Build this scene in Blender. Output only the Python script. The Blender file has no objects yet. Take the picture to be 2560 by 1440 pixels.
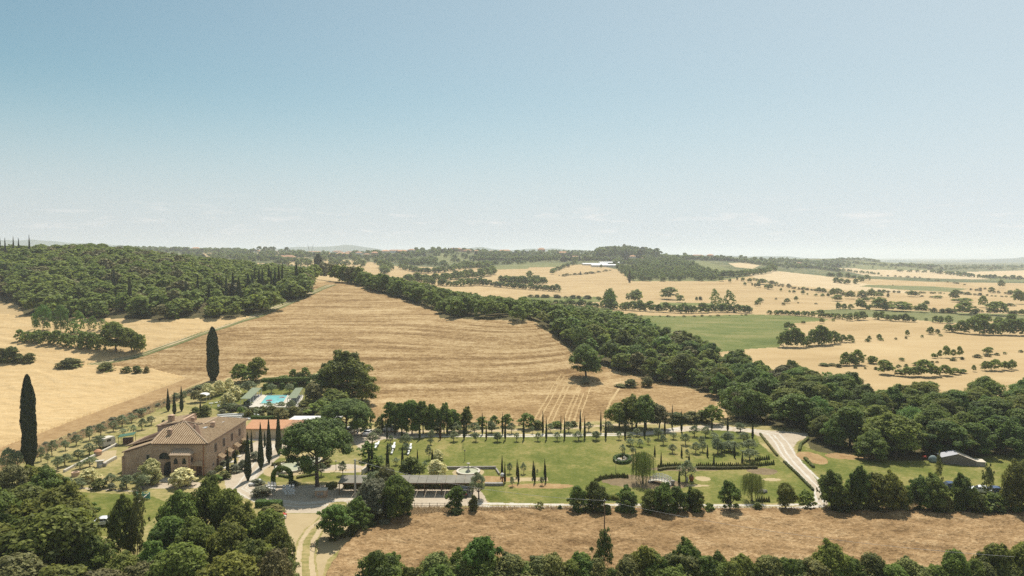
import bpy, math, random
import numpy as np
from mathutils import Vector, Matrix
random.seed(7)
R = math.radians
scene = bpy.context.scene
COL = scene.collection

# ------------------------------------------------------------ camera, sky, sun
F = 1706.67            # focal length in photo pixels (photo 2560 x 1440)
CAMZ = 48.0
PITCH = math.atan(80.0 / F)
SUN_EL, SUN_AZ = R(60), R(8)      # azimuth measured from +Y towards +X
cam_d = bpy.data.cameras.new('camera')
cam = bpy.data.objects.new('camera', cam_d)
COL.objects.link(cam)
cam_d.sensor_width = 36
cam_d.lens = 36 * F / 2560
cam_d.clip_start = 1
cam_d.clip_end = 60000
cam.location = (0, 0, CAMZ)
cam.rotation_euler = (math.pi / 2 - PITCH, 0, 0)
scene.camera = cam

world = bpy.data.worlds.new('World')
scene.world = world
world.use_nodes = True
wn, wl = world.node_tree.nodes, world.node_tree.links
wn.clear()
wo = wn.new('ShaderNodeOutputWorld')
bg = wn.new('ShaderNodeBackground')
sky = wn.new('ShaderNodeTexSky')
sky.sky_type = 'NISHITA'
sky.sun_disc = False
sky.sun_elevation = SUN_EL
sky.sun_rotation = SUN_AZ
sky.altitude = 200
sky.air_density = 1.0
sky.dust_density = 0.5
sky.ozone_density = 3.0
bg.inputs['Strength'].default_value = 0.075
# thin fair-weather cloud scraps low over the horizon, part of the sky itself
tc = wn.new('ShaderNodeTexCoord')
sep = wn.new('ShaderNodeSeparateXYZ'); wl.new(tc.outputs['Generated'], sep.inputs[0])
mp = wn.new('ShaderNodeMapping'); mp.inputs['Scale'].default_value = (5, 5, 34); wl.new(tc.outputs['Generated'], mp.inputs[0])
nz = wn.new('ShaderNodeTexNoise'); nz.inputs['Scale'].default_value = 3.1; nz.inputs['Detail'].default_value = 7; nz.inputs['Roughness'].default_value = 0.62
wl.new(mp.outputs[0], nz.inputs['Vector'])
cr = wn.new('ShaderNodeValToRGB'); cr.color_ramp.elements[0].position = 0.55; cr.color_ramp.elements[1].position = 0.72
wl.new(nz.outputs['Fac'], cr.inputs[0])
band = wn.new('ShaderNodeValToRGB')
be = band.color_ramp.elements
be[0].position = 0.015; be[0].color = (0, 0, 0, 1); be[1].position = 0.035; be[1].color = (1, 1, 1, 1)
e = be.new(0.055); e.color = (.9, .9, .9, 1); e = be.new(0.085); e.color = (0, 0, 0, 1)
wl.new(sep.outputs['Z'], band.inputs[0])
mu = wn.new('ShaderNodeMath'); mu.operation = 'MULTIPLY'; wl.new(cr.outputs[0], mu.inputs[0]); wl.new(band.outputs[0], mu.inputs[1])
mu2 = wn.new('ShaderNodeMath'); mu2.operation = 'MULTIPLY'; wl.new(mu.outputs[0], mu2.inputs[0]); mu2.inputs[1].default_value = 0.55
mx = wn.new('ShaderNodeMix'); mx.data_type = 'RGBA'
wl.new(sky.outputs[0], mx.inputs[6]); mx.inputs[0].default_value = 0
tone = wn.new('ShaderNodeMix'); tone.data_type = 'RGBA'; tone.blend_type = 'MULTIPLY'; tone.inputs[0].default_value = 1
tone.inputs[7].default_value = (.86, 1.08, .87, 1); wl.new(mx.outputs[2], tone.inputs[6])
mr = wn.new('ShaderNodeMapRange'); mr.inputs[1].default_value = -.62; mr.inputs[2].default_value = .62; mr.inputs[3].default_value = .07; mr.inputs[4].default_value = .66
wl.new(sep.outputs['X'], mr.inputs[0])
side_glow = wn.new('ShaderNodeMix'); side_glow.data_type = 'RGBA'; wl.new(mr.outputs[0], side_glow.inputs[0])     # brightening towards the right, mixed into the sky colour
side_glow.inputs[7].default_value = (7.9, 8.8, 9.3, 1)
hr = wn.new('ShaderNodeMapRange'); hr.inputs[1].default_value = .02; hr.inputs[2].default_value = .24; hr.inputs[3].default_value = .85; hr.inputs[4].default_value = .0; hr.interpolation_type = 'SMOOTHSTEP'
wl.new(sep.outputs['Z'], hr.inputs[0])
low = wn.new('ShaderNodeMix'); low.data_type = 'RGBA'; wl.new(hr.outputs[0], low.inputs[0]); low.inputs[7].default_value = (6.5, 6.8, 7.4, 1)     # pale horizon haze mixed into the sky colour
wl.new(tone.outputs[2], low.inputs[6]); wl.new(low.outputs[2], side_glow.inputs[6])
cl = wn.new('ShaderNodeMix'); cl.data_type = 'RGBA'; wl.new(mu2.outputs[0], cl.inputs[0]); wl.new(side_glow.outputs[2], cl.inputs[6]); cl.inputs[7].default_value = (10.2, 9.8, 9.5, 1)
wl.new(cl.outputs[2], bg.inputs['Color'])
wl.new(bg.outputs[0], wo.inputs['Surface'])

sl = bpy.data.lights.new('sun', 'SUN')
sl.energy = 5.0
sl.angle = R(0.53)
sl.color = (1.0, 0.94, 0.84)
sun = bpy.data.objects.new('sun', sl)
COL.objects.link(sun)
sd = Vector((math.cos(SUN_EL) * math.sin(SUN_AZ), math.cos(SUN_EL) * math.cos(SUN_AZ), math.sin(SUN_EL)))
sun.rotation_euler = sd.to_track_quat('Z', 'Y').to_euler()
sun.location = (0, 0, 300)

vs = scene.view_settings
vs.view_transform = 'Standard'
vs.look = 'None'
vs.exposure = 0.29
vs.gamma = 1.0
cy = scene.cycles
cy.max_bounces = 6
cy.diffuse_bounces = 3
cy.glossy_bounces = 2
cy.transmission_bounces = 3
cy.volume_bounces = 1
cy.use_denoising = False
cy.sample_clamp_indirect = 6

# ------------------------------------------------------------ terrain
CT, ST = math.cos(PITCH), math.sin(PITCH)
def ray(px, py):
    a = (px - 1280) / F; b = (720 - py) / F
    dy = CT + b * ST
    return a / dy, (-ST + b * CT) / dy        # dx/dy, dz/dy
def project(x, y, z):
    z = z - CAMZ
    yc = CT * y - ST * z; zc = ST * y + CT * z
    return 1280 + F * x / yc, 720 - F * zc / yc

ANCH = []          # (u, D, z)
for px_ in (-900, -200, 400, 900, 1400, 1900, 2500, 3200):
    for D_ in (15, 50, 95, 125, 155, 185, 205):
        ANCH.append(((px_ - 1280) / F, D_, 0.0))
PA = """0 905 270|450 945 255|-400 950 255|-400 830 330|0 760 370|-300 740 390|400 800 325|600 792 335|250 890 280|760 740 400|800 708 445
-300 650 520|0 645 540|200 640 560|300 642 560|400 662 540|500 675 520|600 692 490|700 715 450|860 705 455|1000 737 400|1100 788 345|1220 790 330|1330 805 312|1430 885 285
1300 1000 226|1000 900 270|1000 820 320|700 850 300|1200 850 290|1600 945 262|1790 985 236|700 940 252|1000 985 232|1150 1030 211
1500 772 560|1370 765 570|1600 800 480|1900 790 520|1880 870 350|2100 850 380|2560 940 270|3000 940 270|2560 830 420|3000 830 420|2560 760 640|3000 760 640|2000 760 660|1500 745 690|1650 745 740|1900 750 720
1300 715 780|1250 740 620|1500 690 1000|1560 678 1080|1400 672 1150|1530 665 1250|1700 705 900|1700 675 1150|1600 648 1500|1500 640 1800|1570 625 1750|1650 641 1700|1900 690 1000|1850 665 1300|1800 650 1700|1900 648 2000
2100 700 1050|2000 680 1300|2100 665 1900|2120 647 2300|2050 654 2200|2210 655 2400|2340 663 2500|2560 668 2600|3000 668 2600|2560 700 1300|3000 700 1300|2350 690 1500|2300 720 950
1100 700 800|1000 690 900|1150 680 1000|1100 660 1300|1100 641 1500|1130 628 1650|1250 640 1700|1350 645 1500|1400 634 2000|900 660 1200|800 655 1300|850 637 1900|700 650 1300|650 632 1900|500 627 2100|300 624 2200|0 627 2200|-400 627 2200
700 672 900|600 668 950"""
for t in PA.replace('\n', '|').split('|'):
    a_, b_, D_ = map(float, t.split())
    u_, w_ = ray(a_, b_)
    ANCH.append((u_, D_, CAMZ + w_ * D_))
for px_, D_, z_ in ((0, 720, 36), (300, 760, 36), (-400, 720, 36), (1500, 420, 6), (1300, 420, 10), (1150, 480, 14), (1000, 560, 18), (-400, 1300, 48), (100, 1300, 45), (400, 1300, 42),
                    (-400, 4000, 50), (600, 4000, 45), (1280, 4000, 35), (1700, 4000, 18), (2000, 4000, 8), (2560, 4000, 2), (3200, 4000, 2),
                    (-400, 9000, 20), (600, 9000, 20), (1280, 9000, 15), (2000, 9000, 0), (2560, 9000, -5), (3200, 9000, -5), (-400, 16000, 0), (1280, 16000, 0), (3200, 16000, -10)):
    ANCH.append(((px_ - 1280) / F, D_, z_))
AN = np.array(ANCH)
def feat(u, D):
    return np.stack([np.asarray(u) * 2.2, np.log(np.asarray(D)) * 1.5], -1)
AF = feat(AN[:, 0], AN[:, 1])
C2 = 0.10 ** 2
def kern(a, b):
    d2 = ((a[:, None, :] - b[None, :, :]) ** 2).sum(-1)
    return np.sqrt(d2 + C2)
K = kern(AF, AF) - 0.0
n_ = len(AN)
A_ = np.zeros((n_ + 3, n_ + 3)); A_[:n_, :n_] = K - np.eye(n_) * 0.004
P_ = np.c_[np.ones(n_), AF]; A_[:n_, n_:] = P_; A_[n_:, :n_] = P_.T
WT = np.linalg.solve(A_, np.r_[AN[:, 2], np.zeros(3)])
def hgt(u, D):
    u = np.asarray(u, float); D = np.asarray(D, float)
    sh = u.shape
    f = feat(u.ravel(), D.ravel()); out = np.empty(len(f))
    for i in range(0, len(f), 20000):
        g = f[i:i + 20000]
        out[i:i + 20000] = kern(g, AF) @ WT[:n_] + WT[n_] + g @ WT[n_ + 1:]
    z = out.reshape(sh)
    flat = np.clip((D - 205) / 50, 0, 1); flat = flat * flat * (3 - 2 * flat)
    z = z * flat
    # gentle natural roll of the open country
    x = u * D
    z = z + flat * (0.35 * np.sin(x * .031 + 1.3) * np.sin(D * .023) + np.clip(D / 900, 0, 3) * 0.7 * np.sin(x * .009 + 2) * np.sin(D * .0071 + .6))
    return z
def gz(x, y):
    return float(hgt(np.array([x / y]), np.array([y]))[0])
RD = np.exp(np.linspace(math.log(60), math.log(9000), 1500))
def at(px, py, zoff=0.0):
    """the point of the ground seen at photo pixel (px, py)"""
    u, w = ray(px, py)
    h = hgt(np.full(RD.shape, u), RD)
    zr = CAMZ + w * RD
    k = np.nonzero(zr <= h)[0]
    if len(k) == 0:
        i = int(np.argmin(zr - h)); D = RD[i]
        return Vector((u * D, D, float(h[i])))
    i = max(k[0], 1)
    d0 = zr[i - 1] - h[i - 1]; d1 = zr[i] - h[i]
    t = d0 / (d0 - d1 + 1e-9)
    D = RD[i - 1] + t * (RD[i] - RD[i - 1])
    return Vector((u * D, D, gz(u * D, D) + zoff))
_cache = {}
def inpoly(poly, X, Y):
    p = np.asarray(poly, float); ins = np.zeros(X.shape, bool); j = len(p) - 1
    for i in range(len(p)):
        xi, yi = p[i]; xj, yj = p[j]
        c = ((yi > Y) != (yj > Y)) & (X < (xj - xi) * (Y - yi) / (yj - yi + 1e-12) + xi)
        ins ^= c; j = i
    return ins

# ------------------------------------------------------------ materials
MATS = {}
ALB = .74
def dim(c, k=ALB): return tuple(x * k for x in c)
def mat(name):
    m = bpy.data.materials.new(name); m.use_nodes = True
    MATS[name] = m
    nt = m.node_tree
    return m, nt, nt.nodes, nt.links, nt.nodes['Principled BSDF']
def simple(name, col, rough=0.8, metal=0.0, noise=0.0, nscale=3.0, bump=0.0, spec=0.3):
    col = dim(col, .8)
    m, nt, N, L, p = mat(name)
    p.inputs['Roughness'].default_value = rough
    p.inputs['Metallic'].default_value = metal
    p.inputs['Specular IOR Level'].default_value = spec
    if noise > 0 or bump > 0:
        tc = N.new('ShaderNodeTexCoord'); n = N.new('ShaderNodeTexNoise')
        n.inputs['Scale'].default_value = nscale; n.inputs['Detail'].default_value = 6; n.inputs['Roughness'].default_value = .65
        L.new(tc.outputs['Object'], n.inputs['Vector'])
        r = N.new('ShaderNodeValToRGB')
        r.color_ramp.elements[0].position = .3; r.color_ramp.elements[1].position = .7
        r.color_ramp.elements[0].color = tuple(c * (1 - noise) for c in col) + (1,)
        r.color_ramp.elements[1].color = tuple(min(1, c * (1 + noise)) for c in col) + (1,)
        L.new(n.outputs['Fac'], r.inputs[0]); L.new(r.outputs[0], p.inputs['Base Color'])
        if bump > 0:
            b = N.new('ShaderNodeBump'); b.inputs['Strength'].default_value = bump; b.inputs['Distance'].default_value = .1
            L.new(n.outputs['Fac'], b.inputs['Height']); L.new(b.outputs[0], p.inputs['Normal'])
    else:
        p.inputs['Base Color'].default_value = tuple(col) + (1,)
    return m
def ground(name, cols, layers, rough=0.95, bump=0.0, bdist=0.3, macro=None):
    cols = [(q, dim(c)) for q, c in cols]
    """cols: ramp [(pos, rgb)...]; layers: list of (scale xyz, noise scale, weight, rotation z) summed to drive the ramp"""
    m, nt, N, L, p = mat(name)
    p.inputs['Roughness'].default_value = rough
    p.inputs['Specular IOR Level'].default_value = 0.1
    tc = N.new('ShaderNodeTexCoord'); acc = None; bh = None
    for sc, ns, wgt, rot in layers:
        mpn = N.new('ShaderNodeMapping'); mpn.inputs['Scale'].default_value = sc; mpn.inputs['Rotation'].default_value = (0, 0, R(rot))
        L.new(tc.outputs['Object'], mpn.inputs[0])
        n = N.new('ShaderNodeTexNoise'); n.inputs['Scale'].default_value = ns; n.inputs['Detail'].default_value = 5; n.inputs['Roughness'].default_value = .6
        L.new(mpn.outputs[0], n.inputs['Vector'])
        mm = N.new('ShaderNodeMath'); mm.operation = 'MULTIPLY_ADD'
        L.new(n.outputs['Fac'], mm.inputs[0]); mm.inputs[1].default_value = wgt
        if acc is None: mm.inputs[2].default_value = 0.5 - 0.5 * sum(l[2] for l in layers)
        else: L.new(acc, mm.inputs[2])
        acc = mm.outputs[0]; bh = n.outputs['Fac'] if bh is None else bh
    r = N.new('ShaderNodeValToRGB'); el = r.color_ramp.elements
    el[0].position = cols[0][0]; el[0].color = cols[0][1] + (1,)
    el[1].position = cols[-1][0]; el[1].color = cols[-1][1] + (1,)
    for q, c in cols[1:-1]:
        e = el.new(q); e.color = c + (1,)
    L.new(acc, r.inputs[0]); L.new(r.outputs[0], p.inputs['Base Color'])
    if bump > 0:
        b = N.new('ShaderNodeBump'); b.inputs['Strength'].default_value = bump; b.inputs['Distance'].default_value = bdist
        L.new(acc, b.inputs['Height']); L.new(b.outputs[0], p.inputs['Normal'])
    return m
def foliage(name, c1, c2, transl=0.3, hue=None):
    c1, c2 = dim(c1, .72), dim(c2, .72)
    m, nt, N, L, p = mat(name)
    p.inputs['Roughness'].default_value = .65; p.inputs['Specular IOR Level'].default_value = 0.22
    at_ = N.new('ShaderNodeAttribute'); at_.attribute_name = 'tint'
    oi = N.new('ShaderNodeObjectInfo')
    a = N.new('ShaderNodeMath'); a.operation = 'MULTIPLY_ADD'; L.new(oi.outputs['Random'], a.inputs[0]); a.inputs[1].default_value = .5; a.inputs[2].default_value = -.25
    b = N.new('ShaderNodeMath'); b.operation = 'ADD'; b.use_clamp = True; L.new(a.outputs[0], b.inputs[0]); L.new(at_.outputs['Fac'], b.inputs[1])
    r = N.new('ShaderNodeValToRGB'); el = r.color_ramp.elements
    el[0].position = 0.05; el[0].color = c1 + (1,); el[1].position = .95; el[1].color = c2 + (1,)
    L.new(b.outputs[0], r.inputs[0])
    hs = N.new('ShaderNodeHueSaturation')
    c = N.new('ShaderNodeMath'); c.operation = 'MULTIPLY'; L.new(oi.outputs['Random'], c.inputs[0]); c.inputs[1].default_value = 7.13
    c2_ = N.new('ShaderNodeMath'); c2_.operation = 'FRACT'; L.new(c.outputs[0], c2_.inputs[0])
    d = N.new('ShaderNodeMath'); d.operation = 'MULTIPLY_ADD'; L.new(c2_.outputs[0], d.inputs[0]); d.inputs[1].default_value = hue or .05; d.inputs[2].default_value = .5 - (hue or .05) * .6
    L.new(d.outputs[0], hs.inputs['Hue']); L.new(r.outputs[0], hs.inputs['Color'])
    L.new(hs.outputs[0], p.inputs['Base Color'])
    tr = N.new('ShaderNodeBsdfTranslucent'); L.new(hs.outputs[0], tr.inputs['Color'])
    mxs = N.new('ShaderNodeMixShader'); mxs.inputs[0].default_value = transl
    L.new(p.outputs[0], mxs.inputs[1]); L.new(tr.outputs[0], mxs.inputs[2])
    L.new(mxs.outputs[0], N['Material Output'].inputs['Surface'])
    return m

M_stub = ground('stubble', [(.22, (.20, .118, .046)), (.42, (.335, .212, .092)), (.6, (.465, .32, .155)), (.84, (.62, .46, .25))],
                [((.34, .55, 1), 1.0, .85, -5), ((.05, .04, 1), 1.0, .55, 14), ((1.3, 2.3, 1), 1.0, 1.25, 6), ((.011, .008, 1), 1.3, 1.35, 20)], bump=.25)
M_wheat = ground('standing_wheat', [(.2, (.46, .305, .135)), (.5, (.62, .44, .218)), (.8, (.735, .55, .30))],
                 [((.16, .5, 1), 1.0, .7, 14), ((.015, .03, 1), 1.2, .5, 0), ((.8, 1.8, 1), 1.0, .5, 10)], bump=.5, bdist=.6)
M_strip = ground('dry_verge', [(.25, (.27, .16, .07)), (.55, (.42, .275, .13)), (.8, (.55, .40, .21))], [((.4, .4, 1), 1, .8, 0), ((1.5, 1.5, 1), 1, .5, 0)])
M_fore = ground('tall_ripe_grain', [(.2, (.165, .095, .04)), (.42, (.295, .185, .085)), (.6, (.41, .265, .13)), (.85, (.62, .44, .24))],
                [((.2, .3, 1), 1.0, .8, 8), ((1.4, 2.0, 1), 1.0, 1.1, -14), ((.035, .03, 1), 1.0, .7, 0)], bump=.7, bdist=.5)
M_far = ground('far_grain', [(.2, (.39, .265, .12)), (.5, (.52, .37, .185)), (.8, (.62, .465, .25))],
               [((.012, .02, 1), 1, .7, 5), ((.05, .11, 1), 1, .5, -3), ((.003, .004, 1), 1, .5, 0)])
M_far2 = ground('far_grain_pale', [(.2, (.50, .37, .21)), (.5, (.62, .475, .28)), (.8, (.70, .55, .34))],
               [((.012, .02, 1), 1, .7, 5), ((.05, .11, 1), 1, .5, -3)])
M_green = ground('green_crop', [(.2, (.095, .125, .03)), (.45, (.15, .18, .045)), (.62, (.23, .225, .075)), (.8, (.33, .28, .12))],
                 [((.012, .05, 1), 1, .9, -8), ((.3, .9, 1), 1, .6, 0), ((.05, .09, 1), 1, .5, 0)])
M_green2 = ground('scrub_green', [(.2, (.10, .12, .04)), (.5, (.19, .20, .075)), (.8, (.33, .30, .13))],
                 [((.01, .03, 1), 1, .7, -8), ((.1, .3, 1), 1, .5, 0)])
M_lawn = ground('lawn_grass', [(.2, (.10, .125, .022)), (.42, (.15, .17, .035)), (.58, (.23, .22, .06)), (.8, (.38, .30, .12))],
                [((.10, .08, 1), 1, .9, 8), ((1.1, 1.5, 1), 1, .7, 0), ((.03, .02, 1), 1, .8, -6), ((.4, .4, 1), 1, .5, 0)], bump=.2, bdist=.1)
M_dry = ground('garden_grass', [(.2, (.13, .145, .035)), (.40, (.25, .235, .075)), (.56, (.41, .335, .145)), (.8, (.58, .445, .235))],
               [((.10, .14, 1), 1, .8, 20), ((.8, 1.1, 1), 1, .6, 0)], bump=.3, bdist=.15)
M_forest = ground('woodland_floor', [(.2, (.05, .05, .02)), (.5, (.11, .095, .04)), (.8, (.24, .18, .09))],
                  [((.2, .2, 1), 1, .8, 0), ((1.1, 1.1, 1), 1, .5, 0)])
M_gravel = ground('gravel', [(.2, (.42, .33, .235)), (.5, (.54, .45, .335)), (.8, (.66, .565, .44))],
                  [((.25, .25, 1), 1, .7, 0), ((2, 2, 1), 1, .6, 0)], bump=.15, bdist=.05)
M_white = ground('white_gravel', [(.2, (.56, .50, .41)), (.8, (.74, .69, .60))], [((.5, .5, 1), 1, .8, 0), ((2, 2, 1), 1, .5, 0)])
M_sand = ground('sandy_track', [(.2, (.44, .34, .2)), (.5, (.56, .44, .27)), (.8, (.66, .54, .36))], [((.3, .3, 1), 1, .8, 0), ((1.4, 1.4, 1), 1, .6, 0)])
M_path = ground('beaten_path', [(.2, (.42, .32, .17)), (.8, (.58, .46, .27))], [((.3, .3, 1), 1, .8, 0)])
M_earth = ground('earth_bank', [(.2, (.16, .115, .065)), (.6, (.27, .2, .115)), (.9, (.4, .31, .19))], [((.5, .5, 1), 1, .9, 0), ((2, 2, 1), 1, .5, 0)])
M_asph = simple('asphalt', (.2, .2, .21), .9, noise=.15, nscale=.5)
M_scrub = ground('far_scrub', [(.2, (.055, .075, .03)), (.45, (.10, .12, .045)), (.62, (.2, .19, .08)), (.75, (.42, .33, .17))],
                 [((.006, .012, 1), 1, 1.0, -8), ((.03, .08, 1), 1, .6, 0)])
M_mount = simple('far_hills', (.10, .13, .10), 1, noise=.35, nscale=.0006)

F_oak = foliage('leaves_broad', (.115, .155, .034), (.35, .42, .085), .5, .06)
F_stream = foliage('leaves_stream', (.095, .145, .032), (.31, .395, .08), .5, .06)
F_brown = foliage('leaves_rusty', (.11, .105, .04), (.30, .28, .10), .3, .04)
F_light = foliage('leaves_fresh', (0.091, 0.156, 0.023), (0.230, 0.351, 0.061), .35)
F_olive = foliage('leaves_olive', (.18, .22, .10), (.46, .52, .28), .5, .03)
F_cyp = foliage('leaves_cypress', (.030, .048, .02), (.11, .13, .045), .15, .04)
F_cypb = foliage('leaves_cypress_dry', (0.090, 0.050, 0.020), (0.220, 0.130, 0.060), .1, .03)
F_pine = foliage('needles_pine', (.05, .085, .02), (.24, .31, .065), .25, .03)
F_cream = foliage('blossom_cream', (.34, .36, .09), (1.1, 1.0, .52), .35, .02)
F_will = foliage('leaves_willow', (0.120, 0.165, 0.035), (0.312, 0.363, 0.090), .35, .03)
F_shr = foliage('leaves_shrub', (.085, .115, .03), (.36, .37, .10), .35, .06)
F_lav = foliage('leaves_greyish', (.17, .18, .10), (.40, .41, .26), .4, .03)
F_hedge = foliage('leaves_hedge', (0.065, 0.111, 0.019), (0.195, 0.286, 0.052), .2, .03)
F_dryg = foliage('blades_dry', (.50, .37, .19), (.78, .62, .36), .5, .02)
M_bark = simple('bark', (.13, .10, .075), .95, noise=.35, nscale=2.5)
# ------------------------------------------------------------ ground sheets
def strip(pts, wm):
    """world-space band round a pixel polyline: returns list of segments"""
    P = [at(*p) for p in pts]
    return [(P[i].x, P[i].y, P[i + 1].x, P[i + 1].y, wm / 2) for i in range(len(P) - 1)]
def offset_line(pts, off):
    P = [at(*p) for p in pts]; out = []
    for i, p in enumerate(P):
        a = P[max(0, i - 1)]; b = P[min(len(P) - 1, i + 1)]
        t = Vector((b.x - a.x, b.y - a.y)).normalized()
        out.append((p.x - t.y * off, p.y + t.x * off))
    return out
def seg_from(P, wm):
    return [(P[i][0], P[i][1], P[i + 1][0], P[i + 1][1], wm / 2) for i in range(len(P) - 1)]
def edge_noise(X, Y, k=1.0):
    return k * (np.sin(X * .31 + 1) * np.cos(Y * .27) + .6 * np.sin(X * .83 + Y * .61) + .35 * np.sin(X * 2.1 - Y * 1.7))

rng0 = np.random.default_rng(2)
us = [-1.1, -1.0, -.93, -.87]
us += list(np.arange(-.82, .8201, 2.6 / F)) + [.87, .93, 1.0, 1.1]
us = np.array(us)
Ds = list(np.exp(np.linspace(math.log(14), math.log(92), 30))[:-1])
py_ = 640 + CAMZ * F / 92
while py_ > 640 + CAMZ * F / 330:
    Ds.append(CAMZ * F / (py_ - 640)); py_ -= 1.35
while Ds[-1] < 1500: Ds.append(Ds[-1] * 1.0068)
while Ds[-1] < 15000: Ds.append(Ds[-1] * 1.016)
Ds = np.array(Ds)
UU, DD = np.meshgrid(us, Ds)
ZZ = hgt(UU, DD)
XX, YY = UU * DD, DD
cu = (UU[:-1, :-1] + UU[1:, 1:]) / 2; cd = (DD[:-1, :-1] + DD[1:, 1:]) / 2; cz = (ZZ[:-1, :-1] + ZZ[1:, 1:]) / 2
CX, CY = cu * cd, cd
PX, PY = project(CX, CY, cz)
wob = np.clip(60 / cd, .05, 1) * 2.0
PXw = PX + edge_noise(CX, CY, 1) * wob * 1.2; PYw = PY + edge_noise(CY, CX, 1) * wob * .5
CLS = np.zeros(PX.shape, np.int16)
CL = {}
def cls(name):
    if name not in CL: CL[name] = len(CL)
    return CL[name]
cls('ground')
def paint(name, poly, dmin=0, dmax=1e9, exact=False):
    m = inpoly(poly, PX if exact else PXw, PY if exact else PYw) & (cd > dmin) & (cd < dmax)
    CLS[m] = cls(name)
def paint_line(name, segs, dmin=0, dmax=1e9):
    for x0, y0, x1, y1, w in segs:
        L2 = (x1 - x0) ** 2 + (y1 - y0) ** 2 + 1e-9
        box = (CX > min(x0, x1) - w - 1) & (CX < max(x0, x1) + w + 1) & (CY > min(y0, y1) - w - 1) & (CY < max(y0, y1) + w + 1) & (cd < dmax)
        i = np.nonzero(box)
        t = np.clip(((CX[i] - x0) * (x1 - x0) + (CY[i] - y0) * (y1 - y0)) / L2, 0, 1)
        d = np.hypot(CX[i] - x0 - t * (x1 - x0), CY[i] - y0 - t * (y1 - y0)) + edge_noise(CX[i], CY[i], .06)
        k = d < w
        CLS[i[0][k], i[1][k]] = cls(name)
# open country beyond the estate is grain by default
CLS[cd > 200] = cls('field')
CLS[(cd > 1150)] = cls('scrubland')
# far pattern of fields
for nm, poly in (
    ('field', [(700, 665), (735, 648), (870, 650), (955, 658), (950, 672), (830, 680), (770, 672)]),
    ('field', [(500, 632), (575, 630), (560, 642), (500, 644)]), ('field', [(640, 628), (705, 630), (690, 640), (650, 640)]),
    ('meadow', [(1080, 636), (1130, 634), (1200, 645), (1230, 656), (1150, 665), (1085, 655)]),
    ('field', [(1010, 700), (1000, 682), (1060, 668), (1150, 680), (1300, 668), (1480, 660), (1560, 678), (1500, 720), (1200, 705)]),
    ('meadow', [(1240, 668), (1300, 655), (1420, 658), (1390, 668)]), ('meadow', [(1200, 664), (1330, 661), (1320, 672), (1230, 674)]),
    ('meadow', [(1530, 655), (1760, 652), (1880, 690), (1790, 703), (1580, 703)]),
    ('pale_field', [(1820, 658), (1870, 656), (1900, 664), (1880, 672), (1840, 668)]),
    ('pale_field', [(1870, 680), (1930, 676), (2060, 690), (2180, 712), (2300, 735), (2100, 725), (1900, 705)]),
    ('pale_field', [(2080, 670), (2250, 672), (2400, 680), (2560, 676), (2700, 676), (2700, 700), (2400, 698), (2170, 690)]),
    ('meadow', [(2160, 655), (2300, 660), (2330, 676), (2160, 674), (2100, 664)]),
    ('meadow', [(2170, 712), (2330, 716), (2420, 722), (2380, 730), (2250, 724), (2150, 716)]),
    ('meadow', [(2440, 690), (2560, 696), (2700, 696), (2700, 706), (2500, 704)]),
    ('green_field', [(1310, 742), (1500, 742), (1500, 755), (1310, 756)]),
    ('green_field', [(1360, 764), (1440, 763), (1530, 772), (1520, 785), (1400, 780)]),
    ('green_field', [(1650, 756), (1780, 758), (1780, 764), (1650, 764)]),
    ('green_field', [(1575, 788), (1700, 790), (1880, 786), (2010, 790), (2080, 800), (1985, 808), (1960, 835), (1948, 868), (1880, 872), (1800, 880), (1560, 815)]),
    ('meadow', [(2020, 778), (2110, 772), (2300, 778), (2560, 786), (2700, 788), (2700, 806), (2500, 802), (2380, 808), (2290, 800), (2160, 792)]),
):
    paint(nm, poly, 330)
wood_left = [(-350, 735), (0, 755), (45, 762), (60, 788), (150, 797), (400, 800), (600, 795), (680, 775), (760, 745), (775, 715), (740, 690), (700, 680), (600, 660), (400, 630), (0, 620), (-350, 620)]
paint('woodland_ground', wood_left, 300, 640)
wood_stream = [(1335, 800), (1430, 885), (1500, 912), (1600, 945), (1790, 985), (1830, 1055), (2000, 1072), (2030, 1128), (2150, 1152), (2350, 1152), (2560, 1140), (2800, 1140), (2800, 1005), (2560, 1002), (2400, 1018), (2200, 1012), (2120, 985), (1950, 962), (1850, 925), (1700, 865), (1560, 815), (1480, 800), (1400, 790), (1345, 778)]
paint('woodland_ground', wood_stream, 150, 520)
wood_mid = [(880, 712), (960, 735), (1000, 748), (1090, 770), (1100, 795), (1330, 804), (1345, 778), (1200, 745), (1080, 722), (960, 700), (860, 688), (800, 690)]
paint('woodland_ground', wood_mid, 300, 620)
stub = [(215, 914), (350, 888), (450, 854), (560, 816), (640, 792), (765, 742), (795, 706), (860, 704), (900, 715), (960, 735), (1005, 748), (1090, 772), (1100, 796), (1330, 802), (1400, 850), (1430, 886), (1500, 915), (1600, 945), (1790, 985), (1790, 1010), (1765, 1035), (1540, 1050), (1300, 1064), (1150, 1066), (925, 1055), (918, 1000), (800, 945), (600, 935), (540, 952), (470, 948), (380, 922)]
paint('stubble_field', stub, 180, 520)
paint('wheat_field', [(-500, 740), (60, 790), (400, 800), (600, 792), (640, 790), (480, 840), (350, 885), (215, 912), (380, 923), (465, 944), (240, 1030), (0, 1120), (-500, 1320)], 140, 480)
paint('field_verge', [(470, 946), (510, 950), (330, 1030), (200, 1075), (0, 1150), (-500, 1370), (-500, 1325), (0, 1120), (240, 1030)], 120, 300)
paint('ground', [(200, 1120), (330, 1036), (480, 966), (525, 955), (650, 949), (790, 948), (925, 1000), (930, 1075), (880, 1110), (600, 1130)], 140, 290)
paint('lawn', [(655, 990), (640, 972), (760, 966), (790, 985), (790, 1020), (560, 1030), (500, 1010), (580, 965)], 180, 280)
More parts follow.
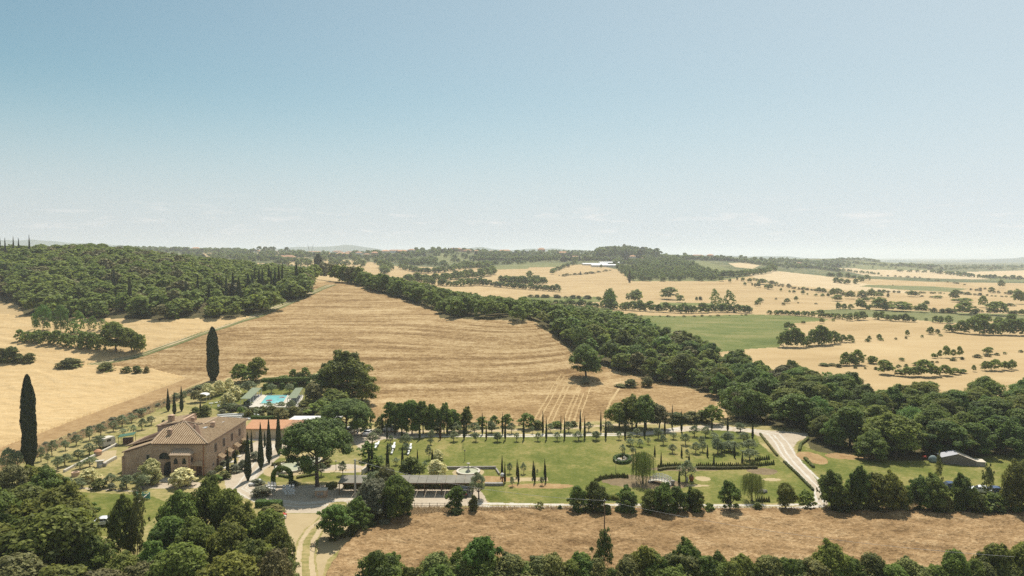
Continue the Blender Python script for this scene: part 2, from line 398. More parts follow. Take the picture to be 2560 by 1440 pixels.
# lawns of the estate
paint('lawn', [(925, 1095), (960, 1092), (1540, 1090), (1700, 1076), (1800, 1074), (1885, 1082), (1900, 1110), (1960, 1160), (2035, 1215), (2045, 1250), (1990, 1258), (1230, 1258), (1190, 1236), (1175, 1212), (900, 1205), (905, 1140)], 100, 230)
paint('lawn', [(2000, 1110), (2040, 1128), (2150, 1150), (2350, 1152), (2560, 1130), (2900, 1130), (2900, 1275), (2080, 1275), (2050, 1225), (1985, 1150)], 100, 230)
paint('lawn', [(-300, 1230), (60, 1222), (380, 1240), (430, 1260), (380, 1300), (330, 1340), (200, 1340), (-300, 1330)], 90, 160)
paint('lawn', [(640, 1168), (700, 1145), (800, 1148), (900, 1165), (900, 1195), (760, 1205), (640, 1205), (625, 1195)], 120, 180)
grain = [(800, 1470), (850, 1380), (900, 1328), (960, 1305), (1030, 1292), (1150, 1284), (1400, 1280), (2000, 1278), (2600, 1272), (3000, 1272), (3000, 1700), (700, 1700)]
paint('grain_field', grain, 40, 160)
paint('pale_grass', [(700, 1284), (830, 1284), (900, 1300), (880, 1345), (820, 1400), (790, 1500), (700, 1500), (720, 1380)], 60, 150)
# yards, drives and tracks
paint('gravel_drive', [(560, 1200), (590, 1165), (608, 1120), (640, 1103), (712, 1103), (722, 1118), (700, 1140), (668, 1172), (640, 1198), (628, 1212), (690, 1214), (760, 1213), (900, 1210), (1020, 1214), (1190, 1214), (1212, 1240), (1220, 1262), (1020, 1272), (880, 1276), (835, 1283), (705, 1283), (690, 1262), (620, 1247), (570, 1240)], 100, 200, True)
paint('gravel_drive', [(855, 1066), (950, 1074), (1060, 1084), (1060, 1095), (960, 1098), (925, 1108), (905, 1130), (880, 1100)], 100, 230, True)
paint('gravel_drive', [(870, 1159), (925, 1168), (925, 1178), (880, 1182), (800, 1180), (790, 1166)], 100, 230, True)
paint('gravel_drive', [(345, 1207), (520, 1205), (530, 1220), (350, 1222)], 100, 230, True)
paint('garden_path', [(1240, 1193), (1368, 1194), (1371, 1203), (1250, 1204)], 100, 230, True)
fx, fy = -49.0, 154.2
ang = R(-30)
ex = (CX - fx) * math.cos(ang) + (CY - fy) * math.sin(ang); ey = -(CX - fx) * math.sin(ang) + (CY - fy) * math.cos(ang)
CLS[(ex / 6.0) ** 2 + (ey / 8.4) ** 2 < 1] = cls('garden_path')
CLS[np.hypot(CX + 9.7, CY - 149.6) < 3.5] = cls('garden_path')
paint('road', [(1790, 1062), (1880, 1073), (2016, 1082), (2022, 1092), (1994, 1103), (1984, 1118), (1990, 1140), (2022, 1175), (2062, 1225), (2070, 1262), (2040, 1272), (1930, 1274), (2020, 1262), (2045, 1248), (2030, 1215), (1985, 1172), (1950, 1140), (1918, 1100), (1880, 1082), (1790, 1075), (1730, 1077), (1600, 1090), (1590, 1084), (1700, 1066)], 100, 230, True)
for off in (-.75, .75):
    paint_line('gravel_track', seg_from(offset_line([(1050, 1089), (1300, 1089), (1540, 1086), (1620, 1082), (1700, 1072)], off), 1.15))
    paint_line('gravel_track', seg_from(offset_line([(1190, 1262), (1400, 1265.5), (1700, 1266), (1950, 1267), (2050, 1262)], off), 1.0))
for off in (-1.5, -.2, 1.6):
    paint_line('gravel_track', seg_from(offset_line([(1800, 1069), (1890, 1077), (1935, 1086), (1955, 1108), (1968, 1132), (1990, 1160), (2020, 1190), (2055, 1225), (2062, 1255)], off), .5))
for off in (-1.2, .4, 1.1):
    paint_line('gravel_track', seg_from(offset_line([(680, 1110), (655, 1150), (625, 1190), (600, 1222), (650, 1250), (760, 1262), (900, 1250)], off), .4))
paint_line('sandy_track', seg_from(offset_line([(930, 1074), (1050, 1078), (1220, 1077), (1400, 1072), (1530, 1062), (1640, 1058), (1720, 1057), (1800, 1060)], 0), 2.2))
for off in (-3.2, -1.6, 0, 1.3, 4.5, 6.0, 8.5, 10):
    paint_line('worn_wheelings', seg_from(offset_line([(1418, 1062), (1432, 1020), (1450, 975), (1468, 948)], off), .45))
paint_line('worn_wheelings', strip([(1510, 1050), (1525, 1005), (1548, 970)], .8))
paint('field_verge', [(1455, 950), (1475, 950), (1468, 975), (1456, 985), (1450, 970)], 200, 300)
gt = [(200, 922), (240, 908), (350, 887), (450, 852), (560, 814), (640, 790), (700, 765), (765, 738), (830, 712)]
dt = [(845, 1262), (815, 1300), (785, 1325), (768, 1352), (762, 1400), (768, 1470), (790, 1560)]
paint_line('track_grass', strip(dt, 3.6))
for off in (-1.0, 1.0):
    paint_line('sandy_track', seg_from(offset_line(dt, off), .85))
paint_line('sandy_track', strip([(815, 1180), (905, 1172), (930, 1155)], 1.2))
paint_line('road', strip([(140, 1216), (230, 1222), (330, 1228), (400, 1215)], .8))
paint_line('garden_path', strip([(490, 1095), (560, 1075), (610, 1050)], 2.5))
paint('asphalt_road', [(1895, 952), (1940, 962), (1935, 978), (1890, 975)], 150, 320, True)
# dry stream bed and worn patches in the right lawn
def blob(name, px, py, rx, ry):
    p = at(px, py)
    CLS[((CX - p.x) / rx) ** 2 + ((CY - p.y) / ry) ** 2 + edge_noise(CX, CY, .15) < 1] = cls(name)
blob('earth_bank', 1590, 1203, 7.5, 4.0); blob('earth_bank', 1650, 1212, 6, 3.0); blob('earth_bank', 1710, 1172, 9, 1.6)
blob('garden_path', 1757, 1197, 1.6, 1.6); blob('garden_path', 1929, 1199, 2.0, 1.0); blob('garden_path', 1575, 1148, 3.3, 3.0)
blob('garden_path', 1745, 1214, 2.5, .7); blob('field_verge', 1350, 1215, 7, 1.6); blob('field_verge', 1200, 1198, 7, 2.2)
blob('earth_bank', 1905, 1178, 3.5, 2.5); blob('field_verge', 2130, 1140, 6, 3); blob('field_verge', 2030, 1145, 3, 5)

GM = {'track_grass': M_dry, 'pale_grass': M_path, 'worn_wheelings': M_far, 'ground': M_dry, 'field': M_far, 'pale_field': M_far2, 'scrubland': M_scrub, 'meadow': M_green2, 'green_field': M_green, 'woodland_ground': M_forest, 'stubble_field': M_stub,
      'wheat_field': M_wheat, 'field_verge': M_strip, 'lawn': M_lawn, 'grain_field': M_fore, 'gravel_drive': M_gravel, 'garden_path': M_path, 'road': M_gravel,
      'gravel_track': M_white, 'sandy_track': M_sand, 'green_track': M_green2, 'asphalt_road': M_asph, 'earth_bank': M_earth}
nr, nc = UU.shape
VV = np.stack([XX, YY, ZZ], -1).reshape(-1, 3)
ii, jj = np.meshgrid(np.arange(nr - 1), np.arange(nc - 1), indexing='ij')
q0 = ii * nc + jj
QUADS = np.stack([q0, q0 + 1, q0 + nc + 1, q0 + nc], -1)
def mesh_np(name, V, Fc, smooth=False):
    """V (n,3), Fc (m,k) uniform face size"""
    me = bpy.data.meshes.new(name)
    V = np.ascontiguousarray(V, np.float32); Fc = np.ascontiguousarray(Fc, np.int32)
    m, k = Fc.shape
    me.vertices.add(len(V)); me.vertices.foreach_set('co', V.ravel())
    me.loops.add(m * k); me.loops.foreach_set('vertex_index', Fc.ravel())
    me.polygons.add(m); me.polygons.foreach_set('loop_start', np.arange(0, m * k, k, dtype=np.int32))
    me.polygons.foreach_set('loop_total', np.full(m, k, np.int32))
    me.update(calc_edges=True)
    if smooth: me.polygons.foreach_set('use_smooth', np.ones(m, bool))
    return me
def link(name, me, m=None, parent=None, loc=None, **props):
    o = bpy.data.objects.new(name, me); COL.objects.link(o)
    if m is not None and me is not None and not me.materials: me.materials.append(m)
    if parent is not None: o.parent = parent
    if loc is not None: o.location = loc
    for k, v in props.items():
        if v is not None: o[k] = v
    return o
# standing crops rise above their field edges; ploughed and cut fields keep the bare level
for nm_, hh_, amp in (('wheat_field', .55, .10), ('grain_field', .65, .16)):
    c_ = (CLS == cls(nm_)).astype(np.int8); full = np.zeros(UU.shape, bool)
    full[1:-1, 1:-1] = (c_[:-1, :-1] + c_[1:, :-1] + c_[:-1, 1:] + c_[1:, 1:]) == 4
    nzv = np.sin(XX * .9 + 2 * np.sin(YY * .35)) * np.cos(YY * 1.3 + 1.5 * np.sin(XX * .22)) + .8 * np.sin(XX * .28 + YY * .9 + 2 * np.sin(XX * .11)) + rng0.normal(0, .35, XX.shape)
    ZZ = ZZ + full * (hh_ + amp * nzv)
VV = np.stack([XX, YY, ZZ], -1).reshape(-1, 3)
for name, ci in CL.items():
    sel = CLS == ci
    if not sel.any(): continue
    q = QUADS[sel]
    u_, inv = np.unique(q.ravel(), return_inverse=True)
    me = mesh_np(name, VV[u_], inv.reshape(-1, 4), True)
    link(name, me, GM[name], kind='structure')

def ribbon(name, pts, width, zo, m):
    P = [at(*p) for p in pts]; out = []
    for i in range(len(P) - 1):
        k = max(1, int((P[i + 1] - P[i]).length / 2.5))
        for j in range(k): out.append(P[i].lerp(P[i + 1], j / k))
    out.append(P[-1]); A = np.array([(p.x, p.y) for p in out])
    A[1:-1] = (A[:-2] + 2 * A[1:-1] + A[2:]) / 4
    T = np.gradient(A, axis=0); T /= np.linalg.norm(T, axis=1, keepdims=True); Nn = np.stack([-T[:, 1], T[:, 0]], -1)
    V = []
    for a_, b_ in ((-width[0], width[1]),):
        for f in np.linspace(0, 1, 5):
            q = A + Nn * (a_ + (b_ - a_) * f + .25 * np.sin(np.arange(len(A)) * .7 + f * 4)[:, None] * (f in (0, 1))); V.append(np.stack([q[:, 0], q[:, 1], hgt(q[:, 0] / q[:, 1], q[:, 1]) + zo], -1))
    n = len(A); V = np.concatenate(V); ii_, jj_ = np.meshgrid(np.arange(4), np.arange(n - 1), indexing='ij'); q = ii_ * n + jj_
    link(name, mesh_np(name, V, np.stack([q, q + 1, q + n + 1, q + n], -1).reshape(-1, 4), True), m, kind='structure')
ribbon('green_track', gt, (3.4, 3.2), .10, M_green2)
ribbon('sandy_track', gt, (1.5, -.6), .14, M_sand)
ribbon('sandy_track', gt, (-.6, 1.5), .14, M_sand)

# far blue hills on the skyline, a real ridge 11-13 km out
prof = [(-700, 604), (-300, 602), (0, 600), (100, 601), (200, 607), (280, 613), (330, 621), (560, 624), (700, 622), (760, 617), (810, 616), (855, 612), (900, 616), (960, 624), (1100, 627), (1180, 621), (1205, 618), (1260, 625), (1390, 621), (1440, 624), (1500, 631), (1650, 637), (1850, 640), (1950, 641), (2060, 647), (2130, 650), (2200, 652), (2250, 650), (2300, 654), (2400, 652), (2500, 646), (2560, 642), (2800, 640), (3300, 638)]
pp = np.array(prof, float)
hx = np.linspace(-700, 3300, 500)
hy = np.interp(hx, pp[:, 0], pp[:, 1]) + .8 * np.sin(hx * .041) + .6 * np.sin(hx * .097 + 2)
rows = []
for k, (DD_, fr) in enumerate([(4900, 0.0), (5200, .45), (5500, .8), (5800, 1.0), (6300, .7), (6900, 0)]):
    top = CAMZ + (640 - hy) / F * 5800
    base = -12.0
    zz = base + (np.maximum(top, base + 5) - base) * fr * (1 + .08 * np.sin(hx * .06 + k * 2) * (fr < 1))
    rows.append(np.stack([(hx - 1280) / F * DD_, np.full(500, DD_) + 70 * np.sin(hx * .013 + k), zz], -1))
V = np.concatenate(rows)
a, b = np.meshgrid(np.arange(len(rows) - 1), np.arange(499), indexing='ij'); q = a * 500 + b
link('hills', mesh_np('hills', V, np.stack([q, q + 1, q + 501, q + 500], -1).reshape(-1, 4), True), M_mount, kind='structure')

# ------------------------------------------------------------ mesh builder
class MB:
    def __init__(s): s.v = []; s.f = []
    def add(s, vs, fs):
        n = len(s.v); s.v += [tuple(v) for v in vs]; s.f += [tuple(i + n for i in f) for f in fs]; return s
    def box(s, x0, x1, y0, y1, z0, z1, rz=0, c=None):
        vs = [(x, y, z) for z in (z0, z1) for y in (y0, y1) for x in (x0, x1)]
        if rz:
            cx, cy_ = c if c else ((x0 + x1) / 2, (y0 + y1) / 2)
            vs = [(cx + (x - cx) * math.cos(rz) - (y - cy_) * math.sin(rz), cy_ + (x - cx) * math.sin(rz) + (y - cy_) * math.cos(rz), z) for x, y, z in vs]
        return s.add(vs, [(0, 2, 3, 1), (4, 5, 7, 6), (0, 1, 5, 4), (1, 3, 7, 5), (3, 2, 6, 7), (2, 0, 4, 6)])
    def prism(s, pts, d):
        """extrude a polygon (3-D points) by vector d"""
        n = len(pts); d = Vector(d)
        return s.add([Vector(p) for p in pts] + [Vector(p) + d for p in pts],
                     [tuple(range(n))[::-1], tuple(range(n, 2 * n))] + [(i, (i + 1) % n, n + (i + 1) % n, n + i) for i in range(n)])
    def slab(s, pts, t=.12):
        return s.prism(pts, (0, 0, -t))
    def tube(s, pts, r, n=6):
        pts = [Vector(p) for p in pts]; rs = r if isinstance(r, (list, tuple)) else [r] * len(pts)
        vs, fs = [], []
        for i, p in enumerate(pts):
            d = (pts[min(i + 1, len(pts) - 1)] - pts[max(i - 1, 0)]).normalized()
            a = d.orthogonal().normalized() if abs(d.z) < .99 else Vector((1, 0, 0)); b = d.cross(a)
            for k in range(n):
                t = 2 * math.pi * k / n; vs.append(p + (a * math.cos(t) + b * math.sin(t)) * rs[i])
        for i in range(len(pts) - 1):
            for k in range(n): fs.append((i * n + k, i * n + (k + 1) % n, (i + 1) * n + (k + 1) % n, (i + 1) * n + k))
        fs.append(tuple(range(n))[::-1]); fs.append(tuple(range((len(pts) - 1) * n, len(pts) * n)))
        return s.add(vs, fs)
    def lathe(s, prof, n=16, sx=1, sy=1, c=(0, 0, 0), cap=True):
        vs, fs = [], []
        for r, z in prof:
            for k in range(n):
                t = 2 * math.pi * k / n; vs.append((c[0] + r * sx * math.cos(t), c[1] + r * sy * math.sin(t), c[2] + z))
        for i in range(len(prof) - 1):
            for k in range(n): fs.append((i * n + k, i * n + (k + 1) % n, (i + 1) * n + (k + 1) % n, (i + 1) * n + k))
        if cap: fs.append(tuple(range(n))[::-1]); fs.append(tuple(range((len(prof) - 1) * n, len(prof) * n)))
        return s.add(vs, fs)
    def build(s, name, m, parent=None, smooth=False, bevel=0, **props):
        me = bpy.data.meshes.new(name); me.from_pydata(s.v, [], s.f); me.update()
        if smooth: me.polygons.foreach_set('use_smooth', [True] * len(me.polygons))
        o = link(name, me, m, parent, **props)
        if bevel:
            bv = o.modifiers.new('bevel', 'BEVEL'); bv.width = bevel; bv.segments = 2; bv.limit_method = 'ANGLE'
        return o
def thing(name, label, cat, loc, rz=0, group=None):
    o = link(name, None, loc=loc, label=label, category=cat, group=group); o.rotation_euler.z = rz
    o.empty_display_size = .5
    return o
THINGS = []      # (object, px, description, zone) for labels worked out at the end
def kids(o): return [c for c in COL.objects if c.parent == o]

# ------------------------------------------------------------ plants
rng = np.random.default_rng(11)
ICO = None
def ico_unit():
    t = (1 + 5 ** .5) / 2
    v = np.array([(-1, t, 0), (1, t, 0), (-1, -t, 0), (1, -t, 0), (0, -1, t), (0, 1, t), (0, -1, -t), (0, 1, -t), (t, 0, -1), (t, 0, 1), (-t, 0, -1), (-t, 0, 1)], float)
    v /= np.linalg.norm(v[0])
    f = np.array([(0, 11, 5), (0, 5, 1), (0, 1, 7), (0, 7, 10), (0, 10, 11), (1, 5, 9), (5, 11, 4), (11, 10, 2), (10, 7, 6), (7, 1, 8), (3, 9, 4), (3, 4, 2), (3, 2, 6), (3, 6, 8), (3, 8, 9), (4, 9, 5), (2, 4, 11), (6, 2, 10), (8, 6, 7), (9, 8, 1)])
    return v, f
IV, IF = ico_unit()
def leaves(p, nrm, s, rng, tint, up=0.0, aspect=.7):
    n = len(p)
    nrm = nrm / (np.linalg.norm(nrm, axis=1, keepdims=True) + 1e-9)
    rv = rng.normal(size=(n, 3)); rv[:, 2] += up * 3
    a = np.cross(nrm, rv); a /= (np.linalg.norm(a, axis=1, keepdims=True) + 1e-9)
    b = np.cross(nrm, a)
    s = (s * rng.uniform(.6, 1.35, n))[:, None]
    V = np.stack([p + b * s, p + a * s * aspect, p - b * s, p - a * s * aspect], 1).reshape(-1, 3)
    Fc = np.arange(4 * n).reshape(-1, 4)
    return V, Fc, tint
def crown_mesh(name, lobes, n, s, seed, m, core=.45, rough=.55, dens=None, aspect=.7, up=0):
    rg = np.random.default_rng(seed)
    Lb = np.array(lobes, float); C, Rr = Lb[:, :3], Lb[:, 3:6]
    w = Rr[:, 0] * Rr[:, 2]; w = w / w.sum()
    k = rg.choice(len(Lb), int(n * 1.6), p=w)
    d = rg.normal(size=(len(k), 3)); d /= np.linalg.norm(d, axis=1, keepdims=True)
    d[:, 2] = np.where(d[:, 2] < -.35, -d[:, 2], d[:, 2])
    r = 1.05 - .40 * rg.random(len(k)) ** 1.5
    ph_ = rg.uniform(0, 6.28, (len(Lb), 6))[k]
    bump_ = np.sin(d[:, 0] * 4.3 + ph_[:, 0]) * np.sin(d[:, 1] * 4.7 + ph_[:, 1]) + .7 * np.sin(d[:, 2] * 8 + ph_[:, 2]) * np.sin(d[:, 0] * 9 + ph_[:, 3])
    r = r * (1 + .17 * bump_ * (rough > 0)) + (rg.random(len(k)) < .05) * .16
    tintb = .16 * bump_
    p = C[k] + d * r[:, None] * Rr[k]
    keep = np.ones(len(k), bool)
    for i in range(len(Lb)):
        q = (((p - C[i]) / Rr[i]) ** 2).sum(1)
        keep &= ~((q < .42) & (k != i))
    keep &= p[:, 2] > 0.0
    p, d, k, tintb = p[keep][:n], d[keep][:n], k[keep][:n], tintb[keep][:n]
    lt = rg.uniform(.2, .75, len(Lb))
    tint = np.clip(lt[k] + tintb + rg.normal(0, .18, len(k)), 0, 1)
    V, Fc, tint = leaves(p, d / Rr[k] * Rr[k].mean() + np.array([0, 0, .45]) + rough * rg.normal(size=p.shape), s, rg, tint, up, aspect)
    # solid core added inside each lobe so the crown blocks light
    cv = (IV[None] * Rr[:, None] * core + C[:, None]).reshape(-1, 3)
    cv[:, 2] = np.maximum(cv[:, 2], .005)
    cf = (IF[None] + (np.arange(len(Lb)) * 12)[:, None, None]).reshape(-1, 3) + len(V)
    cf = np.concatenate([cf, cf[:, 2:3]], 1)
    me = bpy.data.meshes.new(name)
    VA = np.concatenate([V, cv]).astype(np.float32)
    m4, m3 = len(Fc), len(cf)
    me.vertices.add(len(VA)); me.vertices.foreach_set('co', VA.ravel())
    me.loops.add(m4 * 4 + m3 * 3)
    me.loops.foreach_set('vertex_index', np.concatenate([Fc.ravel(), cf[:, :3].ravel()]).astype(np.int32))
    me.polygons.add(m4 + m3)
    me.polygons.foreach_set('loop_start', np.concatenate([np.arange(m4) * 4, m4 * 4 + np.arange(m3) * 3]).astype(np.int32))
    me.polygons.foreach_set('loop_total', np.concatenate([np.full(m4, 4), np.full(m3, 3)]).astype(np.int32))
    me.update(calc_edges=True)
    at_ = me.attributes.new('tint', 'FLOAT', 'FACE')
    at_.data.foreach_set('value', np.concatenate([tint, np.full(m3, .45)]).astype(np.float32))
    me.materials.append(m)
    me['np_n'] = m4
    return me
def lobes_broad(seed, n=15, z0=.30, z1=.98, wid=.5, lr=(.15, .25), low=False):
    rg = random.Random(seed); out = []; n = int(n * 1.5); lr = (lr[0] * .62, lr[1] * .86)
    sx_, sy_ = rg.uniform(-.1, .1), rg.uniform(-.1, .1)
    for i in range(n):
        t = i / (n - 1)
        z = z0 + (z1 - z0) * (t ** .8)
        tt = (z - z0) / (z1 - z0)
        rmax = wid * math.sin(math.pi * min(.97, .28 + tt * .66)) * (.92 if low else .85)
        a = i * 2.4 + rg.uniform(-.7, .7); rr = rg.uniform(*lr)
        rad = max(0, rmax - rr * .9) * (rg.uniform(.6, 1.2) + .22 * math.sin(a * 1 + seed) * (tt < .8))
        if tt > .85: rad *= .5
        zz = min(z, z1 - rr * .8)
        zz *= rg.uniform(.9, 1.03)
        out.append((rad * math.cos(a) + sx_ * tt, rad * math.sin(a) + sy_ * tt, max(zz, rr * .6 if low else z0 + rr * .4), rr * 1.05, rr * 1.05, rr * rg.uniform(.6, .85)))
    for i in range(7):
        a = rg.uniform(0, 6.28); q = rg.uniform(.045, .085); e_ = rg.uniform(.25, 1.0); z = z0 + (z1 - z0) * e_
        rd_ = wid * math.sin(math.pi * min(.97, .28 + e_ * .66)) * rg.uniform(.78, .95)
        out.append((rd_ * math.cos(a) + sx_ * e_, rd_ * math.sin(a) + sy_ * e_, min(z, .96), q, q, q))
    out.append((0, 0, (z0 + z1) / 2, wid * .52, wid * .52, (z1 - z0) * .36))
    return out
def trunk_mesh(name, h, r, seed, limbs=5, reach=.3, fork=.5, lean=.03):
    rg = random.Random(seed); mb = MB()
    top = Vector((rg.uniform(-lean, lean), rg.uniform(-lean, lean), h))
    mb.tube([(0, 0, 0), (0, 0, h * .08), (top.x * .5, top.y * .5, h * fork), top], [r * 1.35, r, r * .75, r * .3], 7)
    for i in range(limbs):
        a = i * 2 * math.pi / limbs + rg.uniform(-.4, .4); z = h * rg.uniform(fork * .85, fork * 1.3)
        rr = reach * rg.uniform(.6, 1)
        p0 = Vector((top.x * .5, top.y * .5, z)); p1 = p0 + Vector((math.cos(a) * rr * .5, math.sin(a) * rr * .5, h * .14)); p2 = p0 + Vector((math.cos(a) * rr, math.sin(a) * rr, h * rg.uniform(.2, .38)))
        mb.tube([p0, p1, p2], [r * .5, r * .33, r * .12], 5)
    me = bpy.data.meshes.new(name); me.from_pydata(mb.v, [], mb.f); me.update(); me.materials.append(M_bark)
    return me
# prototypes: kind -> lod -> list of (crown mesh, trunk mesh)
PR = {}
LOD = {0: (9000, .022), 1: (3000, .036), 2: (650, .068)}
def reg(kind, variants):
    PR[kind] = variants
def lw(kind): return 1.22 if kind == 'olive' else 1.2 if kind in ('oak', 'stream', 'rusty', 'fresh', 'grey', 'shrub', 'cream') else 1.0
def mk_broad(kind, m, nvar, z0, wid=.5, low=False, nl=15, lr=(.15, .25), th=.62, tr=.028, dens=1.0, sz=1.0, core=.45):
    out = {}
    for lod, (n, s) in LOD.items():
        L_ = []
        for v in range(nvar if lod < 2 else max(2, nvar - 1)):
            lb = lobes_broad(hash((kind, v)) % 9999 if False else 31 * v + len(kind) * 7 + 3, nl, z0, .98, wid, lr, low)
            L_.append((crown_mesh(kind + '_crown', lb, int(n * dens), s * sz, v * 13 + lod, m, core), trunk_mesh(kind + '_trunk', th, tr, v, 5, wid * .7, .45)))
        out[lod] = L_
    PR[kind] = out
mk_broad('oak', F_oak, 4, .20, .5, nl=17)
mk_broad('stream', F_stream, 4, .12, .5, low=True, nl=17, lr=(.14, .24))
mk_broad('rusty', F_brown, 2, .25, .5)
mk_broad('fresh', F_light, 2, .22, .5, nl=16, lr=(.11, .2), dens=.8)
mk_broad('shrub', F_shr, 3, .0, .5, low=True, nl=14, lr=(.16, .26), th=.4, tr=.02)
mk_broad('grey', F_lav, 2, .0, .5, low=True, nl=14, lr=(.16, .26), th=.4, tr=.02)
mk_broad('loose', F_shr, 3, .18, .5, nl=17, lr=(.07, .15), th=.85, tr=.016, dens=.36, core=.1)
mk_broad('olive', F_olive, 3, .30, .5, nl=14, lr=(.13, .22), th=.6, tr=.035, dens=.42, sz=.95, core=.12)
mk_broad('cream', F_cream, 3, .08, .52, nl=22, lr=(.16, .25), th=.3, tr=.035, core=.6, dens=1.3)
def poplar_lobes(seed):
    rg = random.Random(seed); out = []
    for i in range(17):
        z = .2 + .74 * i / 16; w = .36 * math.sin(math.pi * (.2 + .72 * i / 16)); a = i * 2.4
        rr = rg.uniform(.12, .19); out.append((w * math.cos(a), w * math.sin(a), z, rr, rr, rr * .9))
    return out
PR['locust'] = {lod: [(crown_mesh('locust_crown', poplar_lobes(v), int(n * .55), s * .95, v, F_light, .25), trunk_mesh('locust_trunk', .85, .016, v, 8, .3, .4)) for v in range(3)] for lod, (n, s) in LOD.items()}
def cyp_mesh(name, m, n, s, seed, blunt=False):
    rg = np.random.default_rng(seed)
    def rad(z):
        z = np.asarray(z)
        if blunt: return .5 * np.clip((z - .03) / .10, 0.25, 1) ** .5 * np.clip((1.0 - z) / .30, 0, 1) ** .45 * (.93 + .05 * np.sin(z * 23 + seed))
        return .5 * np.clip((z - .02) / .16, 0.12, 1) ** .6 * np.clip((1.0 - z) / .82, 0, 1) ** .75 * 1.08
    z = rg.random(n) ** (1.0 if blunt else 1.15) * .985 + .012; a = rg.random(n) * 2 * math.pi
    r = rad(z) * rg.uniform(.86, 1.06, n)
    p = np.stack([r * np.cos(a), r * np.sin(a), z], -1)
    r = r * (1 + (.10 if blunt else .03) * np.sin(a * 3 + z * 31) * np.sin(z * 47 + a * 2))
    if blunt: r = r * np.where(z > .8, 1 - .35 * (np.abs(np.sin(a * 1.0 + seed)) < .35), 1)
    p = np.stack([r * np.cos(a), r * np.sin(a), z], -1)
    nr = np.stack([np.cos(a), np.sin(a), np.full(n, .08)], -1) + .35 * rg.normal(size=(n, 3))
    zz = np.linspace(.015, .995, 16)
    mb = MB(); mb.lathe([(float(rad(q)) * .84, q) for q in zz], 10)  # unseen core added inside the crown to block light, tinted darker
    V, Fc, _ = leaves(p, nr, s, rg, None, 1.2, .5)
    # stretch leaf clumps upright
    c = V.reshape(-1, 4, 3); V = (p[:, None] + (c - p[:, None]) * np.array([1.6, 1.6, .55])).reshape(-1, 3)
    tint = np.clip(.45 + .2 * rg.normal(size=n) + .1 * np.sin(z * 40 + a * 3), 0, 1)
    me = bpy.data.meshes.new(name)
    vs = [tuple(v) for v in V] + mb.v; k = len(V)
    me.from_pydata(vs, [], [tuple(f) for f in Fc] + [tuple(i + k for i in f) for f in mb.f]); me.update()
    at_ = me.attributes.new('tint', 'FLOAT', 'FACE')
    at_.data.foreach_set('value', np.concatenate([tint, np.full(len(mb.f), .3)]).astype(np.float32))
    me.materials.append(m); return me
def cyp_trunk(h=.12):
    mb = MB(); mb.tube([(0, 0, 0), (0, 0, h)], [.12, .09], 7)
    me = bpy.data.meshes.new('cypress_trunk'); me.from_pydata(mb.v, [], mb.f); me.update(); me.materials.append(M_bark); return me
CT_ = cyp_trunk()
PR['cypress'] = {0: [(cyp_mesh('cypress_crown', F_cyp, 2600, .05, v), CT_) for v in range(3)], 1: [(cyp_mesh('cypress_crown', F_cyp, 1100, .08, v), CT_) for v in range(3)], 2: [(cyp_mesh('cypress_crown', F_cyp, 260, .13, v), CT_) for v in range(2)]}
PR['cypress_dry'] = {k: [(cyp_mesh('cypress_crown', F_cypb, 1200, .08, 5), CT_)] for k in (0, 1, 2)}
PR['cypress_big'] = {k: [(cyp_mesh('cypress_crown', F_cyp, 9000, .035, 8 + v, True), CT_) for v in range(2)] for k in (0, 1, 2)}
def pine_lobes(seed, n=46):
    rg = random.Random(seed); out = []
    for i in range(n):
        t = math.sqrt((i + .5) / n); a = i * 2.39996
        r = .42 * t; z = .45 + .42 * math.sqrt(max(0, 1 - t ** 2.4)) + rg.uniform(-.03, .03)
        q = rg.uniform(.075, .125); z += rg.uniform(-.02, .03)
        out.append((r * math.cos(a), r * math.sin(a), z, q, q, q * .95))
        if i % 3 == 0: out.append((r * .8 * math.cos(a), r * .8 * math.sin(a), z - .12, q, q, q * .8))
    return out
def pine_trunk(seed):
    rg = random.Random(seed); mb = MB()
    mb.tube([(0, 0, 0), (0, 0, .05), (.005, 0, .3), (.0, .01, .5), (0, 0, .8)], [.036, .027, .022, .02, .006], 9)
    for i in range(11):
        a = i * 2.4; z = .32 + .025 * i; rr = rg.uniform(.22, .38)
        mb.tube([(0, 0, z), (math.cos(a) * rr * .5, math.sin(a) * rr * .5, z + .09), (math.cos(a) * rr, math.sin(a) * rr, min(.74, z + .26))], [.012, .008, .003], 6)
    me = bpy.data.meshes.new('pine_trunk'); me.from_pydata(mb.v, [], mb.f); me.update(); me.materials.append(M_bark); return me
PR['pine'] = {0: [(crown_mesh('pine_crown', pine_lobes(1), 34000, .0115, 3, F_pine, .7, .5), pine_trunk(1))], 1: [(crown_mesh('pine_crown', pine_lobes(2), 3000, .03, 4, F_pine), pine_trunk(2))], 2: [(crown_mesh('pine_crown', pine_lobes(3, 14), 500, .06, 5, F_pine, .9), pine_trunk(3))]}
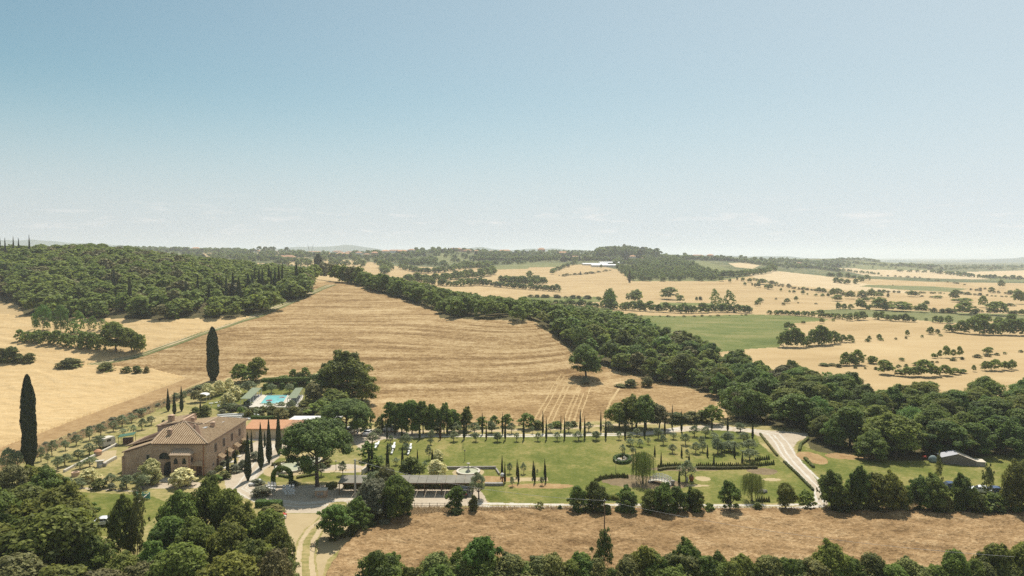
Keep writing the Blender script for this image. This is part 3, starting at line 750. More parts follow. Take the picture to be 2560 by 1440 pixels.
def willow_mesh(seed):
    rg = np.random.default_rng(seed); P = []; T = []
    for i in range(330):
        a = rg.random() * 2 * math.pi; r = .5 * math.sqrt(rg.random()) * rg.uniform(.7, 1); top = .62 + .36 * math.sqrt(max(0, 1 - (r / .52) ** 2)) * rg.uniform(.9, 1)
        bot = max(.08, top - rg.uniform(.25, .75)); k = int((top - bot) / .012)
        z = np.linspace(top, bot, k); rr = r + .05 * (top - z)
        P.append(np.stack([rr * math.cos(a) + .008 * rg.normal(size=k), rr * math.sin(a) + .008 * rg.normal(size=k), z], -1)); T += [rg.uniform(.2, .9)] * k
    p = np.concatenate(P); tint = np.array(T)
    nr = np.stack([p[:, 0], p[:, 1], np.full(len(p), .05)], -1) + .15 * rg.normal(size=p.shape)
    V, Fc, _ = leaves(p, nr, .012, rg, None, 0, .8)
    c = V.reshape(-1, 4, 3); V = (p[:, None] + (c - p[:, None]) * np.array([.8, .8, 1.3])).reshape(-1, 3)
    me = mesh_np('willow_crown', V, Fc); at_ = me.attributes.new('tint', 'FLOAT', 'FACE'); at_.data.foreach_set('value', tint.astype(np.float32)); me.materials.append(F_will); return me
WM = [(willow_mesh(1), trunk_mesh('willow_trunk', .75, .03, 2, 6, .3, .4)), (willow_mesh(2), trunk_mesh('willow_trunk', .75, .025, 3, 6, .3, .4))]
PR['willow'] = {0: WM, 1: WM, 2: WM}

NAMES = {'oak': 'oak_tree', 'stream': 'broadleaf_tree', 'rusty': 'broadleaf_tree', 'fresh': 'broadleaf_tree', 'shrub': 'shrub', 'grey': 'shrub', 'loose': 'broadleaf_tree', 'olive': 'olive_tree',
         'cream': 'blossom_tree', 'locust': 'locust_tree', 'cypress': 'cypress_tree', 'cypress_dry': 'cypress_tree', 'cypress_big': 'cypress_tree', 'pine': 'umbrella_pine_tree', 'willow': 'willow_tree'}
DESC = {'oak': 'rounded green tree', 'stream': 'dark green leafy tree', 'rusty': 'brownish green tree', 'fresh': 'bright green leafy tree', 'shrub': 'dark green bush', 'grey': 'grey-green bush', 'loose': 'thin open-crowned tree',
        'olive': 'silvery olive tree', 'cream': 'round cream-blossoming tree', 'locust': 'tall light green tree', 'cypress': 'slim dark cypress', 'cypress_dry': 'slim rust-brown cypress', 'cypress_big': 'big column cypress', 'pine': 'dark umbrella pine', 'willow': 'weeping willow'}
CATS = {'shrub': 'bush', 'grey': 'bush'}
PLANTS = []        # (kind, x, y, z, height, width, px, zone, desc)
prr = random.Random(5)
def plant_at(kind, x, y, h, w, zone, desc=None, z=None):
    z = gz(x, y) if z is None else z
    px, _ = project(x, y, z)
    PLANTS.append((kind, x, y, z - .05, h, w, px, zone, desc))
def plant(kind, px, base, top, wpx, zone, desc=None, wj=0):
    p = at(px, base)
    h = max(1, base - top) * p.y / F * 1.03; w = wpx * p.y / F * lw(kind)
    PLANTS.append((kind, p.x, p.y, p.z - .05, h, w, px, zone, desc))
FR = {'A': (0, 1020, 7.111), 'H': (270, 1020, 7.111), 'P': (400, 900, 5.818), 'N': (580, 1020, 7.111), 'G': (600, 1140, 7.111), 'L': (900, 1020, 7.111), 'M': (960, 1150, 7.111), 'R': (1220, 1020, 7.111), 'S': (1480, 1030, 7.111), 'T': (1700, 1030, 5.76),
      'B1': (0, 560, 4), 'B2': (640, 560, 4), 'B3': (1280, 560, 4), 'B4': (1920, 560, 4), 'Q5': (0, 900, 2.667), 'Q8': (1880, 900, 2.667), 'F': (0, 0, 1)}
def table(kind, fr, zone, s, desc=None):
    x0, y0, k = FR[fr]
    for t in s.split(','):
        a, b, c, d = map(float, t.split())
        plant(kind, x0 + a / k, y0 + b / k, y0 + c / k, d / k, zone, desc)
CYP = []
def scatter(kinds, poly, spacing, hr, wr, zone, dmin, dmax, seed=1, jit=.45, hf=None):
    rg = random.Random(seed)
    P = [at(*p) for p in poly]
    x0, x1 = min(p.x for p in P) - 5, max(p.x for p in P) + 5
    y0, y1 = max(dmin, min(p.y for p in P) - 5), min(dmax, max(p.y for p in P) + 5)
    pts = []
    y = y0; r = 0
    while y < y1:
        x = x0 + (r % 2) * spacing / 2
        while x < x1:
            pts.append((x + rg.uniform(-jit, jit) * spacing, y + rg.uniform(-jit, jit) * spacing)); x += spacing
        y += spacing * .87; r += 1
    A = np.array(pts); z = hgt(A[:, 0] / A[:, 1], A[:, 1]); qx, qy = project(A[:, 0], A[:, 1], z)
    ok = inpoly(poly, qx, qy) & (A[:, 1] > dmin) & (A[:, 1] < dmax)
    for c in [t for t in PLANTS if t[0].startswith('cypress')]: ok &= ~((np.abs(A[:, 0] - c[1] * A[:, 1] / c[2]) < 3.6) & (c[2] - A[:, 1] > -2) & (c[2] - A[:, 1] < 15))
    if dmin >= 800:
        for hpx, hb, hw_ in HPX: ok &= ~((np.abs(qx - hpx) < hw_ * .7 + 3) & (qy > hb - 1) & (qy < hb + 7))
    for (x, y), zz in zip(A[ok], z[ok]):
        k = rg.choices([a for a, _ in kinds], [b for _, b in kinds])[0]
        h = rg.uniform(*hr) * (hf(x, y) if hf else 1); plant_at(k, float(x), float(y), h, h * rg.uniform(*wr), zone, None, float(zz))
def line(kinds, pts, n, hpx, zone, wf=(.8, 1.4), seed=1, jit=3, every=0):
    rg = random.Random(seed)
    L_ = [math.hypot(pts[i + 1][0] - pts[i][0], pts[i + 1][1] - pts[i][1]) for i in range(len(pts) - 1)]; T = sum(L_)
    for k in range(n):
        s = (k + rg.uniform(.15, .85)) / n * T; i = 0
        while i < len(L_) - 1 and s > L_[i]: s -= L_[i]; i += 1
        t = s / L_[i]; px = pts[i][0] + t * (pts[i + 1][0] - pts[i][0]) ; py = pts[i][1] + t * (pts[i + 1][1] - pts[i][1])
        h = rg.uniform(*hpx); kk = rg.choices([a for a, _ in kinds], [b for _, b in kinds])[0]
        plant(kk, px, py, py - h, h * rg.uniform(*wf), zone)
HL = """447 622 616 14 p o|486 627 620 17 p o|642 631 626 10 p o|700 625 621 16 t o|783 633 628 30 p w|720 653 641 26 t w|703 645 640 16 t o|757 653 646 30 t w|826 641 634 16 p o|841 633 627 20 p w|851 640 633 22 p o|868 639 633 16 t o|896 639 631 13 W w|915 641 635 13 p w|936 638 631 14 t o|964 635 627 18 p o
984 633 626 26 W w|1005 635 627 24 t o|1026 631 624 14 p w|1138 623 616 28 t w|1160 625 620 11 t o|1169 624 618 13 t o|1191 623 618 13 p o|1232 631 626 16 t o|1262 633 626 26 p o|1353 632 622 16 t o|1408 639 631 22 p o|1436 646 641 20 p w|1582 647 640 13 p o|1746 643 638 26 p w|1776 642 637 14 t o|1961 665 661 16 p w|2000 661 657 10 p w|120 613 609 16 p o|60 616 612 10 p w|1218 640 635 12 p o|1316 634 630 12 t w|870 633 628 14 p w|905 634 630 12 t w"""
HPX = [(float(h.split()[0]), float(h.split()[1]), float(h.split()[3])) for h in HL.replace('\n', '|').split('|')] + [(1510, 664, 110)]
# ------------------------------------------------------------ planting plan (photo pixels: x, base y, top y, width)
T = table
# cypresses
T('cypress', 'N', 'beside the pale drive between farmhouse and oval pond', '285 1290 440 118,515 1090 265 105,660 975 180 105,830 825 55 108')
T('cypress', 'N', 'behind the drive near the cream annex wall', '350 850 385 50,583 690 420 42')
T('cypress', 'H', 'against the farmhouse long side wall', '2130 1200 700 62,2265 1085 730 52')
T('cypress', 'P', 'on the dry lawn behind the farmhouse roof', '120 745 425 52,210 790 470 52,315 745 385 54,520 795 680 28,588 800 600 38')
plant('cypress_big', 533, 951, 820, 29, 'at the corner of the stubble field above the farmhouse', 'tall thick column cypress on a bare trunk')
plant('cypress_big', 75, 1168, 940, 34, 'in the olive grove at the far left', 'huge thick dark column cypress')
T('cypress', 'L', 'in the lawn right of the big umbrella pine', '160 1110 690 58,215 1110 600 56,490 1175 622 76,755 1050 668 54,1022 1130 740 48,1285 955 735 44')
T('cypress', 'L', 'on the far side of the white gravel track', '185 355 35 28,395 465 125 32,622 485 110 34,830 445 150 30,1280 430 150 30,1550 490 80 36,1885 480 130 34,2175 475 90 38,2535 480 90 34')
T('cypress', 'L', 'on the lawn side of the white gravel track', '480 570 250 34,745 550 250 34,1060 565 160 38,1850 560 120 46')
T('cypress_dry', 'L', 'on the lawn side of the white gravel track', '1428 560 240 38,2245 560 255 32')
T('cypress', 'R', 'on the lawn side of the white gravel track', '305 570 140 40,635 570 175 40,1035 565 165 38,1360 555 150 38,1718 550 145 42,2092 550 175 42,2435 540 200 38')
T('cypress', 'R', 'on the far side of the white gravel track', '975 460 55 40,1295 410 130 28,1640 420 35 42,2005 435 65 38,2335 410 100 34')
T('cypress', 'S', 'on the far side of the white gravel track', '787 295 60 36,1292 385 80 36,1425 290 -120 36,1590 355 -20 38,1858 240 60 28,2130 320 30 34,2412 335 60 40')
T('cypress', 'S', 'on the lawn side of the white gravel track', '932 450 100 38')
T('cypress', 'T', 'by the road junction at the wood edge', '1045 390 120 34,1505 270 60 24,1740 300 150 18,215 200 -40 24')
T('cypress', 'R', 'by the short pink path in the middle of the lawn', '250 1210 850 46,300 1330 965 40,518 1225 920 42,543 1330 1005 36,805 1245 935 50,832 1330 990 38,1008 1225 900 38,1025 1330 1010 36')
T('cypress', 'S', 'in the right-hand lawn below the olives', '545 870 650 24,572 795 640 22,778 740 650 20,1115 785 590 36,1228 935 700 30,1593 805 600 38,1725 880 740 36,2052 800 580 38,2165 940 725 34,2532 810 565 40,1548 1290 1020 44')
T('cypress', 'T', 'in the right-hand lawn below the olives', '895 760 570 32')
T('cypress', 'B1', 'standing out of the wood crest at the far left', '4 352 135.0 22,55 352 150.0 22,138 352 135.0 22,190 352 147.0 22,297 352 123.0 22')
T('cypress', 'B1', 'standing out of the hillside wood', '1145 690 445.0 39.6,1300 850 540.0 50.6,1865 790 565.0 37.400000000000006,1978 750 525.0 37.400000000000006,2093 830 588.0 37.400000000000006,2143 690 490.0 24.200000000000003,2222 730 575.0 37.400000000000006,2265 780 505.0 33.0,2333 745 505.0 52.800000000000004,2390 800 535.0 66.0,2483 720 498.0 48.400000000000006,2525 720 500.0 39.6,2545 640 450.0 26.400000000000002')
T('cypress', 'B2', 'at the right end of the hillside wood', '33 690 448.0 37.400000000000006,66 690 448.0 35.2,133 670 422.0 48.400000000000006,155 690 480.0 28.6,192 700 470.0 46.2,230 670 418.0 39.6,265 675 402.0 35.2,405 620 395.0 48.400000000000006')
plant('cypress_big', 796, 688, 637, 22, 'at the top of the stubble field', 'dark broad conical cypress')
# olives
T('olive', 'A', 'in the olive grove left of the farmhouse', '730 945 690 150,925 845 570 180,1160 755 570 150,1355 670 460 190,1590 580 340 160,1790 495 280 210,1775 705 490 280,1590 835 610 240,1390 920 730 220,1155 1030 810 240,1600 1045 860 230,1420 1085 950 190,2015 415 220 180,2170 340 130 230,2190 475 360 160,2340 260 100 170,2370 450 290 140,2525 385 180 170,150 1150 700 330,320 1120 740 240,1030 1100 850 200,850 980 790 100')
T('olive', 'H', 'in the olive grove left of the farmhouse', '595 150 5 200,770 305 140 170,1140 240 120 180')
T('olive', 'L', 'on the far side of the white gravel track', '1390 470 245 210,1690 465 255 210,2030 465 245 230,2340 455 225 200')
T('olive', 'R', 'on the far side of the white gravel track', '65 445 265 190,415 450 250 170,790 450 305 65,1105 435 265 150,1435 435 235 190,1790 420 235 155,2140 405 225 190,2440 395 215 220')
T('olive', 'L', 'on the lawn side of the white gravel track', '1255 655 535 110,1665 595 405 170,2060 595 430 155,2440 595 425 160,545 625 485 115,1265 560 380 130')
T('olive', 'R', 'on the lawn side of the white gravel track', '165 605 435 150,510 595 435 125,885 585 435 140,1230 585 425 155,1608 580 410 190,1920 565 400 175,2330 565 415 120')
T('olive', 'L', 'in the lawn behind the cypresses and cream trees', '370 1045 845 155,640 1015 875 140,1225 915 650 120,1150 1065 935 100,300 520 350 200,220 640 430 230,820 700 440 220,520 800 640 150,830 800 610 150')
T('olive', 'R', 'beside the short pink path in the middle of the lawn', '385 1165 960 110,635 1170 965 110,430 1395 1215 105,960 1375 1220 110,875 1180 1080 50')
plant('olive', 1197, 1247, 1180, 46, 'at the right end of the long carport', 'big grey-green olive tree')
T('olive', 'S', 'in the olive orchard beside the road junction', '75 510 330 150,690 495 380 150,680 600 460 190,850 615 465 150,1000 575 445 90,1175 485 280 210,1265 585 410 160,1450 485 360 160,1660 585 370 190,1430 735 560 170,1820 435 230 190,1845 735 530 200,1945 595 420 160,2020 445 260 190,2195 505 380 160,2190 605 490 110,2300 745 550 180,2420 545 350 230,2450 695 570 210,545 725 565 120,730 755 620 130,1690 790 660 90,640 450 360 120,800 430 290 160')
plant('olive', 1715, 1204, 1150, 43, 'in the right-hand lawn beside a red pot', 'broad silvery olive tree')
T('olive', 'T', 'in the olive orchard beside the road junction', '870 290 155 175,920 445 290 210,990 565 390 240,1000 695 520 240,760 585 420 210,690 455 280 200,700 560 400 160,480 370 290 110')
T('olive', 'P', 'in the garden round the swimming pool', '1270 690 590 170,1585 730 600 160,1400 800 700 130,1040 760 620 150,1760 690 600 160,1790 800 690 150,1900 730 580 150,1980 800 700 160,1620 480 330 140,1890 480 340 150,1290 490 295 270,560 440 360 170,230 590 470 120,350 600 450 110')
T('olive', 'H', 'in the garden in front of the farmhouse', '330 1420 1180 260,620 1450 1180 280,60 1390 1160 240,520 1310 1140 200')
plant('olive', 803, 1190, 1155, 26, 'in the oval pond garden right of the pine trunk', 'small silvery olive tree')
plant('olive', 857, 1188, 1150, 22, 'in the oval pond garden right of the pine trunk', 'small silvery olive tree')
# blossom-covered round trees
T('cream', 'H', 'in front of the farmhouse', '760 1350 915 400,1320 1390 1050 420')
plant('cream', 222, 1204, 1170, 46, 'beside the round stone well', 'low round cream-blossoming tree')
T('cream', 'P', 'on the dry lawn left of the swimming pool', '705 555 340 200,860 505 295 170,1000 445 262 145,1080 580 372 215,985 695 465 230')
plant('cream', 796, 962, 932, 38, 'behind the right-hand pool pavilion')
T('cream', 'L', 'in the lawn left of the round fountain', '1385 930 740 200,1370 1270 910 365')
# umbrella pines
plant('pine', 793, 1216, 1046, 190, 'beside the oval pond', 'very large umbrella pine with a bare brown trunk')
plant('pine', 866, 1092, 998, 128, 'behind the big umbrella pine', 'smaller umbrella pine')
# willows and bushes in the right lawn
plant('willow', 1607, 1208, 1128, 68, 'beside the white footbridge', 'large yellow-green weeping willow')
plant('willow', 1880, 1252, 1182, 62, 'in the lower corner of the right-hand lawn', 'thin pale weeping willow')
plant('willow', 1552, 1222, 1196, 24, 'left of the white footbridge', 'small drooping willow')
# trees round the pool and the car park
for k, d in (('stream', '870 1003 880 128'), ('stream', '822 990 905 74'), ('stream', '905 1012 925 66'), ('rusty', '786 1012 958 56'), ('shrub', '762 1020 1000 40'), ('stream', '835 1035 975 80'), ('stream', '800 1045 1000 70'), 
             ('oak', '640 952 893 48'), ('oak', '598 955 908 44'), ('stream', '620 956 918 50'), ('stream', '733 956 922 22'), ('stream', '762 956 918 26'), ('stream', '705 956 938 40'), ('shrub', '780 960 935 40'), ('shrub', '748 958 930 30'),
             ('shrub', '690 956 942 40'), ('stream', '905 1085 1035 50'), ('stream', '920 1060 1020 30')):
    a, b, c, e = map(float, d.split()); plant(k, a, b, c, e, 'round the swimming pool garden')
for k, d in (('stream', '978 1080 1003 45'), ('stream', '1005 1084 1006 50'), ('stream', '1030 1085 998 56'), ('stream', '1058 1085 1004 52'), ('stream', '1082 1084 1012 44'), ('stream', '1110 1083 1010 42'), ('stream', '1135 1080 1022 40'), ('stream', '1165 1075 1018 34'), ('stream', '1203 1068 1040 30'),
             ('stream', '1233 1068 1038 26'), ('stream', '1265 1066 1034 30'), ('stream', '1322 1072 1032 44'), ('stream', '1392 1068 1052 30'), ('shrub', '950 1078 1040 26'), ('shrub', '1345 1072 1050 30'),
             ('oak', '1548 1068 1005 60'), ('oak', '1580 1072 988 66'), ('oak', '1615 1072 986 74'), ('rusty', '1648 1074 1012 62'), ('shrub', '1690 1056 1030 50'), ('shrub', '1725 1055 1028 50'), ('shrub', '1755 1055 1025 44'), ('oak', '1778 1060 1010 50')):
    a, b, c, e = map(float, d.split()); plant(k, a, b, c, e, 'behind the white gravel track')
# shrubs along the lower track
for k, d in (('stream', '1447 1283 1212 50'), ('stream', '1490 1284 1205 60'), ('fresh', '1565 1280 1212 48'), ('stream', '1570 1286 1225 50'), ('stream', '1622 1284 1222 52'), ('stream', '1660 1286 1205 56'), ('stream', '1695 1285 1215 54'), ('stream', '1740 1284 1220 46'), ('stream', '1725 1280 1218 26'),
             ('fresh', '1825 1282 1200 58'), ('oak', '1963 1274 1202 54'), ('stream', '2012 1272 1226 42'), ('fresh', '1138 1282 1213 52'), ('shrub', '1184 1286 1235 26'), ('loose', '1350 1278 1252 34'), ('shrub', '1400 1278 1262 14'), ('shrub', '1895 1278 1255 24'),
             ('fresh', '1640 1262 1232 40'), ('shrub', '1142 1290 1268 40')):
    a, b, c, e = map(float, d.split()); plant(k, a, b, c, e, 'at the edge of the brown grain field')
for k, d in (('oak', '2078 1278 1170 72'), ('stream', '2110 1280 1215 60'), ('oak', '2143 1280 1160 56'), ('oak', '2185 1280 1178 74'), ('oak', '2222 1280 1178 62'), ('oak', '2252 1278 1210 44'), ('oak', '2300 1280 1190 60'), ('oak', '2338 1280 1182 66'), ('shrub', '2362 1282 1235 46'),
             ('oak', '2405 1280 1180 58'), ('loose', '2470 1262 1158 40'), ('stream', '2430 1282 1225 56'), ('stream', '2490 1282 1232 60'), ('oak', '2530 1284 1152 70'), ('oak', '2562 1284 1148 60'), ('stream', '2455 1284 1248 50'), ('oak', '2620 1284 1160 80'), ('loose', '2060 1262 1190 40'), ('loose', '2345 1240 1130 24')):
    a, b, c, e = map(float, d.split()); plant(k, a, b, c, e, 'in the tall hedge right of the road')
# clump in front of the carport
for k, d in (('fresh', '838 1348 1256 92'), ('fresh', '888 1330 1243 74'), ('grey', '940 1302 1196 92'), ('oak', '988 1304 1185 80'), ('olive', '930 1250 1180 60'), ('grey', '912 1285 1205 60'), ('stream', '1008 1285 1195 50'), ('olive', '960 1235 1170 60'), ('stream', '965 1290 1205 70'), ('rusty', '965 1262 1165 60'), ('stream', '1010 1296 1200 40'), ('stream', '1025 1200 1142 62'), ('fresh', '918 1150 1104 44'), ('oak', '985 1232 1182 60'), ('stream', '935 1175 1140 40'), ('stream', '905 1310 1262 70'), ('rusty', '1000 1250 1195 40')):
    a, b, c, e = map(float, d.split()); plant(k, a, b, c, e, 'in the clump beside the concrete pole')
# foreground bottom row
for k, d in (('oak', '968 1490 1378 84'), ('oak', '1075 1500 1388 92'), ('oak', '1140 1490 1372 70'), ('fresh', '1192 1496 1338 116'), ('oak', '1245 1500 1390 70'), ('oak', '1300 1500 1402 74'), ('oak', '1345 1500 1400 70'), ('oak', '1448 1500 1375 82'), ('loose', '1510 1480 1312 74'), ('oak', '1560 1500 1400 70'), ('oak', '1610 1500 1355 96'), ('oak', '1655 1500 1390 80'),
             ('oak', '1722 1500 1344 86'), ('stream', '1790 1500 1382 70'), ('oak', '1865 1510 1384 84'), ('oak', '1915 1510 1400 80'), ('oak', '1968 1510 1388 80'), ('oak', '2020 1510 1405 70'), ('oak', '2075 1510 1352 96'), ('oak', '2130 1510 1386 90'), ('oak', '2200 1510 1398 90'), ('oak', '2270 1510 1402 90'), ('oak', '2330 1510 1405 80'), ('oak', '2388 1510 1366 84'), ('oak', '2430 1510 1390 70'), ('oak', '2490 1500 1350 96'), ('oak', '2555 1500 1346 100'), ('oak', '2640 1500 1350 110'), ('stream', '1840 1520 1400 70'), ('stream', '2240 1530 1410 90'), ('oak', '1105 1530 1405 110'), ('oak', '1680 1530 1410 110')):
    a, b, c, e = map(float, d.split()); plant(k, a, b, c, e, 'along the bottom of the picture below the grain field')
# foreground left wood
for k, d in (('oak', '60 1400 1212 190'), ('oak', '165 1410 1205 170'), ('oak', '110 1500 1270 230'), ('oak', '10 1500 1300 200'), ('oak', '215 1480 1330 120'), ('rusty', '40 1560 1380 200'), ('oak', '150 1570 1400 200'), ('fresh', '200 1330 1240 80'), ('fresh', '235 1440 1340 70'),
             ('oak', '318 1418 1232 76'), ('loose', '345 1420 1225 60'), ('stream', '300 1500 1385 110'), ('rusty', '365 1520 1395 120'), ('oak', '460 1395 1222 110'), ('stream', '520 1370 1193 100'), ('oak', '565 1380 1215 100'), ('stream', '420 1440 1290 110'), ('oak', '610 1400 1252 104'), ('oak', '660 1420 1270 104'), ('oak', '500 1470 1288 120'),
             ('oak', '570 1480 1300 130'), ('oak', '440 1540 1350 150'), ('stream', '390 1500 1350 100'), ('oak', '640 1500 1340 130'), ('oak', '695 1460 1310 84'), ('rusty', '690 1530 1365 100'), ('oak', '560 1560 1380 160'), ('rusty', '260 1560 1420 160'), ('loose', '620 1530 1350 110'), ('shrub', '718 1480 1385 60'),
             ('fresh', '118 1272 1165 90'), ('oak', '75 1240 1165 70'), ('rusty', '30 1250 1160 90'), ('oak', '150 1262 1185 70'), ('stream', '-60 1450 1200 220'), ('oak', '-120 1400 1180 200'), ('fresh', '10 1330 1240 90')):
    a, b, c, e = map(float, d.split()); plant(k, a, b, c, e, 'in the foreground wood at bottom left')
for k, d in (('grey', '655 1240 1213 50'), ('shrub', '690 1282 1262 44'), ('shrub', '665 1285 1265 34'), ('grey', '590 1180 1160 34'), ('shrub', '560 1196 1176 34'), ('fresh', '540 1205 1185 30'), ('grey', '640 1150 1128 30'), ('grey', '645 1210 1196 34'), ('grey', '735 1214 1200 26'), ('shrub', '700 1183 1158 18'),
             ('shrub', '612 1130 1100 22'), ('fresh', '620 1120 1098 20'), ('shrub', '815 1165 1140 30'), ('grey', '604 1176 1150 26'), ('grey', '555 1036 1022 20'), ('shrub', '620 1045 1022 24'), ('fresh', '603 1040 1016 20'), ('shrub', '515 1040 1012 30'), ('grey', '410 1068 1048 12'), ('shrub', '490 1042 1018 28'),
             ('shrub', '350 915 880 0'), ('shrub', '640 1035 1018 30'), ('shrub', '770 1045 1020 50'), ('shrub', '800 1060 1030 40'), ('shrub', '735 1040 1015 34'), ('shrub', '700 1050 1020 40'), ('shrub', '1435 1066 1052 20')):
    a, b, c, e = map(float, d.split())
    if e: plant(k, a, b, c, e, 'in the beds round the farmhouse')
# left mid-ground clumps
T('locust', 'B1', 'in the clump between the two left grain fields', '430 1080 835 190,610 1100 830 170,790 1080 885 140,920 1070 935 110,1030 1070 960 100,740 1130 980 150,350 1060 900 60')
T('oak', 'B1', 'in the clump between the two left grain fields', '1160 1290 975 290,1320 1290 1040 200,1390 1300 1100 120')
T('stream', 'B1', 'in the clump between the two left grain fields', '210 1180 1050 90,290 1190 1075 130,380 1200 1060 140,470 1215 1070 130,560 1220 1060 130,650 1235 1090 120,740 1245 1110 130,840 1260 1080 160,930 1265 1080 140,1010 1275 1100 120')
T('shrub', 'B1', 'on the grain field near the left edge', '30 1395 1240 130,110 1395 1225 170,190 1400 1290 120,290 1400 1290 130,710 1440 1350 200,1055 1450 1385 130')
T('shrub', 'Q5', 'on the grain field above the olive grove', '475 52 -15 150,705 82 15 100,845 92 40 70,915 95 38 70,978 92 42 42')
# hedgerows and single trees in the middle distance
T('oak', 'B3', 'on the grain fields beyond the green crop', '975 835 660 140,1235 790 655 165,1560 755 630 175,1675 785 710 80,2450 820 760 60,2485 785 735 60,2090 572 520 50,2490 602 545 85,2465 635 580 50,880 768 730 40,2355 885 810 85,2545 645 600 50,890 442 405 30,405 505 450 50,175 535 465 70,2180 585 545 30,2305 572 535 40,2375 585 540 48,2330 615 580 32')
T('shrub', 'B3', 'on the grain fields beyond the green crop', '1845 762 725 30,1885 762 725 42,615 512 495 25,2400 615 590 24,2430 625 590 24,760 498 485 16,520 522 500 60,2250 560 525 22')
T('locust', 'B3', 'in the hedge beyond the green crop', '2030 860 672 110,2175 880 685 140,985 850 665 130,2090 870 750 70')
T('cypress', 'B3', 'on the far grain fields', '1175 582 450 30,685 508 475 20')
T('oak', 'B4', 'scattered over the right-hand grain fields', '20 655 600 60,130 672 640 26,215 688 660 26,260 692 660 32,350 705 660 38,395 712 690 22,480 722 695 36,545 728 695 42,505 685 630 55,555 688 640 55,600 730 690 30,640 728 640 62,705 712 640 95,700 772 705 100,815 748 665 92,945 742 660 84,1035 745 645 84,1110 733 680 74,985 772 735 75,190 795 740 62,280 768 720 40,925 852 745 110,1120 862 730 175,1350 875 775 210,1540 885 790 115,1590 812 765 52,1440 727 665 110,1690 745 715 90,1870 762 655 100,1950 785 740 180,1970 905 770 165,2145 835 712 82,2300 915 770 190,2510 800 650 120,2535 915 850 60,2335 640 555 60,2430 705 660 60,2240 690 630 60')
T('shrub', 'B4', 'scattered over the right-hand grain fields', '80 757 735 26,155 812 785 46,478 802 788 36,1200 732 690 26,1660 888 835 62,1740 892 850 62,1820 892 845 120,2060 902 850 80,2450 915 870 80,1250 615 605 14,1540 728 712 40,1640 735 720 60,1720 735 715 50,300 795 780 20,2420 820 790 90,2330 815 785 90,2120 655 635 40,2170 655 635 30')
T('stream', 'B4', 'in the hedges between green strip and grain field', '700 855 785 60,760 855 795 60,820 855 800 60,1000 858 820 50,1180 862 830 60,20 905 860 50,80 908 862 60,130 908 860 70,190 910 862 60,250 915 865 60,300 920 870 60,350 922 870 60,400 925 870 60,450 928 872 60,530 935 855 95,600 938 890 70,650 940 890 60,700 948 890 80,760 955 895 60,820 968 890 75,880 965 880 70,935 960 870 100,1080 955 875 70,1130 960 870 80,1200 965 905 70,1260 972 905 80,1320 975 905 70,1380 978 895 80,1440 980 925 80,1580 965 940 40,1670 985 915 70,1720 990 920 60,1800 992 915 78')
T('oak', 'B4', 'in the hedges between green strip and grain field', '535 995 935 48,355 998 965 42,190 1055 975 80,245 1062 990 66,650 975 945 40')
T('stream', 'B4', 'in the round thicket right of the green crop', '150 1235 1080 120,200 1232 1060 130,260 1232 1035 150,330 1235 1080 120,400 1228 1120 100,450 1215 1050 130,510 1212 1010 150,580 1210 1040 140,650 1200 1070 110,690 1190 1090 60,290 1170 1040 100')
T('stream', 'B4', 'on the pale grain field at right', '750 1185 1105 75,825 1185 1105 80,1008 1168 1115 36,1115 1158 1100 52,1390 1120 1058 42,1630 1105 1028 70,1700 1098 1050 46')
T('stream', 'B4', 'in the thicket at the right edge', '1800 1080 1000 90,1870 1085 1000 110,1940 1095 960 110,2020 1100 945 130,2110 1105 900 150,2060 1050 920 120,2190 1110 980 120,2270 1112 990 120,2340 1110 960 130,2420 1112 950 130,2500 1115 950 130,2570 1115 960 120,2300 1050 930 120,2440 1040 900 120,2540 1060 940 120,2180 1000 900 110,2640 1120 960 140')
T('oak', 'B4', 'on the pale grain field at right', '775 1412 1275 90,850 1412 1285 90,900 1410 1250 130,1035 1398 1315 95,1340 1368 1335 54,1660 1342 1290 60,1720 1338 1258 50,1785 1338 1213 72,1850 1332 1250 60,1915 1332 1218 60,2205 1302 1230 100')
T('shrub', 'B4', 'on the pale grain field at right', '560 1420 1390 110,640 1418 1392 90')
T('oak', 'Q8', 'at the near edge of the pale grain field', '620 40 -10 60,690 38 -10 60,800 22 -12 60,885 95 -5 110,980 108 60 70,1040 112 40 80,1100 112 40 80,1160 112 -5 110,1220 110 30 80,1290 105 30 90,1350 95 50 70,1400 88 60 60,1480 78 30 28,1560 72 5 70,1620 70 -8 80,1690 68 5 70,1730 62 -5 50,1200 190 140 90')
T('oak', 'B3', 'at the field corner beside the stream wood', '740 1545 1195 330')
T('shrub', 'Q8', 'at the field corner beside the stream wood', '')if False else None
for k, d in (('shrub', '1576 967 948 34'), ('shrub', '1620 967 942 30'), ('shrub', '1552 967 960 34'), ('grey', '1462 960 942 22')):
    a, b, c, e = map(float, d.split()); plant(k, a, b, c, e, 'on the bare stubble near the stream wood')
line([('grey', 1)], [(0, 1158), (160, 1096), (300, 1046), (420, 1008), (500, 972)], 30, (5, 11), 'in the rough verge above the olive grove', (1.1, 2), 71)
line([('shrub', .55), ('grey', .2), ('olive', .25)], [(560, 1024), (620, 1030), (700, 1030), (800, 1036)], 22, (9, 20), 'round the swimming pool garden', (1, 1.5), 72)
line([('shrub', .6), ('olive', .4)], [(610, 1046), (700, 1040), (800, 1048)], 14, (8, 16), 'round the swimming pool garden', (1, 1.6), 73)
line([('shrub', .5), ('grey', .5)], [(515, 1196), (545, 1178), (575, 1152), (600, 1128)], 12, (7, 14), 'in the beds round the farmhouse', (1, 1.6), 74)
line([('olive', .5), ('shrub', .3), ('grey', .2)], [(130, 1212), (230, 1222), (310, 1226)], 8, (16, 28), 'in the garden in front of the farmhouse', (1, 1.4), 75)
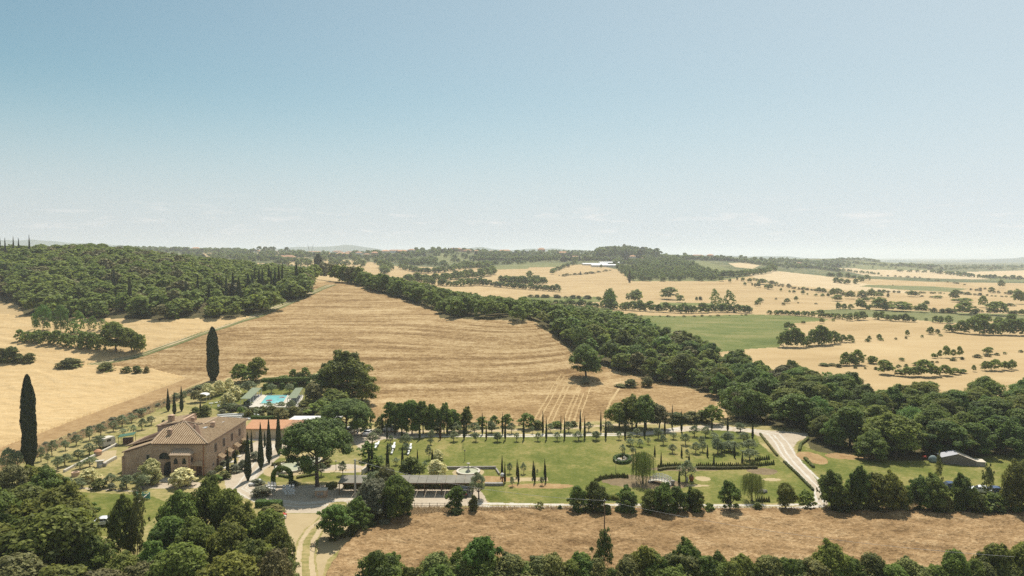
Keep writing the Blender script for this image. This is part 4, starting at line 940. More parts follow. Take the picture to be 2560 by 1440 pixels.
line([('stream', .4), ('shrub', .4), ('oak', .2)], [(935, 1508), (1500, 1510), (2000, 1512), (2600, 1512)], 46, (88, 132), 'along the bottom of the picture below the grain field', (.7, 1.1), 76)
line([('shrub', .7), ('stream', .3)], [(2065, 1281), (2300, 1281), (2580, 1282)], 14, (16, 36), 'in the tall hedge right of the road', (.9, 1.4), 77)
line([('shrub', .6), ('stream', .4)], [(1425, 1286), (1600, 1287), (1780, 1286)], 10, (14, 30), 'at the edge of the brown grain field', (.9, 1.3), 78)
line([('shrub', 1)], [(830, 1352), (900, 1330), (1000, 1300)], 10, (16, 34), 'in the clump beside the concrete pole', (1, 1.5), 79)
# woods
scatter([('oak', .62), ('stream', .25), ('rusty', .13)], wood_left, 9.2, (7, 10.5), (1.15, 1.65), 'in the hillside wood', 300, 600, 3)
scatter([('stream', .62), ('oak', .22), ('rusty', .06), ('fresh', .04), ('locust', .03), ('loose', .03)], wood_stream, 7.8, (5.5, 10.5), (1.0, 1.5), 'in the stream-side wood', 150, 480, 4)
scatter([('stream', .85), ('oak', .15)], wood_mid, 8, (6, 9.5), (.95, 1.35), 'in the belt beyond the stubble', 300, 520, 5)
line([('rusty', .7), ('oak', .3)], [(800, 700), (860, 706), (900, 712)], 10, (38, 46), 'at the top of the stubble field', (.7, .9), 6)
line([('stream', 1)], [(900, 714), (950, 728), (1000, 742), (1090, 772)], 14, (34, 46), 'in the belt beyond the stubble', (.7, 1), 7)
line([('oak', 1)], [(755, 712), (790, 700)], 4, (34, 44), 'at the top of the stubble field', (.9, 1.2), 8)
line([('stream', 1)], [(1362, 768), (1430, 764), (1495, 770)], 12, (12, 20), 'in the hedge beyond the green crop', (1, 1.5), 9)
line([('stream', 1)], [(1500, 772), (1570, 776), (1640, 780), (1720, 784), (1790, 781), (1878, 783)], 26, (18, 28), 'in the hedge beyond the green crop', (.9, 1.3), 10)
line([('shrub', 1)], [(1320, 743), (1500, 748)], 12, (5, 9), 'in the hedge beyond the green crop', (1.5, 3), 11)
line([('stream', 1)], [(1250, 708), (1300, 712), (1362, 712)], 14, (14, 22), 'in the far long copse', (.8, 1.3), 12)
line([('stream', 1)], [(1262, 703), (1350, 703)], 8, (12, 16), 'in the far long copse', (.8, 1.3), 13)
line([('stream', 1)], [(1380, 682), (1440, 660)], 9, (8, 12), 'in the far field hedges', (1, 1.4), 14)
line([('shrub', 1)], [(1390, 690), (1460, 686), (1530, 676)], 14, (2, 5), 'in the far field hedges', (2, 4), 15)
line([('stream', 1)], [(1010, 706), (1100, 702), (1200, 694), (1240, 684)], 30, (14, 24), 'in the far field hedges', (.9, 1.3), 16)
line([('stream', 1)], [(1060, 712), (1130, 716), (1200, 714), (1290, 722), (1400, 730)], 30, (12, 20), 'in the far field hedges', (.9, 1.3), 17)
line([('stream', 1)], [(1000, 672), (1060, 684), (1110, 680), (1160, 672), (1240, 664)], 30, (10, 16), 'in the far field hedges', (1, 1.5), 18)
line([('stream', 1)], [(1000, 660), (1050, 662), (1090, 655)], 14, (12, 18), 'in the far field hedges', (1, 1.5), 19)
line([('stream', 1)], [(955, 690), (975, 676), (950, 668)], 7, (16, 26), 'in the far field hedges', (1, 1.2), 20)
line([('stream', 1)], [(1130, 655), (1200, 662), (1300, 660), (1370, 650)], 20, (7, 12), 'in the far field hedges', (1, 1.5), 21)
line([('stream', 1)], [(1760, 694), (1830, 692), (1900, 686), (1940, 676)], 26, (12, 18), 'in the far field hedges', (1, 1.5), 22)
line([('shrub', 1)], [(1920, 712), (2000, 724), (2080, 730)], 14, (3, 6), 'in the far field hedges', (1.5, 3), 23)
line([('stream', 1)], [(2080, 705), (2130, 712), (2170, 700), (2060, 690)], 12, (8, 14), 'in the far field hedges', (1, 1.4), 24)
line([('stream', 1)], [(2080, 676), (2160, 684), (2200, 688)], 14, (5, 9), 'in the far field hedges', (1, 1.6), 25)
line([('stream', 1)], [(2340, 684), (2400, 690), (2460, 696), (2560, 700)], 20, (7, 12), 'in the far field hedges', (1, 1.6), 26)
line([('stream', 1)], [(2240, 680), (2400, 684)], 14, (5, 8), 'in the far field hedges', (1, 1.8), 27)
line([('shrub', 1)], [(2200, 690), (2300, 696), (2420, 714)], 14, (3, 5), 'in the far field hedges', (1.4, 2.4), 28)
line([('shrub', 1)], [(2420, 725), (2560, 740)], 10, (4, 7), 'in the far field hedges', (1.2, 2.2), 29)
line([('shrub', .6), ('stream', .4)], [(1880, 700), (2000, 722), (2100, 736), (2200, 752)], 34, (3, 8), 'in the far field hedges', (1.2, 2.2), 61)
line([('shrub', .6), ('stream', .4)], [(2180, 731), (2400, 736), (2560, 746)], 30, (3, 8), 'in the far field hedges', (1.2, 2.4), 62)
line([('shrub', .5), ('stream', .5)], [(2150, 768), (2300, 776), (2560, 784)], 34, (4, 10), 'in the far field hedges', (1.2, 2.2), 63)
line([('shrub', .5), ('stream', .5)], [(1960, 850), (2150, 856), (2360, 840)], 12, (4, 9), 'in the far field hedges', (1.2, 2.0), 64)
line([('shrub', 1)], [(1570, 790), (1700, 793), (1880, 788)], 14, (2, 5), 'in the far field hedges', (1.5, 3), 65)
line([('shrub', .6), ('stream', .4)], [(2060, 916), (2200, 925), (2400, 900), (2560, 880)], 18, (5, 10), 'in the far field hedges', (1.2, 2.0), 66)
line([('stream', 1)], [(2055, 656), (2100, 650), (2160, 650), (2200, 657)], 30, (4, 7), 'on the far village ridge', (1.2, 2), 67)
line([('stream', 1)], [(2250, 664), (2300, 666), (2340, 669)], 24, (5, 8), 'on the far village ridge', (1.2, 2), 68)
scatter([('olive', 1)], [(1580, 1096), (1700, 1086), (1880, 1090), (1900, 1128), (1860, 1142), (1760, 1140), (1640, 1118)], 7, (2.6, 4), (.9, 1.3), 'in the olive orchard beside the road junction', 120, 230, 69)
# far ridge woods, gardens and orchards
line([('stream', 1), ('pine', .12)], [(270, 626), (340, 628), (440, 630), (560, 634), (640, 636)], 55, (8, 14), 'on the far village ridge', (1, 1.6), 30)
line([('stream', 1)], [(560, 645), (620, 650), (700, 652), (760, 658)], 34, (9, 14), 'on the far village ridge', (1, 1.5), 31)
line([('stream', 1), ('pine', .1)], [(700, 642), (780, 642), (860, 646), (960, 645), (1060, 640)], 60, (7, 13), 'on the far village ridge', (1, 1.5), 32)
line([('stream', 1)], [(880, 636), (960, 634)], 24, (5, 8), 'on the far village ridge', (1, 1.5), 33)
line([('stream', 1), ('cypress', .25)], [(990, 636), (1060, 636), (1110, 631), (1150, 628), (1200, 632), (1260, 636)], 50, (6, 11), 'on the far village ridge', (.9, 1.4), 34)
line([('stream', 1), ('cypress', .25), ('pine', .15)], [(1200, 642), (1280, 640), (1360, 640), (1440, 642)], 60, (8, 14), 'on the far village ridge', (.9, 1.4), 35)
line([('stream', 1)], [(1180, 652), (1280, 654), (1390, 650)], 40, (8, 14), 'on the far village ridge', (.9, 1.5), 36)
line([('stream', 1), ('cypress', .2)], [(1400, 652), (1480, 652), (1540, 655), (1600, 658)], 34, (8, 13), 'on the far village ridge', (.9, 1.5), 37)
scatter([('pine', .45), ('stream', .45), ('cypress', .1)], [(1488, 642), (1500, 634), (1570, 630), (1650, 640), (1650, 646), (1490, 648)], 15, (14, 20), (.8, 1.2), 'on the pine hill', 1500, 1950, 38)
scatter([('stream', 1)], [(1530, 660), (1560, 655), (1700, 650), (1800, 690), (1790, 702), (1600, 704), (1570, 700)], 13, (5, 10), (.9, 1.4), 'in the wood past the grain hill', 850, 1500, 39)
line([('stream', 1)], [(1650, 648), (1740, 650), (1840, 655), (1880, 660)], 50, (8, 13), 'on the far village ridge', (1, 1.5), 40)
line([('stream', 1)], [(1880, 660), (1960, 668), (2040, 672), (2100, 680)], 40, (6, 10), 'on the far village ridge', (1, 1.6), 41)
line([('stream', 1)], [(1900, 652), (2000, 656), (2100, 656), (2160, 662), (2280, 668), (2330, 674)], 60, (4, 8), 'on the far village ridge', (1.2, 2), 42)
line([('stream', 1)], [(2330, 678), (2420, 672), (2560, 668)], 24, (4, 6), 'on the far village ridge', (1.2, 2), 43)
scatter([('stream', .75), ('oak', .15), ('olive', .07), ('cypress', .03)], [(250, 640), (300, 622), (700, 626), (1100, 622), (1200, 630), (1450, 632), (1900, 650), (2100, 656), (2150, 668), (1950, 674), (1830, 652), (1560, 652), (1440, 656), (1250, 650), (1000, 650), (990, 668), (720, 668), (600, 660)], 34, (6, 12), (1, 1.6), 'on the far village ridge', 900, 3000, 50)
scatter([('stream', .9), ('shrub', .1)], [(2160, 660), (2300, 666), (2700, 664), (2700, 674), (2330, 676), (2180, 672)], 60, (5, 9), (1, 2.2), 'on the far village ridge', 1600, 3200, 51)
scatter([('stream', 1)], [(1000, 655), (1100, 664), (1240, 668), (1200, 676), (1060, 664), (1000, 668)], 22, (7, 12), (1, 1.5), 'on the far village ridge', 800, 1700, 52)
scatter([('olive', .8), ('stream', .2)], [(620, 662), (720, 668), (800, 676), (780, 690), (700, 690), (620, 676)], 12, (4, 6), (1, 1.3), 'in the far olive orchard', 600, 1200, 44)
scatter([('olive', .8), ('stream', .2)], [(1000, 648), (1060, 642), (1090, 640), (1080, 650), (1010, 656)], 16, (4, 6), (1, 1.3), 'in the far olive orchard', 1000, 1800, 45)
for px, top, w in ((1454, 1, 1),): pass
for d in ('648 636 615 14', '664 636 616 14', '680 637 616 22', '717 638 617 13', '950 640 628 10'):
    a, b, c, e = map(float, d.split()); plant('pine', a, b, c, e, 'on the far village ridge')
# ------------------------------------------------------------ building materials
M_brick = ground('old_brick', [(.2, (.36, .225, .15)), (.45, (.57, .385, .265)), (.6, (.70, .50, .355)), (.85, (.82, .64, .47))], [((.5, .5, .8), 1, .7, 0), ((3, 3, 7), 1, .75, 0)], rough=.9, bump=.4, bdist=.04)
M_tile = ground('old_roof_tile', [(.2, (.30, .20, .115)), (.42, (.50, .355, .215)), (.6, (.64, .475, .30)), (.85, (.80, .64, .43))], [((1.1, 1.1, 1.1), 1, .6, 0), ((4, 4, 4), 1, .9, 0)], rough=.9)
M_tiled = simple('pan_tile_painted_shade', (.13, .075, .045), .95)  # shade in the gaps between tile rows put into a darker colour
M_tilel = ground('pale_ridge_tile', [(.2, (.42, .30, .2)), (.8, (.66, .52, .38))], [((2, 2, 2), 1, .8, 0)], rough=.9)
M_tileo = ground('orange_roof_tile', [(.2, (.56, .29, .16)), (.8, (.74, .43, .25))], [((1, 1, 1), 1, .7, 0), ((5, 5, 5), 1, .4, 0)], rough=.85)
M_tilew = ground('weathered_roof_tile', [(.2, (.40, .22, .13)), (.8, (.62, .38, .24))], [((1, 1, 1), 1, .7, 0), ((5, 5, 5), 1, .6, 0)], rough=.85)
M_plas = simple('cream_plaster', (.62, .54, .38), .9, noise=.08, nscale=.6)
M_plas2 = simple('pale_plaster', (.66, .60, .50), .9, noise=.08, nscale=.6)
M_terra = simple('terracotta_plaster', (.52, .30, .2), .9, noise=.1, nscale=.6)
M_dark = simple('dark_glass_and_shade', (.03, .035, .04), .15, spec=.5)
M_shut = simple('brown_shutter', (.13, .07, .045), .7)
M_wood = simple('aged_wood', (.20, .135, .085), .85, noise=.25, nscale=3)
M_stone = simple('pale_stone', (.60, .55, .46), .9, noise=.15, nscale=2, bump=.2)
M_stoneg = simple('grey_stone', (.34, .31, .27), .95, noise=.25, nscale=2, bump=.3)
M_statue = simple('weathered_bronze', (.10, .10, .09), .6)
M_water = simple('murky_water', (.40, .40, .25), .45, noise=.2, nscale=.4, spec=.5)
M_pool = simple('pool_water', (.26, .66, .68), .06, noise=.12, nscale=.8, spec=.5)
M_wht = simple('white_paint', (.80, .80, .78), .5)
M_whtc = simple('white_cloth', (.82, .80, .77), .9)
M_groof = simple('green_roof_sheet', (.22, .255, .165), .9, noise=.08, nscale=1)
M_groofd = simple('dark_green_roof', (.06, .15, .10), .9)
M_carw = simple('white_car_paint', (.80, .80, .80), .25, spec=.6)
M_carb = simple('blue_car_paint', (.04, .07, .16), .2, spec=.6)
M_cark = simple('black_car_paint', (.015, .015, .018), .2, spec=.6)
M_tyre = simple('tyre_rubber', (.02, .02, .02), .8)
M_metal = simple('grey_metal', (.45, .45, .45), .5, metal=.6)
M_conc = simple('concrete', (.48, .46, .42), .9, noise=.1, nscale=2)
M_felt = simple('roof_sheeting', (.24, .22, .175), .85, noise=.18, nscale=.5)
M_turq = simple('turquoise_paint', (.16, .42, .36), .6)
M_red = simple('red_cloth', (.55, .08, .05), .8)
M_skin = simple('skin', (.55, .34, .24), .6)
M_blue = simple('blue_cloth', (.04, .10, .35), .8)
M_pink = simple('pink_vinyl', (.75, .35, .38), .4)
M_pot = simple('terracotta_pot', (.42, .15, .07), .8)
M_poly = simple('polytunnel_film', (.84, .84, .86), .4)

def roof_plane(mb, P, step=.5, r=.15, t=.12, deck=None):
    deck = deck or DECK
    P = [Vector(p) for p in P]; u = (P[1] - P[0]); L = u.length; u.normalize()
    n = u.cross(P[2] - P[0]).normalized()
    if n.z < 0: n = -n
    v = n.cross(u); 
    if (sum(P[2:], Vector()) / (len(P) - 2) - P[0]).dot(v) < 0: v = -v
    (deck or mb).prism(P, -n * t)
    Q = [((p - P[0]).dot(u), (p - P[0]).dot(v)) for p in P]
    k = max(1, int((max(q[0] for q in Q) - min(q[0] for q in Q)) / step)); u0 = min(q[0] for q in Q)
    for i in range(k):
        c = u0 + (i + .5) * step; vs = []
        for j in range(len(Q)):
            (a, b), (c2, d) = Q[j], Q[(j + 1) % len(Q)]
            if (a - c) * (c2 - c) < 0: vs.append(b + (d - b) * (c - a) / (c2 - a))
        if len(vs) < 2: continue
        v0, v1 = min(vs) - (.06 if min(vs) < .3 else 0), max(vs)
        if v1 - v0 < .2: continue
        pr = [(-r, 0), (-r * .7, r * .7), (0, r), (r * .7, r * .7), (r, 0)]
        A = [P[0] + u * (c + a) + v * v0 + n * b for a, b in pr]; B = [P[0] + u * (c + a) + v * v1 + n * b for a, b in pr]
        mb.add(A + B, [(q, q + 1, q + 6, q + 5) for q in range(4)] + [(4, 3, 2, 1, 0), (5, 6, 7, 8, 9)])
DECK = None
def win(parent, x, y, z, w, h, face, m=None, name='window', frame=True, d=.05):
    """face: 'f' looks to -y, 'r' looks to +x"""
    mb = MB(); fr = MB(); t = .09
    if face == 'f':
        mb.box(x - w / 2, x + w / 2, y - d, y + .02, z, z + h)
        for a in ((x - w / 2 - t, x - w / 2, z, z + h), (x + w / 2, x + w / 2 + t, z, z + h), (x - w / 2 - t, x + w / 2 + t, z + h, z + h + t), (x - w / 2 - t, x + w / 2 + t, z - t, z)): fr.box(a[0], a[1], y - d - .04, y + .02, a[2], a[3])
    else:
        mb.box(x - .02, x + d, y - w / 2, y + w / 2, z, z + h)
        for a in ((y - w / 2 - t, y - w / 2, z, z + h), (y + w / 2, y + w / 2 + t, z, z + h), (y - w / 2 - t, y + w / 2 + t, z + h, z + h + t), (y - w / 2 - t, y + w / 2 + t, z - t, z)): fr.box(x - .02, x + d + .04, a[0], a[1], a[2], a[3])
    o = mb.build(name, m or M_dark, parent)
    if frame: fr.build('frame', M_stoneg, o)
    return o
def arch_prism(mb, cx, y0, y1, z0, w, h, pointed=False, n=10):
    pts = [(cx - w / 2, y0, z0), (cx + w / 2, y0, z0)]
    rise = w / 2 if not pointed else w * .9; zs = z0 + h - rise
    for i in range(n + 1):
        t = i / n
        if pointed:
            s = 1 - 2 * t; x = cx + s * w / 2; z = zs + rise * (1 - abs(s) ** 1.5)
        else:
            a = math.pi * t; x = cx + w / 2 * math.cos(a); z = zs + rise * math.sin(a)
        pts.append((x, y0, z))
    mb.prism(pts, (0, y1 - y0, 0))

# ------------------------------------------------------------ the stone farmhouse
fh = thing('farmhouse', 'large old brick farmhouse with hipped tile roof, arched loggia and porch bay', 'farmhouse', (-66.7, 147.4, 0))
w = MB(); w.box(-11.8, 0, 0, 22, -.5, 7.05); w.box(-19.6, -11.8, 4.2, 12, -.5, 5.0)
w.prism([(-19.6, 4.2, 5.0), (-11.8, 4.2, 5.0), (-11.8, 4.2, 6.7)], (0, 7.8, 0))
w.box(-17, -11.8, 12, 21, -.5, 8.1)
w.prism([(-11.8, 12, 8.1), (-11.8, 21, 8.1), (-11.8, 20, 9.0), (-11.8, 15, 8.9)], (-.5, 0, 0))
w.prism([(-18.2, 0, -.5), (-11.8, 0, -.5), (-11.8, 0, 7.0), (-18.2, 0, 5.0)], (0, 4.2, 0))
w.box(-18.6, -18.2, -.15, .9, -.5, 4.2)
walls = w.build('wall', M_brick, fh)
r = MB(); e = .35; Z0 = 7.1; DECK = MB()
roof_plane(r, [(-12.1, -e, Z0), (e, -e, Z0), (-8.5, 8, 9.9), (-12.1, 5.1, 8.75)])
roof_plane(r, [(e, -e, Z0), (e, 22.3, Z0), (-5.3, 18, 8.55), (-5.5, 10.2, 8.6), (-8.5, 8, 9.9)])
roof_plane(r, [(e, 22.3, Z0), (-11.6, 22.3, Z0), (-5.3, 18, 8.55)])
roof_plane(r, [(-11.6, 22.3, Z0 + .05), (-11.6, 10.2, Z0 + .05), (-5.5, 10.2, 8.6), (-5.3, 18, 8.55)])
roof_plane(r, [(-11.6, 12.5, Z0 + .6), (-4, 12.5, 8.3), (-8.5, 8, 9.9)])
roof_plane(r, [(-20, 12.3, 5.35), (-20, 3.9, 5.35), (-12.1, 3.9, 7.5), (-12.1, 5.1, 8.5), (-8.5, 8, 9.9), (-11.8, 12.3, 8.3)])
roof_plane(r, [(-18.6, 4.1, 5.1), (-18.6, -.2, 5.1), (-12, -.2, 7.15), (-12, 4.1, 7.15)])
roof_plane(r, [(-17.4, 21.3, 7.9), (-17.4, 11.8, 7.9), (-11.9, 11.8, 8.75), (-11.9, 21.3, 8.95)])
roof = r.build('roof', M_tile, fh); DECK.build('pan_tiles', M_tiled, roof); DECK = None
rd = MB()
for a, b in (((e, -e, Z0 + .12), (-8.5, 8, 10.02)), ((-8.5, 8, 10.02), (-5.5, 10.2, 8.74)), ((-5.5, 10.2, 8.74), (-5.3, 18, 8.68)), ((-5.3, 18, 8.68), (e, 22.3, Z0 + .1)), ((-8.5, 8, 10.02), (-12.1, 5.1, 8.85)), ((-12.1, -e, 7.25), (-12.1, 5.1, 8.8)), ((-20, 3.9, 5.45), (-12.1, 4.0, 7.6))):
    rd.tube([a, b], .14, 6)
rd.build('ridge_tiles', M_tilel, roof)
st = MB(); st.box(-5.0, .2, 9.9, 10.25, Z0, Z0 + .05)
for x, y, z, sx, h in ((-9.6, 3.1, 8.1, .75, 1.0), (-3.3, 10.6, 7.9, .8, 1.0), (-8.9, 12.6, 8.3, .7, 1.2), (-5.4, 6.1, 8.8, .4, .6), (-14.9, 14.5, 8.1, 1.1, 1.5)):
    c = MB(); c.box(x - sx / 2, x + sx / 2, y - sx / 2, y + sx / 2, z - .6, z + h)
    c.box(x - sx / 2 - .1, x + sx / 2 + .1, y - sx / 2 - .1, y + sx / 2 + .1, z + h, z + h + .12)
    for s in (-1, 1): c.box(x + s * sx * .3 - .08, x + s * sx * .3 + .08, y - .1, y + .1, z + h + .12, z + h + .32)
    c.add([(x - sx * .6, y - sx * .6, z + h + .32), (x + sx * .6, y - sx * .6, z + h + .32), (x + sx * .6, y + sx * .6, z + h + .32), (x - sx * .6, y + sx * .6, z + h + .32), (x, y, z + h + .6)], [(0, 1, 4), (1, 2, 4), (2, 3, 4), (3, 0, 4), (3, 2, 1, 0)])
    c.build('chimney', M_brick, roof)
for x, y, z in ((-3.2, 15.5, 7.95), (-4.2, 8.6, 8.35)):
    MB().box(x - .4, x + .4, y - .6, y + .6, z, z + .12).build('skylight', M_metal, roof)
for y in (4.3, 8.7, 13.2, 17.8): win(fh, 0, y, 4.1, 1.0, 1.65, 'r', M_shut)
for y in (5.2, 9.6, 14.0, 18.4):
    d_ = MB(); d_.box(-.02, .06, y - .5, y + .5, 0, 2.15); d_.build('door', M_shut, fh)
    c = MB(); roof_plane(c, [(1.25, y - .1, 2.35), (1.25, y + 1.9, 2.35), (.02, y + 1.9, 3.1), (.02, y - .1, 3.1)], .4, .1, .08)
    for q in (y, y + 1.75): c.tube([(.03, q, 1.9), (1.15, q, 2.3)], .06, 5)
    cn = c.build('door_canopy', M_tile, fh)
    MB().tube([(1.25, y - .12, 2.36), (1.25, y + 1.92, 2.36), (.02, y + 1.92, 3.12)], .07, 5).build('edge_board', M_tilel, cn)
    MB().box(.06, 1.9, y - .7, y + .9, 0, .16).build('doorstep', M_stone, fh)
win(fh, 0, 3.0, 1.2, .5, .6, 'r', M_shut)
win(fh, -12.9, 0, 3.4, .55, 1.15, 'f'); win(fh, -11.8, 14, 7.7, .5, .5, 'r', frame=False) if False else None
a = MB(); arch_prism(a, -9.3, -.06, .02, 3.85, 2.3, 1.25); a.box(-10.45, -8.15, -.06, .02, 3.62, 3.85)
ow = a.build('arched_window', M_dark, fh)
ar = MB()
for i in range(12):
    t0, t1 = math.pi * i / 12, math.pi * (i + 1) / 12
    ar.prism([(-9.3 + rr * math.cos(t), -.10, 3.95 + rr * math.sin(t)) for rr, t in ((1.18, t0), (1.42, t0), (1.42, t1), (1.18, t1))], (0, .12, 0))
ar.build('brick_arch', M_brick, ow)
win(fh, -7.35, 0, 3.7, .5, 1.1, 'f', frame=False)
a = MB(); arch_prism(a, -8.2, -.05, .02, -.1, 2.5, 3.2); a.build('arched_doorway', M_dark, fh)  # dark sheet painted for the shade inside the doorway
# porch bay
b = MB(); b.box(-7.1, -3.0, -1.7, 0, -.2, 5.0)
bay = b.build('porch_bay', M_brick, fh)
br = MB(); roof_plane(br, [(-7.4, -2.05, 5.05), (-2.7, -2.05, 5.05), (-3.9, 0, 5.95), (-6.8, 0, 5.95)], .4, .11)
roof_plane(br, [(-2.7, -2.05, 5.05), (-2.7, 0, 5.05), (-3.9, 0, 5.95)], .4, .11); roof_plane(br, [(-7.4, 0, 5.05), (-7.4, -2.05, 5.05), (-6.8, 0, 5.95)], .4, .11)
br.build('bay_roof', M_tilel, bay)
for cx in (-6.0, -4.2):
    a = MB(); arch_prism(a, cx, -1.76, -1.68, 3.05, .85, 1.35, True); a.build('pointed_window', M_dark, bay)
    g = MB()
    for i in range(4):
        for j in range(4):
            if (i + j) % 2 == 0:
                x, z = cx - .42 + i * .28, 1.65 + j * .28
                g.prism([(x - .13, -1.74, z), (x, -1.74, z - .15), (x + .13, -1.74, z), (x, -1.74, z + .15)], (0, .06, 0))
    g.build('lattice_grille', M_dark, bay)
MB().prism([(-2.98, -1.1, 3.2), (-2.98, -.4, 3.2), (-2.98, -.4, 4.0), (-2.98, -.75, 4.5), (-2.98, -1.1, 4.0)], (.05, 0, 0)).build('pointed_window', M_dark, bay)
a = MB(); arch_prism(a, -5.1, -1.75, -1.68, -.1, 2.0, 1.5); 
pr = MB(); roof_plane(pr, [(-2.95, -1.3, 2.5), (-.5, -1.3, 2.5), (-1.1, 0, 3.3), (-2.4, 0, 3.3)], .4, .1, .08); pr.build('porch_canopy', M_tile, fh)
MB().box(-2.3, -1.2, -.06, .02, 0, 2.1).build('door', M_shut, fh)
MB().tube([(-.75, -.1, 7.0), (-.75, -.1, 0)], .07, 6).build('downpipe', M_pot, fh)
MB().tube([(-3.1, -1.78, 5.0), (-3.1, -1.78, 1)], .06, 6).build('downpipe', M_pot, bay)
MB().tube([(-12, -.42, 7.02), (.42, -.42, 7.02), (.42, 22.3, 7.02)], .08, 6).build('gutter', M_shut, fh)
MB().box(-8.6, -1.2, -4.6, -1.75, .0, .10).build('front_step', M_stone, fh)

# ------------------------------------------------------------ annex with orange roof, marquee
an = thing('annex', 'long low cream annex with bright orange and weathered tile roofs', 'building', (-70.2, 177.5, 0))
MB().box(0, 10.4, 0, 5, 0, 2.75).build('wall', M_plas, an); MB().box(10.4, 22, -.3, 5, 0, 2.75).build('wall', M_plas, an)
r = MB(); roof_plane(r, [(-.1, -.5, 2.75), (9.9, -.5, 2.75), (11.2, 5.4, 3.75), (-.1, 5.4, 3.75)], .4, .1); r.build('roof', M_tileo, an)
r = MB(); roof_plane(r, [(9.95, -.8, 2.75), (22.3, -.8, 2.75), (22.3, 5.4, 3.7), (11.25, 5.4, 3.7)], .4, .1); rf = r.build('roof', M_tilew, an)
MB().tube([(15.2, 1, 3.0), (15.2, 1, 3.9)], .09, 8).build('flue', M_tyre, rf)
MB().tube([(0, -.55, 2.7), (9.9, -.55, 2.7)], .07, 6).build('gutter', M_pot, an)
MB().tube([(9.95, -.85, 2.7), (22.3, -.85, 2.7)], .07, 6).build('gutter', M_pot, an)
for x in (3.2, 5.6, 11.4): MB().box(x - .45, x + .45, (-.05 if x < 10 else -.36), .02, 0, 2.1).build('door', M_plas2, an)
for x in (13.9, 15.0, 18.5):
    d = MB().box(x - .5, x + .5, -.36, -.28, .05, 2.2).build('glazed_door', M_wht, an)
    for s in (-.24, .24):
        for z in (.25, .9, 1.55): MB().box(x + s - .17, x + s + .17, -.385, -.355, z, z + .55).build('pane', M_dark, d)
MB().box(-.5, 22.5, -2.2, -.32, .0, .12).build('paved_step', M_stone, an)
mq = thing('marquee_awning', 'long white awning on pink posts behind the annex roof', 'awning', (-56.5, 187.0, 0))
c = MB(); c.prism([(-5.4, -1.2, 2.75), (9.2, -1.2, 2.75), (9.2, 1.8, 3.35), (-4.2, 1.8, 3.35)], (0, 0, .06)); c.box(-5.4, 9.2, -1.22, -1.19, 2.35, 2.74)
c.build('canopy', M_whtc, mq)
for x in (-5, 0, 4.5, 9):
    MB().tube([(x, -1.1, 0), (x, -1.1, 2.6)], .07, 6).build('post', M_plas2, mq)
tw = MB()
for i in range(2): tw.box(-8, 10, i * 2.6, i * 2.6 + .5, 0, 1.1 - i * .2)
tag_w = tw.build('terrace_wall', M_stoneg); tag_w.location = (-66, 190.5, 0); tag_w['label'] = 'low grey terrace wall between annex roof and pool garden'; tag_w['category'] = 'wall'

# ------------------------------------------------------------ pool
pz = gz(-82, 226)
def P2(px, py, z=0.0):
    u, w_ = ray(px, py); D = (z + pz - CAMZ) / w_; return (u * D, D)
pc = [P2(650, 1012), P2(707, 1012), P2(720, 990.5), P2(667, 991)]
deck = [P2(622, 1020), P2(748, 1020), P2(762, 984), P2(650, 984)]
sw = thing('swimming_pool', 'turquoise swimming pool with pale paved surround', 'swimming pool', (0, 0, pz))
MB().prism([(x, y, .30) for x, y in deck], (0, 0, -.7)).build('pool_deck', M_stone, sw)
MB().prism([(x, y, .34) for x, y in pc], (0, 0, -.03)).build('pool_water', M_pool, sw)
cp = MB()
for i in range(4):
    a, b = pc[i], pc[(i + 1) % 4]; cp.tube([(a[0], a[1], .36), (b[0], b[1], .36)], .16, 4)
cp.build('coping', M_plas2, sw)
ld = MB()
for s in (0, .5): ld.tube([(pc[3][0] + 1 + s, pc[3][1] + .3, .3), (pc[3][0] + 1 + s, pc[3][1] + .2, 1.1), (pc[3][0] + 1 + s, pc[3][1] - .5, 1.0), (pc[3][0] + 1 + s, pc[3][1] - .6, .2)], .035, 5)
ld.build('ladder', M_metal, sw)
for nm, q in (('left', [(601, 998), (625, 996), (654, 969), (631, 970)]), ('right', [(718, 995.4), (742, 996), (757.5, 969.6), (738.6, 969)])):
    Q = [P2(a, b, 2.7) for a, b in q]
    pv = thing('pool_pavilion', 'open pool shelter with flat green roof on the %s side of the pool' % nm, 'pavilion', (0, 0, pz), group='green-roofed shelters beside the pool')
    hs = (2.75, 2.5, 2.5, 2.75) if nm == 'left' else (2.5, 2.75, 2.75, 2.5)
    MB().prism([(x, y, h_) for (x, y), h_ in zip(Q, hs)], (0, 0, .12)).build('roof', M_groof, pv)
    for k in range(5):
        t = .03 + k / 4 * .94
        for a, b in ((0, 3), (1, 2)):
            x = Q[a][0] + (Q[b][0] - Q[a][0]) * t; y = Q[a][1] + (Q[b][1] - Q[a][1]) * t
            MB().tube([(x, y, 0), (x, y, 2.5)], .08, 6).build('post', M_wht, pv)
    fl = MB().prism([(x, y, .36) for x, y in Q], (0, 0, -.03)).build('floor', M_conc, pv)
for px, py in ((647.5, 1002), (652.5, 999)):
    x, y = P2(px, py); t = thing('closed_parasol', 'folded blue parasol standing on the left pool edge, ' + ('nearer one' if py > 1000 else 'farther one'), 'parasol', (x, y, pz + .3), group='folded blue parasols by the pool')
    MB().tube([(0, 0, 0), (0, 0, 2.1)], .03, 6).build('pole', M_wht, t); MB().lathe([(.04, 1.0), (.17, 1.15), (.12, 1.7), (.03, 2.15)], 8).build('canopy', M_blue, t)

